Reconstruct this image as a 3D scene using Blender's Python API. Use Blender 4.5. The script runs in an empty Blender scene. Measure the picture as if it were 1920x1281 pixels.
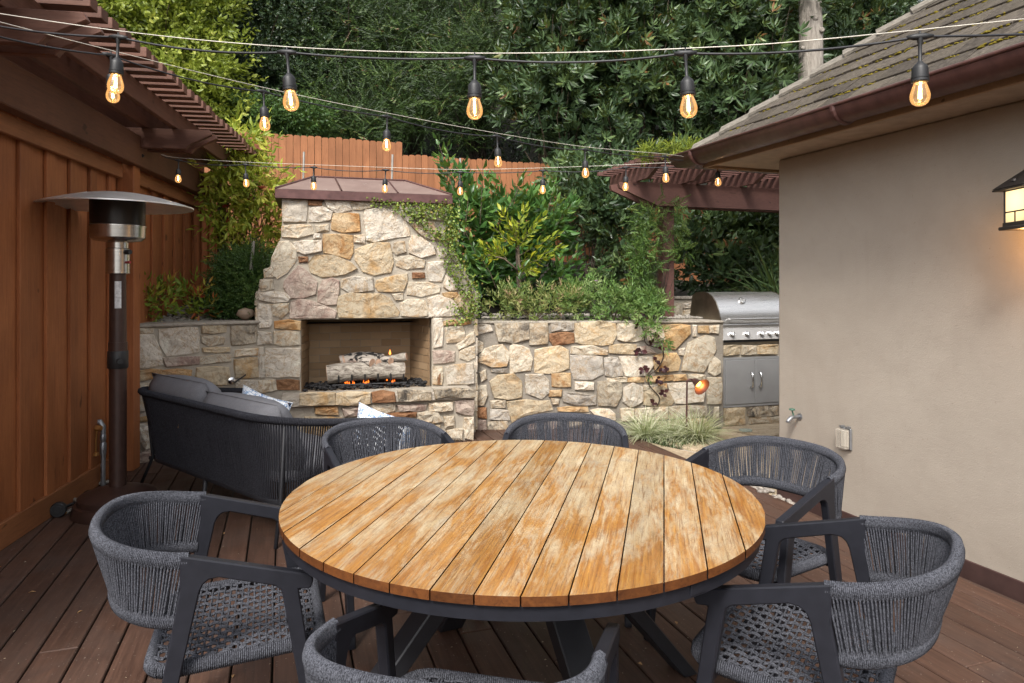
import bpy, bmesh, math, random
import numpy as np
from mathutils import Vector, Matrix, Euler
from mathutils.geometry import tessellate_polygon

random.seed(7)
rng = np.random.default_rng(11)
scene = bpy.context.scene
col = scene.collection
R = math.radians

# ------------------------------------------------------------------ camera, sky, sun, exposure
CAM_H = 1.43
FPX = 1280.0                      # focal length in photo pixels (1920 wide)
cam_d = bpy.data.cameras.new("camera")
cam = bpy.data.objects.new("camera", cam_d)
col.objects.link(cam)
cam.location = (0, 0, CAM_H)
cam.rotation_euler = (R(90), 0, 0)
cam_d.sensor_width = 36
cam_d.lens = 36 * FPX / 1920
cam_d.shift_y = -(640.5 - 535.0) / 1920
cam_d.clip_start = 0.05
cam_d.clip_end = 1500
scene.camera = cam

SUN_EL, SUN_AZ = R(48), R(196)    # azimuth measured clockwise from +Y
world = bpy.data.worlds.new("World")
scene.world = world
world.use_nodes = True
wn = world.node_tree
wn.nodes.clear()
w_out = wn.nodes.new("ShaderNodeOutputWorld")
w_bg = wn.nodes.new("ShaderNodeBackground")
w_hsv = wn.nodes.new("ShaderNodeHueSaturation")
w_sky = wn.nodes.new("ShaderNodeTexSky")
w_sky.sky_type = 'NISHITA'
w_sky.sun_disc = False
w_sky.sun_elevation = SUN_EL
w_sky.sun_rotation = SUN_AZ
w_sky.air_density = 1.0
w_sky.dust_density = 3.0
w_sky.ozone_density = 1.0
w_hsv.inputs['Saturation'].default_value = 0.22      # overcast: a greyer sky
w_bg.inputs['Strength'].default_value = 0.115
wn.links.new(w_sky.outputs[0], w_hsv.inputs['Color'])
wn.links.new(w_hsv.outputs[0], w_bg.inputs['Color'])
wn.links.new(w_bg.outputs[0], w_out.inputs[0])

sun_d = bpy.data.lights.new("sun", 'SUN')
sun_d.energy = 1.5
sun_d.angle = R(15)
sun_d.color = (1.0, 0.95, 0.88)
sun = bpy.data.objects.new("sun", sun_d)
col.objects.link(sun)
sdir = Vector((math.sin(SUN_AZ) * math.cos(SUN_EL), math.cos(SUN_AZ) * math.cos(SUN_EL), math.sin(SUN_EL)))
sun.rotation_euler = sdir.to_track_quat('Z', 'Y').to_euler()
sun.location = (0, -3, 8)

vs = scene.view_settings
vs.view_transform = 'Standard'
vs.look = 'None'
vs.exposure = 1.4
vs.gamma = 1.0
vs.use_curve_mapping = False
scene.cycles.max_bounces = 6
scene.cycles.diffuse_bounces = 3
scene.cycles.glossy_bounces = 3
scene.cycles.transparent_max_bounces = 12
scene.cycles.caustics_reflective = False
scene.cycles.caustics_refractive = False

# ------------------------------------------------------------------ geometry helpers
def ray(px, py):
    return Vector(((px - 960) / FPX, 1.0, -(py - 535) / FPX))
def P(px, py, Y):                 # photo point at a depth
    r = ray(px, py)
    return Vector((r.x * Y, Y, CAM_H + r.z * Y))
def G(px, py, z=0.0):             # photo point on a level plane
    r = ray(px, py)
    t = (z - CAM_H) / r.z
    return Vector((r.x * t, t, z))

class Frame:
    """vertical plane frame: u along, w towards the viewer, z up"""
    def __init__(s, x0, y0, slope):
        a = math.atan(slope)
        s.o = Vector((x0, y0, 0)); s.a = Vector((math.cos(a), math.sin(a), 0)); s.n = Vector((math.sin(a), -math.cos(a), 0)); s.ang = a
    def W(s, u, w, z):
        return s.o + s.a * u + s.n * w + Vector((0, 0, z))
    def uz(s, px, py, w=0.0):
        r = ray(px, py); c = Vector((0, 0, CAM_H))
        p0 = s.o + s.n * w
        t = (p0 - c).dot(s.n) / r.dot(s.n)
        p = c + r * t
        return ((p - s.o).dot(s.a), p.z)
    def M(s, u=0, w=0, z=0):
        m = Matrix((( s.a.x, -s.n.x, 0), (s.a.y, -s.n.y, 0), (0, 0, 1))).to_4x4()
        m.translation = s.W(u, w, z)
        return m

class MB:
    def __init__(s):
        s.v = []; s.f = []; s.m = None
    def pt(s, p):
        p = Vector(p)
        if s.m is not None: p = s.m @ p
        s.v.append(p[:]); return len(s.v) - 1
    def face(s, *ids): s.f.append(tuple(ids))
    def hexa(s, p):               # 8 points: bottom 4 ccw, top 4 ccw
        b = [s.pt(q) for q in p]
        for q in ((3,2,1,0),(4,5,6,7),(0,1,5,4),(1,2,6,5),(2,3,7,6),(3,0,4,7)): s.f.append(tuple(b[i] for i in q))
        return s
    def box(s, x0, x1, y0, y1, z0, z1):
        return s.hexa([(x0,y0,z0),(x1,y0,z0),(x1,y1,z0),(x0,y1,z0),(x0,y0,z1),(x1,y0,z1),(x1,y1,z1),(x0,y1,z1)])
    def fbox(s, F, u0, u1, w0, w1, z0, z1):   # box in a Frame (w0 back, w1 front)
        W = F.W
        return s.hexa([W(u0,w1,z0),W(u1,w1,z0),W(u1,w0,z0),W(u0,w0,z0),W(u0,w1,z1),W(u1,w1,z1),W(u1,w0,z1),W(u0,w0,z1)])
    def prism(s, pts, ext):       # polygon (list of 3D) extruded by a vector
        ext = Vector(ext); n = len(pts)
        a = [s.pt(q) for q in pts]; b = [s.pt(Vector(q) + ext) for q in pts]
        for i in range(n):
            j = (i + 1) % n; s.f.append((a[i], a[j], b[j], b[i]))
        for t in tessellate_polygon([[Vector(q) for q in pts]]):
            s.f.append(tuple(a[i] for i in t)); s.f.append(tuple(b[i] for i in reversed(t)))
        return s
    def tube(s, path, r, n=6, closed=False, cap=True, ell=None):
        path = [Vector(p) for p in path]; k = len(path); rings = []
        up0 = None
        for i, p in enumerate(path):
            if closed: t = path[(i+1) % k] - path[i-1]
            else: t = path[min(i+1, k-1)] - path[max(i-1, 0)]
            if t.length < 1e-9: t = Vector((0,0,1))
            t.normalize()
            if up0 is None:
                up0 = Vector((0,0,1)) if abs(t.z) < .9 else Vector((1,0,0))
            a = up0 - t * up0.dot(t)
            if a.length < 1e-6: a = t.orthogonal()
            a.normalize(); b = t.cross(a); up0 = a
            rr = r[i] if isinstance(r, (list, tuple)) else r
            ea, eb = ell if ell else (1, 1)
            rings.append([s.pt(p + (a * math.cos(2*math.pi*q/n) * ea + b * math.sin(2*math.pi*q/n) * eb) * rr) for q in range(n)])
        for i in range(k if closed else k - 1):
            A = rings[i]; B = rings[(i+1) % k]
            for q in range(n): s.f.append((A[q], A[(q+1) % n], B[(q+1) % n], B[q]))
        if cap and not closed:
            s.f.append(tuple(reversed(rings[0]))); s.f.append(tuple(rings[-1]))
        return s
    def lathe(s, prof, c=(0,0,0), n=24, ax=None):   # prof: (r, z) list
        c = Vector(c); rings = []
        for (r, z) in prof:
            ring = []
            for q in range(n):
                a = 2*math.pi*q/n; p = Vector((r*math.cos(a), r*math.sin(a), z))
                if ax is not None: p = ax @ p
                ring.append(s.pt(c + p))
            rings.append(ring)
        for i in range(len(rings) - 1):
            for q in range(n): s.f.append((rings[i][q], rings[i][(q+1) % n], rings[i+1][(q+1) % n], rings[i+1][q]))
        s.f.append(tuple(reversed(rings[0]))); s.f.append(tuple(rings[-1]))
        return s
    def mesh(s, name, off=None, bevel=0.0, smooth=False, segs=1):
        me = bpy.data.meshes.new(name)
        v = s.v
        if off is not None: v = [(p[0]-off[0], p[1]-off[1], p[2]-off[2]) for p in v]
        me.from_pydata(v, [], s.f)
        if bevel > 0:
            bm = bmesh.new(); bm.from_mesh(me)
            bmesh.ops.recalc_face_normals(bm, faces=bm.faces)
            ed = [e for e in bm.edges if len(e.link_faces) == 2 and e.calc_face_angle(0) > .5]
            bmesh.ops.bevel(bm, geom=ed, offset=bevel, segments=segs, profile=.5, affect='EDGES', clamp_overlap=True)
            bm.to_mesh(me); bm.free()
        else:
            bm = bmesh.new(); bm.from_mesh(me)
            bmesh.ops.recalc_face_normals(bm, faces=bm.faces)
            bm.to_mesh(me); bm.free()
        if smooth:
            me.polygons.foreach_set('use_smooth', [True] * len(me.polygons))
            if smooth != 'all': me.set_sharp_from_angle(angle=R(40))
        me.update()
        return me

def root_loc(o):
    p = Vector((0,0,0))
    while o is not None:
        p += o.location; o = o.parent
    return p
def tag(o, label=None, cat=None, group=None, kind=None):
    if label: o['label'] = label
    if cat: o['category'] = cat
    if group: o['group'] = group
    if kind: o['kind'] = kind
    return o
def thing(name, label, cat, loc=(0,0,0), group=None, rz=0):
    o = bpy.data.objects.new(name, None)
    o.empty_display_size = .1
    o.location = loc; o.rotation_euler = (0, 0, rz)
    col.objects.link(o)
    return tag(o, label, cat, group)
def put(name, me, m, parent=None):
    if m is not None and len(me.materials) == 0: me.materials.append(m)
    o = bpy.data.objects.new(name, me)
    col.objects.link(o)
    if parent: o.parent = parent
    return o
def part(name, mb, m, parent=None, bevel=0.0, smooth=False, local=False, segs=1):
    """MB in world coordinates becomes a child (parents only carry translations unless local=True)"""
    off = None if (local or parent is None) else root_loc(parent)
    return put(name, mb.mesh(name, off, bevel, smooth, segs), m, parent)
def inst(name, me, mw, parent=None, m=None):
    """object sharing mesh data, placed by a world matrix"""
    if m is not None and len(me.materials) == 0: me.materials.append(m)
    o = bpy.data.objects.new(name, me)
    col.objects.link(o)
    mw = mw.copy()
    if parent:
        o.parent = parent; mw.translation = mw.translation - root_loc(parent)
    o.matrix_local = mw
    return o
def copy_tree(o, parent=None):
    c = o.copy(); col.objects.link(c); c.parent = parent
    for ch in list(o.children): copy_tree(ch, c)
    return c

# ------------------------------------------------------------------ material helpers
class N:
    def __init__(s, name):
        s.m = bpy.data.materials.new(name); s.m.use_nodes = True
        s.t = s.m.node_tree; s.b = s.t.nodes['Principled BSDF']
        s.out = s.t.nodes['Material Output']
    def n(s, typ, **kw):
        x = s.t.nodes.new(typ)
        for k, v in kw.items(): setattr(x, k, v)
        return x
    def l(s, a, b): s.t.links.new(a, b)
    def coord(s, scale=(1,1,1), rnd=0.0, kind='Object', rot=(0,0,0)):
        tc = s.n('ShaderNodeTexCoord'); mp = s.n('ShaderNodeMapping')
        mp.inputs['Scale'].default_value = scale; mp.inputs['Rotation'].default_value = rot
        src = tc.outputs[kind]
        if rnd:
            oi = s.n('ShaderNodeObjectInfo'); mul = s.n('ShaderNodeMath', operation='MULTIPLY'); mul.inputs[1].default_value = rnd
            s.l(oi.outputs['Random'], mul.inputs[0])
            ad = s.n('ShaderNodeVectorMath', operation='ADD')
            s.l(src, ad.inputs[0]); s.l(mul.outputs[0], ad.inputs[1]); src = ad.outputs[0]
        s.l(src, mp.inputs['Vector'])
        return mp.outputs[0]
    def noise(s, vec, scale=5, detail=4, rough=.55, dist=0.0):
        x = s.n('ShaderNodeTexNoise'); x.inputs['Scale'].default_value = scale; x.inputs['Detail'].default_value = detail
        x.inputs['Roughness'].default_value = rough; x.inputs['Distortion'].default_value = dist
        s.l(vec, x.inputs['Vector']); return x.outputs['Fac']
    def ramp(s, fac, stops, interp='LINEAR'):
        x = s.n('ShaderNodeValToRGB'); cr = x.color_ramp; cr.interpolation = interp
        while len(cr.elements) < len(stops): cr.elements.new(.5)
        for e, (p, c) in zip(cr.elements, stops):
            e.position = p
            e.color = (c, c, c, 1) if isinstance(c, (int, float)) else (c[0], c[1], c[2], 1)
        s.l(fac, x.inputs['Fac']); return x.outputs['Color']
    def mix(s, fac, a, b, blend='MIX'):
        x = s.n('ShaderNodeMix', data_type='RGBA', blend_type=blend)
        for sock, v in ((x.inputs[0], fac), (x.inputs[6], a), (x.inputs[7], b)):
            if isinstance(v, (int, float)): sock.default_value = v
            elif isinstance(v, tuple): sock.default_value = (v[0], v[1], v[2], 1)
            else: s.l(v, sock)
        return x.outputs[2]
    def rnd(s): return s.n('ShaderNodeObjectInfo').outputs['Random']
    def attr(s, name):
        return s.n('ShaderNodeAttribute', attribute_name=name).outputs['Fac']
    def math(s, op, a, b=0.0):
        x = s.n('ShaderNodeMath', operation=op)
        for sock, v in ((x.inputs[0], a), (x.inputs[1], b)):
            if isinstance(v, (int, float)): sock.default_value = v
            else: s.l(v, sock)
        return x.outputs[0]
    def base(s, c):
        if isinstance(c, tuple): s.b.inputs['Base Color'].default_value = (c[0], c[1], c[2], 1)
        else: s.l(c, s.b.inputs['Base Color'])
    def set(s, rough=None, metal=None, spec=None):
        for k, v in (('Roughness', rough), ('Metallic', metal), ('Specular IOR Level', spec)):
            if v is None: continue
            if isinstance(v, (int, float)): s.b.inputs[k].default_value = v
            else: s.l(v, s.b.inputs[k])
    def bump(s, h, strength=.3, dist=.01, prev=None):
        x = s.n('ShaderNodeBump'); x.inputs['Strength'].default_value = strength; x.inputs['Distance'].default_value = dist
        s.l(h, x.inputs['Height'])
        if prev is not None: s.l(prev, x.inputs['Normal'])
        s.l(x.outputs[0], s.b.inputs['Normal']); return x.outputs[0]

def simple(name, c, rough=.6, metal=0.0, var=.15, scale=12, bump=0.0, spec=.5, rnd=3.0):
    n = N(name); v = n.coord(rnd=rnd)
    f = n.noise(v, scale, 4)
    lo = tuple(x * (1 - var) for x in c); hi = tuple(min(1, x * (1 + var)) for x in c)
    n.base(n.ramp(f, [(.3, lo), (.7, hi)])); n.set(rough, metal, spec)
    if bump: n.bump(n.noise(v, scale * 6, 3), bump, .004)
    return n.m

def wood(name, c1, c2, axis=1, rough=.6, stretch=14, scale=5, var=.22, bump=.15):
    """painted / stained timber with grain along an axis of the piece"""
    n = N(name)
    sc = [stretch] * 3; sc[axis] = 1.0
    v = n.coord(tuple(sc), rnd=7.0); vb = n.coord((1,1,1), rnd=5.0)
    sk = [5.0] * 3; sk[axis] = 1.6; vk = n.coord(tuple(sk), rnd=11.0)
    g = n.noise(v, scale, 6, .6, .6); bl = n.noise(vb, 2.2, 4)
    c = n.mix(n.ramp(g, [(.28, 0), (.74, 1)]), c1, c2)
    c = n.mix(n.ramp(bl, [(.40, 0), (.75, .6)]), c, tuple(x * .60 for x in c1))
    c = n.mix(n.ramp(n.noise(v, scale * 3.2, 4, .7), [(.56, 0), (.66, .45)]), c, tuple(x * .5 for x in c1))
    c = n.mix(n.ramp(n.noise(vk, 2.6, 2, .4, .3), [(.72, 0), (.755, .8)]), c, tuple(x * .28 for x in c1))
    r = n.rnd()
    hs = n.n('ShaderNodeHueSaturation'); n.l(c, hs.inputs['Color'])
    mr = n.n('ShaderNodeMapRange'); mr.inputs['To Min'].default_value = 1 - var; mr.inputs['To Max'].default_value = 1 + var
    n.l(r, mr.inputs['Value']); n.l(mr.outputs[0], hs.inputs['Value'])
    n.base(hs.outputs[0]); n.set(rough, 0, .35)
    n.bump(g, bump, .004)
    return n.m

def stone_mat(name, c1, c2, stain, dark=.0, stain_lo=.52):
    n = N(name); v = n.coord(rnd=23.0)
    a = n.noise(v, 4.5, 5, .6, .4); b = n.noise(v, 14, 6, .65, 1.2); s = n.noise(v, 3.2, 4, .6, 1.5)
    c = n.mix(n.ramp(a, [(.3, 0), (.7, 1)]), c1, c2)
    c = n.mix(n.ramp(s, [(stain_lo, 0), (stain_lo + .16, .85)]), c, stain)
    c = n.mix(n.ramp(b, [(.28, .75), (.44, 0)]), c, tuple(x * .42 for x in c2))
    vn = n.noise(v, 3.4, 6, .7, 2.6)
    c = n.mix(n.ramp(vn, [(.455, 0), (.485, .75), (.50, .2), (.53, 0)]), c, tuple(x * .75 for x in stain))
    c = n.mix(n.ramp(n.noise(v, 6.5, 5, .65, 1.0), [(.56, 0), (.68, .55)]), c, tuple(min(.74, x * 1.28) for x in c1))
    if dark:
        d = n.noise(v, 9, 6, .75, .8); d2 = n.noise(v, 2.0, 2)
        f = n.math('MULTIPLY', n.ramp(d, [(.45, 0), (.6, 1)]), n.ramp(d2, [(.35, 0), (.6, dark)]))
        c = n.mix(f, c, (.055, .048, .042))
    hs = n.n('ShaderNodeHueSaturation'); n.l(c, hs.inputs['Color'])
    mr = n.n('ShaderNodeMapRange'); mr.inputs['To Min'].default_value = .82; mr.inputs['To Max'].default_value = 1.15
    n.l(n.rnd(), mr.inputs['Value']); n.l(mr.outputs[0], hs.inputs['Value'])
    n.base(hs.outputs[0]); n.set(.85, 0, .25)
    h1 = n.noise(v, 22, 8, .7, .8)
    p = n.bump(h1, .75, .02)
    n.bump(n.noise(v, 7, 3, .5, 1.5), .6, .03, p)
    return n.m

def leaf_mat(name, stops, rough=.42, trans=.25, spec=.5):
    n = N(name)
    c = n.ramp(n.attr('rnd'), stops)
    n.base(c); n.set(rough, 0, spec * .8)
    if trans:
        tr = n.n('ShaderNodeBsdfTranslucent'); mx = n.n('ShaderNodeMixShader'); mx.inputs[0].default_value = trans
        br = n.mix(.5, c, (.25, .3, .03)) ; n.l(br, tr.inputs['Color'])
        n.l(n.b.outputs[0], mx.inputs[1]); n.l(tr.outputs[0], mx.inputs[2]); n.l(mx.outputs[0], n.out.inputs['Surface'])
    return n.m

def emit_mat(name, c, strength, sample=False):
    n = N(name); n.base((.02,.02,.02))
    n.b.inputs['Emission Color'].default_value = (c[0], c[1], c[2], 1); n.b.inputs['Emission Strength'].default_value = strength
    if not sample: n.m.cycles.emission_sampling = 'NONE'
    return n.m
# ------------------------------------------------------------------ materials
M = {}
def stucco_m():
    n = N('stucco'); v = n.coord((1, 1, 1)); vt = n.coord((1.0, 1.0, 2.6), rot=(0, .35, .3)); vd = n.coord((5, 5, .7))
    c = n.mix(n.ramp(n.noise(v, 1.3, 5, .6, .6), [(.28, 0), (.72, 1)]), (.340, .292, .242), (.405, .354, .297))
    c = n.mix(n.ramp(n.noise(v, 9, 4, .7), [(.45, 0), (.75, .22)]), c, (.31, .263, .215))
    c = n.mix(n.ramp(n.noise(vd, 1.6, 4, .6, .3), [(.60, 0), (.74, .12)]), c, (.26, .215, .175))
    c = n.mix(n.ramp(n.noise(v, 70, 2, .5), [(.735, 0), (.76, .5)]), c, (.18, .14, .11))
    n.base(c); n.set(.92, 0, .15)
    p = n.bump(n.noise(v, 2.2, 3, .5, .4), .16, .05)
    p = n.bump(n.noise(vt, 15, 6, .66, .5), .10, .010, p)
    n.bump(n.noise(v, 150, 4, .7), .55, .003, p)
    return n.m
M['stucco'] = stucco_m()
M['fascia'] = wood('fascia_paint', (.33, .225, .14), (.40, .28, .18), 0, .6, var=.05)
M['soffit'] = simple('soffit_paint', (.42, .34, .27), .8)
M['flash'] = simple('base_flashing', (.075, .04, .035), .6, .3)
M['copper'] = (lambda n: (n.base(n.mix(n.ramp(n.noise(n.coord((3, 3, 1)), 5, 5), [(.3, 0), (.7, 1)]), (.066, .028, .024), (.12, .054, .044))), n.set(n.ramp(n.noise(n.coord(), 12, 4), [(.3, .34), (.7, .52)]), .25, .5), n.m)[-1])(N('brown_gutter_metal'))
def shingle_m():
    n = N('shingle'); v = n.coord(rnd=9.0)
    c = n.mix(n.ramp(n.noise(v, 45, 5, .75), [(.32, 0), (.68, 1)]), (.034, .028, .023), (.125, .106, .087))
    c = n.mix(n.ramp(n.noise(v, 3, 3), [(.4, 0), (.75, .5)]), c, (.10, .085, .06))
    hs = n.n('ShaderNodeHueSaturation'); n.l(c, hs.inputs['Color'])
    mr = n.n('ShaderNodeMapRange'); mr.inputs['To Min'].default_value = .72; mr.inputs['To Max'].default_value = 1.2
    n.l(n.rnd(), mr.inputs['Value']); n.l(mr.outputs[0], hs.inputs['Value']); n.base(hs.outputs[0]); n.set(.95, 0, .15)
    n.bump(n.noise(v, 90, 4, .7), .5, .006); return n.m
M['shingle'] = shingle_m()
M['moss'] = simple('moss', (.135, .105, .014), .95, var=.5, scale=60, bump=.5, spec=.1)
M['wall_wood'] = wood('redwood_boards', (.30, .098, .034), (.425, .155, .055), 2, .6, 16, 4, .13, .25)
M['trim_wood'] = wood('redwood_trim', (.25, .094, .037), (.35, .14, .055), 1, .6, 16, 4, .08, .2)
M['pergola'] = wood('pergola_stain', (.115, .050, .033), (.185, .085, .057), 1, .6, 14, 5, .15, .2)
M['pergola_x'] = wood('pergola_stain_x', (.115, .050, .033), (.185, .085, .057), 0, .6, 14, 5, .15, .2)
M['beam_l'] = wood('pergola_beam_stain', (.115, .047, .025), (.175, .075, .040), 1, .6, 14, 5, .1, .2)
M['fence'] = wood('fence_stain', (.27, .105, .043), (.355, .150, .064), 2, .7, 12, 3, .12, .15)
M['deck'] = None
def deck_m():
    n = N('deck_boards'); v = n.coord((16, .9, 16), rnd=31.0); w = n.coord((1, 1, 1), rnd=17.0)
    c = n.mix(n.ramp(n.noise(v, 4, 6, .6, .4), [(.3, 0), (.7, 1)]), (.050, .026, .018), (.094, .050, .034))
    c = n.mix(n.ramp(n.noise(w, 2.3, 5, .65, .5), [(.42, 0), (.75, .55)]), c, (.070, .055, .048))
    c = n.mix(n.ramp(n.noise(w, 3.1, 4, .6, .9), [(.58, 0), (.75, .5)]), c, (.035, .021, .018))
    sp = n.ramp(n.noise(w, 85, 2, .5), [(.70, 0), (.74, .55)])
    c = n.mix(sp, c, (.30, .26, .22))
    sc = n.ramp(n.noise(n.coord((9, 30, 9), rnd=3.0, rot=(0, 0, .6)), 2.2, 5, .7), [(.62, 0), (.72, .22)])
    c = n.mix(sc, c, (.22, .18, .15))
    hs = n.n('ShaderNodeHueSaturation'); n.l(c, hs.inputs['Color'])
    mr = n.n('ShaderNodeMapRange'); mr.inputs['To Min'].default_value = .85; mr.inputs['To Max'].default_value = 1.25
    n.l(n.rnd(), mr.inputs['Value']); n.l(mr.outputs[0], hs.inputs['Value']); n.base(hs.outputs[0])
    n.set(n.ramp(n.noise(w, 5, 4), [(.3, .48), (.7, .7)]), 0, .28)
    n.bump(n.noise(v, 6, 5), .12, .004); return n.m
M['deck'] = deck_m()
M['flag'] = stone_mat('flagstone', (.46, .365, .25), (.56, .46, .33), (.36, .27, .17))
M['mortar'] = (lambda n: (n.base(n.mix(n.ramp(n.noise(n.coord(), 7, 5), [(.3, 0), (.7, 1)]), (.33, .29, .235), (.46, .41, .335))), n.set(.95, 0, .1), n.bump(n.noise(n.coord(), 60, 5, .7), .6, .012), n.m)[-1])(N('mortar'))
M['mortar2'] = (lambda n: (n.base(n.mix(n.ramp(n.noise(n.coord(), 7, 5), [(.3, 0), (.7, 1)]), (.19, .168, .14), (.31, .278, .235))), n.set(.95, 0, .1), n.bump(n.noise(n.coord(), 60, 5, .7), .7, .012), n.m)[-1])(N('shaded_grey_mortar'))  # grey mortar, its colour darkened further for the shadow in the joints
M['soil'] = simple('soil', (.05, .034, .022), .95, var=.4, bump=.6)
M['gravel'] = simple('gravel', (.33, .30, .26), .85, var=.35, scale=3, rnd=0)
M['pebble'] = simple('pebble', (.27, .24, .21), .55, var=.5, scale=3)
M['boulder'] = simple('boulder', (.26, .19, .135), .8, var=.25, scale=9, bump=.3)
SM = {'w': stone_mat('stone_white', (.62, .565, .485), (.52, .455, .37), (.45, .29, .14), 0, .57),
      'c': stone_mat('stone_cream', (.59, .53, .425), (.49, .42, .32), (.43, .24, .09), .12, .54),
      't': stone_mat('stone_tan', (.53, .445, .32), (.45, .365, .25), (.45, .27, .11), .05, .53),
      'o': stone_mat('stone_ochre', (.46, .29, .13), (.55, .43, .28), (.36, .165, .05), 0, .47),
      'p': stone_mat('stone_pinkish', (.40, .315, .265), (.50, .42, .34), (.25, .15, .12), .2, .5),
      'g': stone_mat('stone_grey', (.45, .415, .365), (.36, .32, .275), (.36, .24, .12), .35, .6),
      'd': stone_mat('stone_lichen', (.49, .43, .335), (.38, .32, .245), (.36, .22, .09), 1.0, .6),
      'r': stone_mat('stone_rust', (.24, .115, .055), (.34, .19, .10), (.18, .075, .035), .3, .5)}
M['cap'] = stone_mat('wall_cap_mortar', (.36, .32, .27), (.44, .39, .32), (.30, .26, .20), .15, .6)
M['brick'] = (lambda n: (n.base(n.mix(n.ramp(n.rnd(), [(0, 0), (1, 1)]), (.26, .17, .095), (.34, .235, .14))), n.set(.85, 0, .2), n.bump(n.noise(n.coord(rnd=5.), 40, 4), .3, .005), n.m)[-1])(N('fire_brick'))
M['brickmortar'] = simple('fire_mortar', (.26, .205, .15), .9)
M['roofcopper'] = (lambda n: (n.base(n.mix(n.ramp(n.noise(n.coord(), 28, 3, .6), [(.66, 0), (.72, .7)]), n.mix(n.ramp(n.noise(n.coord(), 5, 5), [(.3, 0), (.7, 1)]), (.19, .125, .105), (.27, .19, .16)), (.42, .38, .33))), n.set(.55, .25, .4), n.m)[-1])(N('cap_copper'))
M['fasciacopper'] = simple('cap_copper_edge', (.12, .06, .055), .42, .5, .3)
# furniture
M['chairmetal'] = simple('charcoal_aluminium', (.0145, .0152, .0205), .45, 0, .15, 30, 0, .3)
M['darkmetal'] = simple('charcoal_steel', (.016, .0165, .020), .5, 0, .15, 20, 0, .35)
def rope_m(name, a, b, sc=260):
    n = N(name); v = n.coord()
    c = n.mix(n.ramp(n.noise(v, sc, 3, .7), [(.36, 0), (.64, 1)]), a, b)
    c = n.mix(n.ramp(n.noise(v, 9, 3), [(.35, 0), (.8, .25)]), c, tuple(x * .6 for x in a))
    n.base(c); n.set(.9, 0, .2); n.bump(n.noise(v, sc * 1.3, 2, .6), .5, .002); return n.m
M['rope'] = rope_m('grey_rope', (.019, .020, .025), (.108, .112, .132))
M['ropedark'] = rope_m('charcoal_rope', (.013, .013, .017), (.050, .051, .062), 200)
M['cushion'] = rope_m('grey_cushion_fabric', (.125, .125, .137), (.205, .205, .222), 340)
def table_m():
    n = N('weathered_teak')
    fine = n.coord((70, 2.2, 60), rnd=29.0); mid = n.coord((16, 1.6, 11), rnd=41.0); blob = n.coord((7.5, 1.5, 3), rnd=13.0); b2 = n.coord((9, 3.2, 5), rnd=5.0); loc = n.coord((2.2, 1.7, 1), rnd=.35)
    pale = n.mix(n.ramp(n.noise(mid, 2.6, 6, .65, .5), [(.3, 0), (.7, 1)]), (.36, .255, .135), (.51, .415, .275))
    pale = n.mix(n.ramp(n.noise(b2, 1.3, 6, .65, 1.2), [(.47, 0), (.64, .8)]), pale, (.355, .295, .21))
    orange = n.mix(n.ramp(n.noise(fine, 2.0, 5, .6), [(.3, 0), (.7, 1)]), (.235, .082, .014), (.42, .205, .045))
    f1 = n.noise(blob, 1.7, 7, .70, 1.4); f2 = n.noise(n.coord((34, 3.4, 30), rnd=19.0), 1.6, 8, .78, .6); f3 = n.noise(loc, 1.4, 3, .5, .5)
    s = n.math('ADD', n.math('ADD', n.math('MULTIPLY', f1, .64), n.math('MULTIPLY', f2, .40)), n.math('MULTIPLY', f3, .30))
    sx = n.n('ShaderNodeSeparateXYZ'); n.l(n.coord(), sx.inputs[0])
    rim = n.n('ShaderNodeMapRange'); rim.inputs['From Min'].default_value = .1; rim.inputs['From Max'].default_value = -.72; rim.inputs['To Max'].default_value = .085; n.l(sx.outputs['Y'], rim.inputs['Value'])
    rim2 = n.n('ShaderNodeMapRange'); rim2.inputs['From Min'].default_value = .45; rim2.inputs['From Max'].default_value = .72; rim2.inputs['To Max'].default_value = .07; n.l(sx.outputs['X'], rim2.inputs['Value'])
    s = n.math('ADD', n.math('ADD', s, rim.outputs[0]), rim2.outputs[0])
    mask = n.ramp(s, [(.60, 0), (.685, .42), (.745, .85), (.85, 1)])
    c = n.mix(mask, pale, orange)
    c = n.mix(n.ramp(n.noise(fine, 2.6, 5, .7), [(.36, .75), (.46, 0)]), c, (.17, .085, .034))
    c = n.mix(n.ramp(n.noise(b2, 1.9, 7, .72, 2.6), [(.482, 0), (.497, .75), (.508, 0)]), c, (.12, .065, .03))
    c = n.mix(n.ramp(n.noise(b2, 3.6, 3, .6, .6), [(.74, 0), (.79, .75)]), c, (.13, .05, .018))
    hs = n.n('ShaderNodeHueSaturation'); n.l(c, hs.inputs['Color'])
    mr = n.n('ShaderNodeMapRange'); mr.inputs['To Min'].default_value = .84; mr.inputs['To Max'].default_value = 1.08
    n.l(n.rnd(), mr.inputs['Value']); n.l(mr.outputs[0], hs.inputs['Value'])
    n.base(hs.outputs[0]); n.set(n.ramp(s, [(.5, .62), (.75, .40)]), 0, .3)
    n.bump(n.noise(fine, 2.5, 5), .22, .003); return n.m
M['teak'] = table_m()
M['teakedge'] = wood('oiled_teak_edge', (.065, .021, .007), (.155, .055, .015), 1, .42, 10, 5, .2, .1)
M['hbrown'] = simple('heater_bronze_paint', (.05, .026, .02), .42, .2, .15, 25)
M['steel'] = (lambda n: (n.base(n.ramp(n.noise(n.coord((1, 1, 40)), 6, 4), [(.3, (.66, .645, .62)), (.7, (.78, .765, .74))])), n.set(n.ramp(n.noise(n.coord((1, 1, 60)), 5, 4), [(.3, .24), (.7, .36)]), .92, .5), n.m)[-1])(N('brushed_steel'))
M['alu'] = simple('dull_aluminium', (.78, .77, .75), .38, .7, .08)
M['steeldoor'] = simple('door_steel', (.36, .36, .365), .38, .35, .06, 5)
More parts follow.
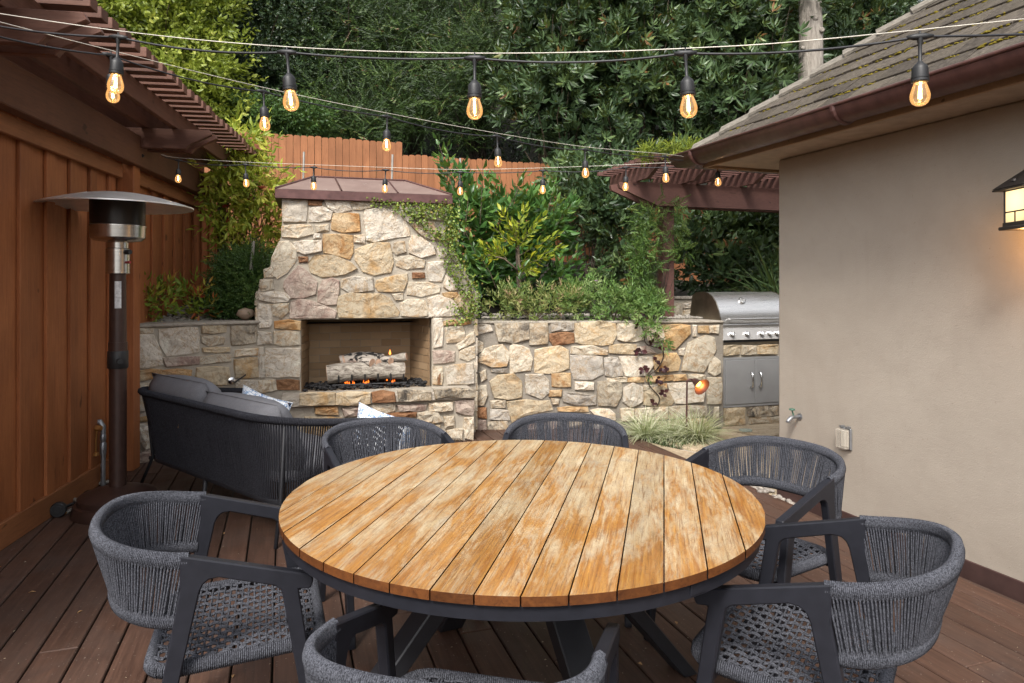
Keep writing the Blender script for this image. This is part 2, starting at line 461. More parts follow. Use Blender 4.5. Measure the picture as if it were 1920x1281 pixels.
M['hooddark'] = simple('stained_steel', (.30, .26, .20), .38, 1.0, .3, 6)
M['panel'] = simple('control_panel_steel', (.74, .73, .72), .34, .55, .05, 6)
M['steel2'] = (lambda n: (n.base(n.ramp(n.noise(n.coord((1, 1, 40)), 6, 4), [(.3, (.42, .40, .37)), (.7, (.56, .54, .51))])), n.set(.25, 1.0, .5), n.m)[-1])(N('polished_steel'))
M['chrome'] = simple('chrome', (.75, .75, .75), .12, 1.0, .03)
M['black'] = simple('black_plastic', (.013, .013, .014), .5)
M['cable'] = simple('black_cable', (.016, .016, .019), .5)
M['wire'] = simple('support_wire', (.62, .58, .50), .5, .2)
def bulbglass():
    n = N('bulb_glass')
    tr = n.n('ShaderNodeBsdfTransparent'); tr.inputs['Color'].default_value = (1.0, .92, .80, 1)
    gl = n.n('ShaderNodeBsdfGlossy'); gl.inputs['Roughness'].default_value = .06; gl.inputs['Color'].default_value = (1, .93, .82, 1)
    fr = n.n('ShaderNodeFresnel'); fr.inputs['IOR'].default_value = 1.5
    f = n.math('ADD', fr.outputs[0], .03)
    mx = n.n('ShaderNodeMixShader'); n.l(f, mx.inputs[0]); n.l(tr.outputs[0], mx.inputs[1]); n.l(gl.outputs[0], mx.inputs[2])
    em = n.n('ShaderNodeEmission'); em.inputs['Color'].default_value = (1.0, .56, .22, 1); em.inputs['Strength'].default_value = 1.2  # warm glow of the lit filament put into the glass as weak emission
    m2 = n.n('ShaderNodeMixShader'); m2.inputs[0].default_value = .075; n.l(mx.outputs[0], m2.inputs[1]); n.l(em.outputs[0], m2.inputs[2]); n.m.cycles.emission_sampling = 'NONE'
    n.l(m2.outputs[0], n.out.inputs['Surface']); return n.m
M['bulb'] = bulbglass()
M['filament'] = emit_mat('filament', (1.0, .50, .13), 9)
M['filamentglow'] = emit_mat('filament_core', (1.0, .74, .36), 26)
def pane_m():
    n = N('lantern_pane'); n.base((.3, .25, .16)); n.set(.4)
    tc = n.n('ShaderNodeTexCoord'); vl = n.n('ShaderNodeVectorMath', operation='LENGTH'); n.l(tc.outputs['Object'], vl.inputs[0])
    mr = n.n('ShaderNodeMapRange'); mr.inputs['From Min'].default_value = .07; mr.inputs['From Max'].default_value = .135; mr.inputs['To Min'].default_value = .85; mr.inputs['To Max'].default_value = .36  # lamp's hot spot put into the panes: emission fades away from the centre
    n.l(vl.outputs['Value'], mr.inputs['Value']); n.l(mr.outputs[0], n.b.inputs['Emission Strength'])
    n.b.inputs['Emission Color'].default_value = (1, .70, .33, 1); return n.m
M['pane'] = pane_m()
M['bronze'] = simple('lantern_bronze', (.06, .052, .047), .5, .6, .3, 30)
M['flame'] = emit_mat('flame', (1.0, .24, .04), 1.6)
M['ember'] = emit_mat('ember', (1.0, .16, .015), 1.2)
M['logbark'] = (lambda n: (n.base(n.mix(n.ramp(n.noise(n.coord((4, 14, 14)), 3, 6, .7, .6), [(.36, 0), (.62, 1)]), (.13, .105, .085), (.52, .47, .40))), n.set(.9, 0, .15), n.bump(n.noise(n.coord((5, 16, 16)), 3.5, 6, .7, .8), 1.0, .02), n.m)[-1])(N('ceramic_log_bark'))
M['logchar'] = (lambda n: (n.base(n.ramp(n.noise(n.coord((4, 9, 9)), 2.2, 5, .6), [(.44, (.012, .011, .011)), (.52, (.42, .37, .32))])), n.set(.9), n.bump(n.noise(n.coord(), 22, 5, .7), .8, .015), n.m)[-1])(N('charred_log'))
M['logend'] = simple('log_end', (.46, .30, .21), .9, var=.25, scale=30)
M['lava'] = simple('lava_rock', (.018, .017, .018), .8, var=.5, scale=20, bump=.6)
M['galv'] = simple('galvanised_pipe', (.33, .34, .36), .42, .8, .2, 20)
M['brass'] = simple('brass', (.58, .30, .10), .38, .8, .15)
M['hose'] = simple('grey_hose', (.30, .28, .24), .55)
M['plastic_clear'] = (lambda n: (n.base((.5, .45, .38)), n.set(.15, 0, .5), n.b.inputs['Alpha'].__setattr__('default_value', .42), n.m)[-1])(N('clear_cover'))
M['whiteplastic'] = simple('white_plastic', (.62, .58, .50), .4)
def pillow_m():
    n = N('blue_floral_fabric'); v = n.coord()
    f = n.noise(v, 17, 3, .5, 2.0); g = n.noise(v, 9, 2, .5, 1.2)
    c = n.mix(n.ramp(f, [(.46, 0), (.49, 1), (.52, 1), (.55, 0)]), (.74, .76, .78), (.14, .24, .43))
    c = n.mix(n.ramp(g, [(.62, 0), (.66, .7)]), c, (.30, .43, .60))
    n.base(c); n.set(.9, 0, .1); return n.m
M['pillow'] = pillow_m()
M['bark'] = (lambda n: (n.base(n.ramp(n.noise(n.coord((7, 7, 1.5)), 4, 6, .65), [(.3, (.19, .165, .14)), (.7, (.40, .36, .31))])), n.set(.9, 0, .2), n.bump(n.noise(n.coord((9, 9, 1.5)), 4, 6, .7), .8, .03), n.m)[-1])(N('grey_bark'))
M['twig'] = simple('twig_bark', (.13, .095, .065), .85, var=.35)
M['twigdark'] = simple('dark_twig_bark', (.055, .04, .03), .85, var=.35)
M['stake'] = simple('grey_stake', (.33, .31, .28), .6, .4)
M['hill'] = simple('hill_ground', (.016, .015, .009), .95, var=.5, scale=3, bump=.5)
M['ground'] = simple('ground_earth', (.07, .055, .04), .95, var=.3, scale=.8)
L = {}
L['conifer'] = leaf_mat('conifer_needles', [(0, (.010, .022, .007)), (.45, (.030, .060, .017)), (.8, (.072, .125, .030)), (.96, (.15, .22, .05)), (1, (.14, .08, .04))], .5, .15)
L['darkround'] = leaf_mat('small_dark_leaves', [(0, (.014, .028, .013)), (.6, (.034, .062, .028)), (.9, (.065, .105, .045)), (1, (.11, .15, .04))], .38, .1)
L['yellowgreen'] = leaf_mat('lime_leaves', [(0, (.11, .16, .02)), (.5, (.24, .30, .04)), (.85, (.37, .42, .065)), (1, (.46, .46, .09))], .45, .35)
L['bigleaf'] = leaf_mat('broad_evergreen_leaves', [(0, (.014, .028, .013)), (.4, (.042, .076, .032)), (.8, (.105, .165, .068)), (.96, (.19, .26, .08)), (1, (.24, .12, .05))], .34, .16)
L['laurel'] = leaf_mat('laurel_leaves', [(0, (.030, .080, .024)), (.55, (.065, .155, .038)), (.9, (.12, .23, .05)), (1, (.26, .34, .06))], .30, .22)
L['lime2'] = leaf_mat('young_lime_leaves', [(0, (.15, .21, .02)), (.5, (.28, .35, .035)), (.85, (.40, .46, .055)), (1, (.52, .50, .04))], .4, .35)
L['vine'] = leaf_mat('yellowing_vine_leaves', [(0, (.18, .25, .03)), (.4, (.38, .45, .055)), (.8, (.50, .50, .07)), (.93, (.52, .40, .08)), (.97, (.30, .09, .04)), (1, (.32, .03, .025))], .45, .35)
L['shrub'] = leaf_mat('fine_dark_green_leaves', [(0, (.028, .065, .018)), (.6, (.062, .125, .030)), (1, (.12, .20, .045))], .45, .2)
L['perennial'] = leaf_mat('fresh_green_leaves', [(0, (.07, .15, .04)), (.5, (.15, .26, .07)), (.9, (.26, .37, .12)), (1, (.36, .45, .20))], .42, .3)
L['pinkish'] = leaf_mat('pink_tinged_leaves', [(0, (.10, .17, .045)), (.5, (.22, .28, .08)), (.8, (.34, .35, .13)), (1, (.42, .22, .18))], .45, .3)
L['red'] = leaf_mat('red_tinged_leaves', [(0, (.12, .20, .03)), (.5, (.28, .37, .05)), (.72, (.50, .44, .06)), (.84, (.42, .13, .04)), (1, (.40, .035, .03))], .42, .3)
L['jasmine'] = leaf_mat('jasmine_leaves', [(0, (.045, .10, .025)), (.5, (.10, .185, .04)), (.9, (.18, .28, .065)), (1, (.32, .38, .10))], .42, .28)
L['mossy'] = leaf_mat('pergola_top_leaves', [(0, (.10, .15, .02)), (.6, (.21, .27, .03)), (1, (.33, .36, .05))], .45, .35)
L['ivy'] = leaf_mat('creeping_fig_leaves', [(0, (.075, .13, .022)), (.5, (.17, .24, .04)), (.9, (.29, .36, .065)), (1, (.30, .20, .06))], .42, .25)
L['maroon'] = leaf_mat('maroon_leaves', [(0, (.025, .008, .012)), (1, (.075, .022, .028))], .4, .1)
L['sedge'] = leaf_mat('variegated_blades', [(0, (.26, .33, .15)), (.4, (.46, .50, .29)), (.75, (.64, .65, .46)), (1, (.72, .71, .54))], .5, .3)
L['mondo'] = leaf_mat('dark_grass', [(0, (.018, .045, .014)), (1, (.055, .11, .03))], .45, .2)
L['strappy'] = leaf_mat('strap_leaves', [(0, (.025, .05, .018)), (1, (.09, .14, .045))], .4, .2)

# ------------------------------------------------------------------ reference frames of the place
DEC = R(18.5)                                     # deck boards lean this far left of the view axis
DF = Frame(0, 0, math.tan(DEC))                   # deck: u across the boards (e), -w along them
FP = Frame(0, 6.75, .295)                         # fireplace face
RW = Frame(0, 6.80, .05)                          # right garden wall
LW = Frame(-3.06, 5.45, .80)                      # left garden wall
GF = Frame(2.12, 6.95, .31)                       # grill counter face
HA = R(19.5)
HC = Vector((1.83, 4.69, 0))                      # house corner
HE = Vector((math.sin(HA), -math.cos(HA), 0))     # along the house wall towards the camera
HI = Vector((math.cos(HA), math.sin(HA), 0))      # into the house
BU = Vector((-.162, .987, 0)).normalized()        # along the left board wall, away
BN = Vector((.987, .162, 0)).normalized()         # from the board wall towards the deck
B0 = Vector((-2.916, 4.443, 0))
def BW(t, n, z): return B0 + BU * (t - 4.443) + BN * n + Vector((0, 0, z))    # t ~ world Y along the wall
BMAT = Matrix(((BN.x, BU.x, 0), (BN.y, BU.y, 0), (0, 0, 1))).to_4x4()           # local x = out of the wall, y = along
HMAT = Matrix(((-HI.x, HE.x, 0), (-HI.y, HE.y, 0), (0, 0, 1))).to_4x4()         # local x = out of house wall, y = along towards camera
def at(m, loc):
    q = m.copy(); q.translation = loc; return q

# ------------------------------------------------------------------ ground, terrain, deck, patio
g = MB(); k = 400; g.face(*[g.pt(p) for p in ((-k,-k,-.35),(k,-k,-.35),(k,k,-.35),(-k,k,-.35))])
tag(part('ground', g, M['ground']), kind='structure')

def front_y(x):
    if x < -3.15: return 5.6
    if x < -2.2: return 5.45 + .8 * (x + 3.06) + .28
    if x < -.3: return 6.75 + .295 * x + .35
    if x < 2.1: return 6.80 + .05 * x + .25
    return 7.55 + .31 * (x - 2.1)
def terr(x, y):
    f = front_y(x); d = max(0.0, y - f)
    fy = 9.6 + .35 * (x + 2.5)
    span = max(.6, fy - f); t = min(1, d / span)
    z = 1.06 + .75 * t * t * (3 - 2 * t) * (1.0 if x < .5 else max(.45, 1 - .2 * (x - .5)))
    if y > fy:
        e = y - fy; z += .55 * e + .012 * e * e
        z += .35 * math.sin(x * .7 + 1) * min(1, e / 3) + .2 * math.sin(y * .9 + x * .4) * min(1, e / 3)
    return z
hb = MB(); nx, ny = 60, 44
idx = []
for i in range(nx + 1):
    x = -16 + 34 * i / nx
    rowv = []
    for j in range(ny + 1):
        f = front_y(x); y = f + (30 - f) * (j / ny) ** 1.5
        rowv.append(hb.pt((x, y, terr(x, y))))
    idx.append(rowv)
for i in range(nx):
    for j in range(ny): hb.face(idx[i][j], idx[i+1][j], idx[i+1][j+1], idx[i][j+1])
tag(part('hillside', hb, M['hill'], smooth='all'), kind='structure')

deck = tag(put('deck', None, None), kind='structure')
pitch = .145
e_ref = 1749.0
pA = G(1749, 1143); eA = pA.dot(DF.a)
e_edge = 3.13
board_len = 1.0
def deck_board(e0, s0, s1):
    mb = MB(); w = .1370
    mb.box(-w/2, w/2, -(s1 - s0)/2, (s1 - s0)/2, -.028, 0)
    me = mb.mesh('deck_board', bevel=.004)
    m = DF.M(e0 + pitch/2, -(s0 + s1)/2, 0)
    o = inst('deck_board', me, m, deck, M['deck'])
n0 = int(math.floor((e_edge - eA) / pitch))
e = eA + n0 * pitch - pitch
for i in range(44):
    e0 = e - i * pitch
    ends = []
    s = -1.2 + random.uniform(0, 1.0)
    far = (6.78 if e0 > 1.6 else 6.5)
    # how far the board runs before it meets the stone walls
    segs = [-1.2]
    while s < far:
        s += random.choice([2.4, 3.0, 3.6])
        segs.append(min(s, far))
    for a, b in zip(segs[:-1], segs[1:]):
        if b - a > .2: deck_board(e0, a + .0015, b - .0015)
eb = e + pitch + .004
mb = MB(); mb.box(-.0, e_edge - eb, -3.9, 3.9, -.028, -.001)
inst('deck_board', mb.mesh('deck_board', bevel=.004), DF.M(eb, -2.9, 0), deck, M['deck'])
mb = MB(); mb.box(-.012, .012, -3.9, 3.9, -.16, -.003)
inst('fascia_board', mb.mesh('fascia_board'), DF.M(e_edge + .014, -2.9, 0), deck, M['deck'])
mb = MB(); mb.box(-6.4, 3.08, -6.4, 1.3, -.13, -.125)       # black sheet added below the boards for the dark of the void
o = inst('underdeck_shade', mb.mesh('underdeck_shade'), DF.M(0, 0, 0), deck, M['black'])

# flagstone patio to the right of the deck
patio = tag(put('patio', None, None), kind='structure')
mb = MB(); mb.prism([(DF.W(e_edge + .03, -4.9, 0)[0], DF.W(e_edge + .03, -4.9, 0)[1], -.075), (4.5, 5.2, -.075), (5.5, 8.6, -.075), (-.3, 7.2, -.075), (DF.W(e_edge + .03, -6.6, 0)[0], DF.W(e_edge + .03, -6.6, 0)[1], -.075)], (0, 0, .04))
part('mortar_bed', mb, M['mortar'], patio)
def flag(pts, z=-.012):
    c = sum((Vector(p) for p in pts), Vector()) / len(pts); mb = MB()
    out = []
    for i, p in enumerate(pts):
        q = pts[(i+1) % len(pts)]
        for t in (0, .33, .66):
            v = Vector(p).lerp(Vector(q), t); v += (c - v) * random.uniform(0, .025); out.append((v.x, v.y, z - .05))
    mb.prism(out, (0, 0, .05 + random.uniform(-.004, .004)))
    part('flagstone', mb, M['flag'], patio, bevel=.008)
def GG(px, py): q = G(px, py, -.012); return (q.x, q.y, 0)
flag([GG(1178, 820), GG(1300, 848), GG(1600, 800), GG(1600, 826), GG(1480, 930), GG(1452, 932)])
flag([GG(1182, 815), GG(1240, 800), GG(1370, 808), GG(1430, 822), GG(1303, 843)])
flag([GG(1340, 800), GG(1480, 785), GG(1600, 775), GG(1600, 796), GG(1435, 818)])
flag([GG(1160, 780), GG(1240, 775), GG(1340, 778), GG(1335, 797), GG(1240, 797), GG(1184, 808)])
mb = MB()
c = G(1398, 806, 0)
mb.lathe([(.0, -.01), (.062, -.01), (.062, .002), (.0, .004)], (c.x, c.y, .0), 20)
o = part('light_cover', mb, simple('green_glass_cover', (.36, .42, .36), .25)); tag(o, 'round pale green glass cover set in the flagstones by the grill', 'ground light')

# pebbles by the house corner
rk = MB(); 
def pebble(mb, c, r):
    ang = random.uniform(0, 6.28); q = Matrix.Rotation(ang, 3, 'Z')
    sx, sy, sz = r * random.uniform(.8, 1.4), r * random.uniform(.7, 1.1), r * random.uniform(.5, .8)
    b = []
    for (t, zz) in ((0, -1), (1, 0), (.72, .7), (0, 1)):
        if t == 0: b.append([mb.pt(Vector(c) + Vector((0, 0, zz * sz)))])
        else: b.append([mb.pt(Vector(c) + q @ Vector((math.cos(a) * sx * t, math.sin(a) * sy * t, zz * sz))) for a in [2*math.pi*i/7 for i in range(7)]])
    for i in range(7):
        j = (i+1) % 7
        mb.face(b[0][0], b[1][j], b[1][i]); mb.face(b[1][i], b[1][j], b[2][j], b[2][i]); mb.face(b[2][i], b[2][j], b[3][0])
pb_roots = put('pebbles', None, None)
tag(pb_roots, 'smooth grey and tan pebbles filling the gap at the house corner beside the deck', 'pebbles')
for i in range(90):
    s = random.uniform(-.15, .9); 
    p = HC + HE * (-.25 + s * .5) - HI * random.uniform(.0, .075) + Vector((0, 0, -.02))
    if i < 40: p = HC - HE * random.uniform(.0, .42) + HI * random.uniform(-.09, .25) + Vector((0, 0, .0))
    mb = MB(); pebble(mb, p, random.uniform(.016, .03)); part('pebble', mb, M['pebble'], pb_roots, smooth='all')
# ------------------------------------------------------------------ rough stones
def stone_mesh(F, poly, depth, w0=0.0, off=None, jit=.006, seglen=.09, grow=.013):
    """poly: (u,z) outline on the frame's plane at w0; the stone stands proud of the mortar"""
    n = len(poly); out = []
    for i in range(n):
        a = Vector(poly[i]); b = Vector(poly[(i+1) % n]); ln = (b - a).length
        k = max(1, min(4, int(round(ln / seglen))))
        for q in range(k): out.append(a.lerp(b, q / k))
    # soften the corners a little, roughen the edge
    m = len(out); res = []
    for i in range(m):
        p = out[i] * .93 + (out[i-1] + out[(i+1) % m]) * .035
        p = p + Vector((random.uniform(-jit, jit), random.uniform(-jit, jit))); res.append(p)
    c = sum(res, Vector((0, 0))) / m
    res = [p + (p - c).normalized() * grow for p in res]
    mb = MB(); rings = []
    tilt = (random.uniform(-.05, .05), random.uniform(-.05, .05))
    size = sum((p - c).length for p in res) / m
    for (ins, dd, js) in ((0.0, -.02, 0), (.002, .60, .25), (.010, 1.0, .30)):
        ring = []
        for p in res:
            d = (c - p); l = max(d.length, 1e-4); q = p + d * min(.5, ins / l)
            w = w0 + (depth * dd * (1 + random.uniform(-js, js)) if dd > 0 else dd)
            if dd > .9: w += (q - c)[0] * tilt[0] + (q - c)[1] * tilt[1]
            ring.append(mb.pt(F.W(q[0], w, q[1])))
        rings.append(ring)
    ring = []
    mm = max(5, m // 2); sel = [int(round(i * m / mm)) % m for i in range(mm)]
    for i in sel:
        p = res[i]; q = p.lerp(c, .5)
        w = w0 + depth * random.uniform(.75, 1.6) + (q - c)[0] * tilt[0] + (q - c)[1] * tilt[1]
        ring.append(mb.pt(F.W(q[0], w, q[1])))
    cc = mb.pt(F.W(c[0], w0 + depth * random.uniform(.8, 1.6), c[1]))
    for A, B in zip(rings[:-1], rings[1:]):
        for i in range(m):
            j = (i+1) % m; mb.face(A[i], A[j], B[j], B[i])
    T = rings[-1]
    for k in range(mm):
        k2 = (k+1) % mm; i = sel[k]; stop = sel[k2]
        while i != stop:
            j = (i+1) % m; mb.face(T[i], T[j], ring[k]); i = j
        mb.face(T[stop], ring[k2], ring[k]); mb.face(ring[k], ring[k2], cc)
    return mb
def stones(F, rows, sc, ox, oy, parent, w0=0.0, depth=.03, face=None):
    for kind, pts in rows:
        poly = [F.uz(ox + x / sc, oy + y / sc, w0) for x, y in pts]
        mb = stone_mesh(F, poly, depth * random.uniform(.75, 1.25), w0)
        part('stone', mb, SM[kind], parent)

def S(txt):
    out = []
    for line in txt.strip().split('\n'):
        a = line.split(); xs = [float(v) for v in a[1].split(',')]
        out.append((a[0], list(zip(xs[0::2], xs[1::2]))))
    return out

FIRE = S('''w 205,168,308,168,308,262,207,266
r 316,168,372,170,370,196,318,196
w 382,170,490,172,500,215,440,225,400,205
w 318,205,370,203,418,225,412,262,318,265
o 422,228,532,235,535,305,470,312,418,300
w 560,215,640,210,700,230,745,290,752,325,690,330,600,355,570,345,558,260
c 497,175,560,178,625,192,548,210,512,215
w 632,176,760,182,770,240,745,275,705,222
w 768,180,910,184,905,260,830,250,776,238
c 205,283,330,282,340,318,270,332,205,330
c 350,282,400,278,402,305,355,308
o 382,320,505,325,505,395,492,428,440,410,382,398
w 340,318,368,316,366,338,340,336
w 512,322,558,320,555,358,515,352
w 252,352,370,345,374,390,300,402,270,395
c 190,355,235,352,265,385,262,430,225,480,180,505,155,475,165,420
t 516,385,600,358,662,355,678,440,670,480,600,496,550,480,518,430
c 682,355,730,350,735,398,690,406,682,390
w 757,325,800,335,850,370,858,405,800,418,748,400
c 760,285,790,262,850,268,880,350,820,335
w 860,375,905,395,925,415,880,420
r 272,415,315,418,310,435,278,438
t 318,440,350,410,420,412,500,440,522,465,470,492,380,502,330,485
c 688,420,760,415,815,435,812,462,740,470,695,455
w 832,440,900,435,902,475,885,520,835,518
c 128,470,158,462,172,502,130,502
p 218,520,275,452,310,480,350,525,345,575,290,592,235,590,210,550
r 765,482,812,482,814,508,766,508
w 460,515,480,505,590,505,596,560,500,568,460,550
t 610,515,740,487,742,520,720,565,620,565,606,545
c 745,525,835,528,880,545,875,570,800,585,740,580
w 905,495,945,515,968,556,920,558,895,545
c 110,515,160,515,165,550,120,560,108,545
p 375,520,420,508,446,520,448,560,435,620,395,625,357,605,362,560
w 102,568,215,570,240,590,230,605,165,612,104,600
t 444,590,500,572,620,575,660,590,705,650,700,672,445,675
c 670,575,720,570,722,598,690,600
p 245,610,285,595,370,620,435,650,432,676,236,678
c 160,622,228,615,228,650,200,680,165,665
w 104,618,155,622,158,700,150,718,104,718
c 712,612,740,602,815,605,828,640,826,670,714,672
w 832,595,870,580,930,600,965,640,962,665,835,672
o 895,570,955,570,960,588,900,590
t 970,572,1010,590,1030,640,1022,672,975,655,940,600
o 175,692,280,690,280,728,175,725
w 104,735,160,742,160,790,104,790
c 168,735,280,735,280,790,240,798,170,790
w 104,806,126,808,128,930,104,930
w 132,810,280,808,278,930,135,930
r 182,945,275,945,275,985,182,985
c 106,950,175,945,178,985,120,1000,106,992
w 852,680,892,680,892,798,854,808
o 897,690,1012,685,1008,706,900,710
c 905,718,980,715,990,775,910,785
p 852,820,940,820,940,866,852,873
c 850,888,890,890,890,965,850,962
r 868,905,886,905,884,960,870,960
w 905,885,1020,872,1026,958,915,962
c 965,820,1028,795,1028,850,1000,858,965,850
c 950,790,1025,735,1028,780,960,812''')
HEARTH = S('''t 282,1002,430,1000,430,1049,282,1050
t 436,1000,580,1000,580,1048,438,1050
r 593,996,685,995,686,1035,595,1038
d 700,990,840,990,842,1033,705,1035
d 858,985,1033,985,1033,1015,862,1022''')
UNDER = S('''o 345,1062,440,1058,440,1090,350,1090
p 460,1062,560,1055,565,1092,470,1098
c 580,1052,690,1048,690,1076,600,1090
r 655,1085,780,1080,775,1102,660,1103
p 700,1050,820,1048,815,1072,705,1076
c 780,1085,870,1080,890,1120,800,1130
c 895,1105,940,1100,945,1145,900,1150
p 945,1034,1025,1030,1020,1095,950,1080
c 985,1110,1025,1105,1022,1200,985,1195
c 830,1044,930,1040,935,1072,835,1078
c 910,1160,975,1150,975,1200,920,1200
t 700,1112,790,1138,880,1135,885,1190,700,1190
c 480,1108,640,1110,680,1130,680,1190,480,1190
t 300,1100,460,1108,465,1190,300,1190''')
RWALL = S('''w 40,165,190,155,200,190,100,220,50,205
c 0,180,40,190,45,240,0,255
d 215,150,415,148,420,245,330,265,240,255
d 425,148,535,145,535,270,425,275
g 552,150,690,145,690,190,555,195
r 550,208,690,205,690,265,570,278,548,255
t 700,145,850,140,940,150,945,215,920,275,790,275,700,265
c 955,150,1080,150,1110,190,1105,245,1000,258,955,245
c 1120,170,1180,165,1225,185,1235,250,1140,260
o 1220,160,1385,160,1385,210,1300,305,1230,285,1240,200
c 10,290,120,255,145,270,140,310,60,355,10,365
c 115,375,160,300,260,280,300,320,290,405,200,405
c 305,290,330,275,420,300,440,360,435,430,310,442
t 460,310,600,285,655,310,660,420,600,442,455,440
c 675,288,800,285,895,310,890,335,675,332
t 905,280,1060,275,1065,335,905,325
p 1070,290,1130,290,1190,330,1075,325
g 670,342,860,352,868,450,800,482,690,482,672,420
g 870,355,955,355,985,460,920,470,880,455
w 962,350,1155,350,1165,400,1120,460,1000,462
o 1170,340,1300,330,1330,370,1310,430,1180,438
w 1320,310,1355,300,1350,340,1320,335
c 1335,430,1370,270,1480,220,1530,235,1540,310,1470,440
c 1500,370,1530,345,1570,380,1570,440,1530,465,1500,440
w 0,400,80,385,100,490,60,510,0,510
c 125,440,165,430,170,480,140,495
t 190,500,240,460,330,455,378,500,380,590,300,600,215,590
w 400,460,500,450,540,490,540,560,490,600,405,560
o 555,455,670,450,670,525,560,530
w 700,500,805,500,810,545,700,545
o 545,550,620,548,615,585,545,590
c 890,475,1005,475,1005,498,890,498
o 1015,475,1110,475,1110,498,1015,500
d 830,500,975,500,975,590,940,645,840,640
w 985,540,1040,505,1105,530,1105,610,1030,650,985,620
g 625,560,820,580,825,635,700,635,625,615
o 1120,470,1280,460,1280,490,1130,500
o 1290,460,1360,455,1365,485,1290,490
c 1375,460,1475,458,1475,485,1380,490
w 1255,510,1400,505,1470,560,1460,620,1300,625
t 1110,560,1230,515,1290,610,1270,640,1110,640
c 1490,480,1575,475,1575,630,1490,625
c 195,615,280,612,280,655,200,655
t 285,615,540,612,560,670,400,700,320,740
g 190,665,300,670,300,725,190,725
d 175,740,290,735,300,790,180,830
o 595,650,770,645,775,680,600,675
w 785,670,900,660,935,690,935,730,850,720
c 970,665,1050,660,1050,730,975,735
d 0,620,85,610,80,680,0,700
r 100,655,165,655,165,720,100,710
w 30,720,90,715,95,840,30,840
p 100,730,165,730,170,840,100,840
c 105,520,165,520,175,580,150,640,105,640
c 1060,660,1250,650,1250,720,1060,730
c 1260,650,1480,640,1490,700,1270,720
w 1400,165,1425,165,1425,225,1405,225
o 1435,165,1495,165,1495,205,1435,205
c 1505,162,1560,160,1560,205,1505,205
g 200,420,295,415,290,440,200,440
c 555,600,605,600,600,632,560,630
c 1110,520,1160,520,1160,545,1110,545
o 1200,512,1245,512,1245,530,1205,532
c 1530,655,1560,655,1560,720,1530,720
p 320,760,480,700,560,690,600,760,470,830,330,820
c 620,690,780,690,800,760,640,770
g 800,740,930,740,930,800,810,800
c 1060,745,1240,738,1240,780,1070,790
t 1260,735,1480,720,1500,770,1280,780''')
GRILLW = S('''t 1555,282,1685,282,1680,335,1555,338
c 1695,282,1778,282,1775,335,1695,335
t 1790,280,1910,278,1905,330,1790,333
t 1585,660,1710,655,1710,750,1590,755
d 1735,650,1920,640,1920,700,1735,705
c 1745,712,1920,705,1920,745,1745,750
c 1930,640,2040,636,2040,742,1930,746
t 1925,276,2040,274,2040,328,1925,330''')
LWALL = S('''c 560,398,655,398,655,420,560,425
w 556,440,655,432,690,500,695,555,620,570,556,560
w 680,405,845,395,850,505,715,518,690,470
t 862,390,970,390,968,420,865,422
c 865,435,965,440,960,468,900,475,868,460
d 990,395,1095,390,1095,465,990,472
p 700,530,850,520,850,555,710,565
c 855,525,985,515,985,545,860,555
t 870,485,985,485,985,505,870,505
c 1008,495,1110,488,1110,515,1008,522
t 1005,535,1105,530,1105,610,1010,612
o 556,590,690,575,690,610,600,628,556,625
o 695,582,820,580,815,610,700,615
t 845,570,980,570,980,640,845,645
w 1010,625,1105,625,1105,670,1010,675
w 556,680,615,670,620,750,560,762
c 556,640,660,635,655,660,556,665
t 556,780,575,780,575,835,556,835
o 590,785,640,775,640,800,600,803
w 590,815,650,812,660,905,620,918,590,870
o 556,860,580,855,595,910,575,960,556,970
p 590,940,640,920,655,970,590,980
w 670,680,800,670,810,740,680,750
c 680,770,820,760,820,830,670,830
t 830,665,980,660,980,740,830,745
c 840,760,990,755,985,830,840,835
w 1000,690,1100,690,1100,770,1000,775
c 670,850,830,845,830,930,680,935
t 850,850,980,850,980,920,850,925''')

# ------------------------------------------------------------------ outdoor fireplace
fire = thing('outdoor_fireplace', 'tall stone outdoor fireplace with hipped metal cap, arched shoulders and gas log firebox', 'fireplace', FP.W(-1.4, 0, 0))
Z3 = lambda x, y: FP.uz(440 + x / 2.2885, 300 + y / 2.2885)
uL, uR = Z3(98, 640)[0], Z3(1035, 640)[0]
uTL, uTR = Z3(203, 200)[0], Z3(905, 200)[0]
zS = Z3(98, 560)[1]; zS2 = Z3(205, 345)[1]; zT = 2.19
fuL, fuR = Z3(285, 800)[0], Z3(845, 800)[0]
zF0, zF1 = .455, 1.118
D = .78
mb = MB()
# body in pieces round the firebox, joined at the edges
mb.fbox(FP, uL, fuL, -D, 0, 0, zF1); mb.fbox(FP, fuR, uR, -D, 0, 0, zF1)
mb.fbox(FP, fuL, fuR, -D, 0, 0, zF0)
pts = [(uL, zF1), (uR, zF1), (uR, zS - .06), (uR - .02, zS + .02), (uR - .08, zS + .14), (uTR + .06, zS2 - .06), (uTR, zS2 + .06), (uTR, zT), (uTL, zT), (uTL, zS2 + .06), (uTL - .03, zS2 - .04), (uL + .09, zS + .18), (uL + .02, zS + .06), (uL, zS - .02)]
mb.prism([FP.W(u, 0, z) for u, z in pts], FP.n * -D)
body = part('masonry', mb, M['mortar'], fire)
stones(FP, FIRE, 2.2885, 440, 300, fire, 0, .019)
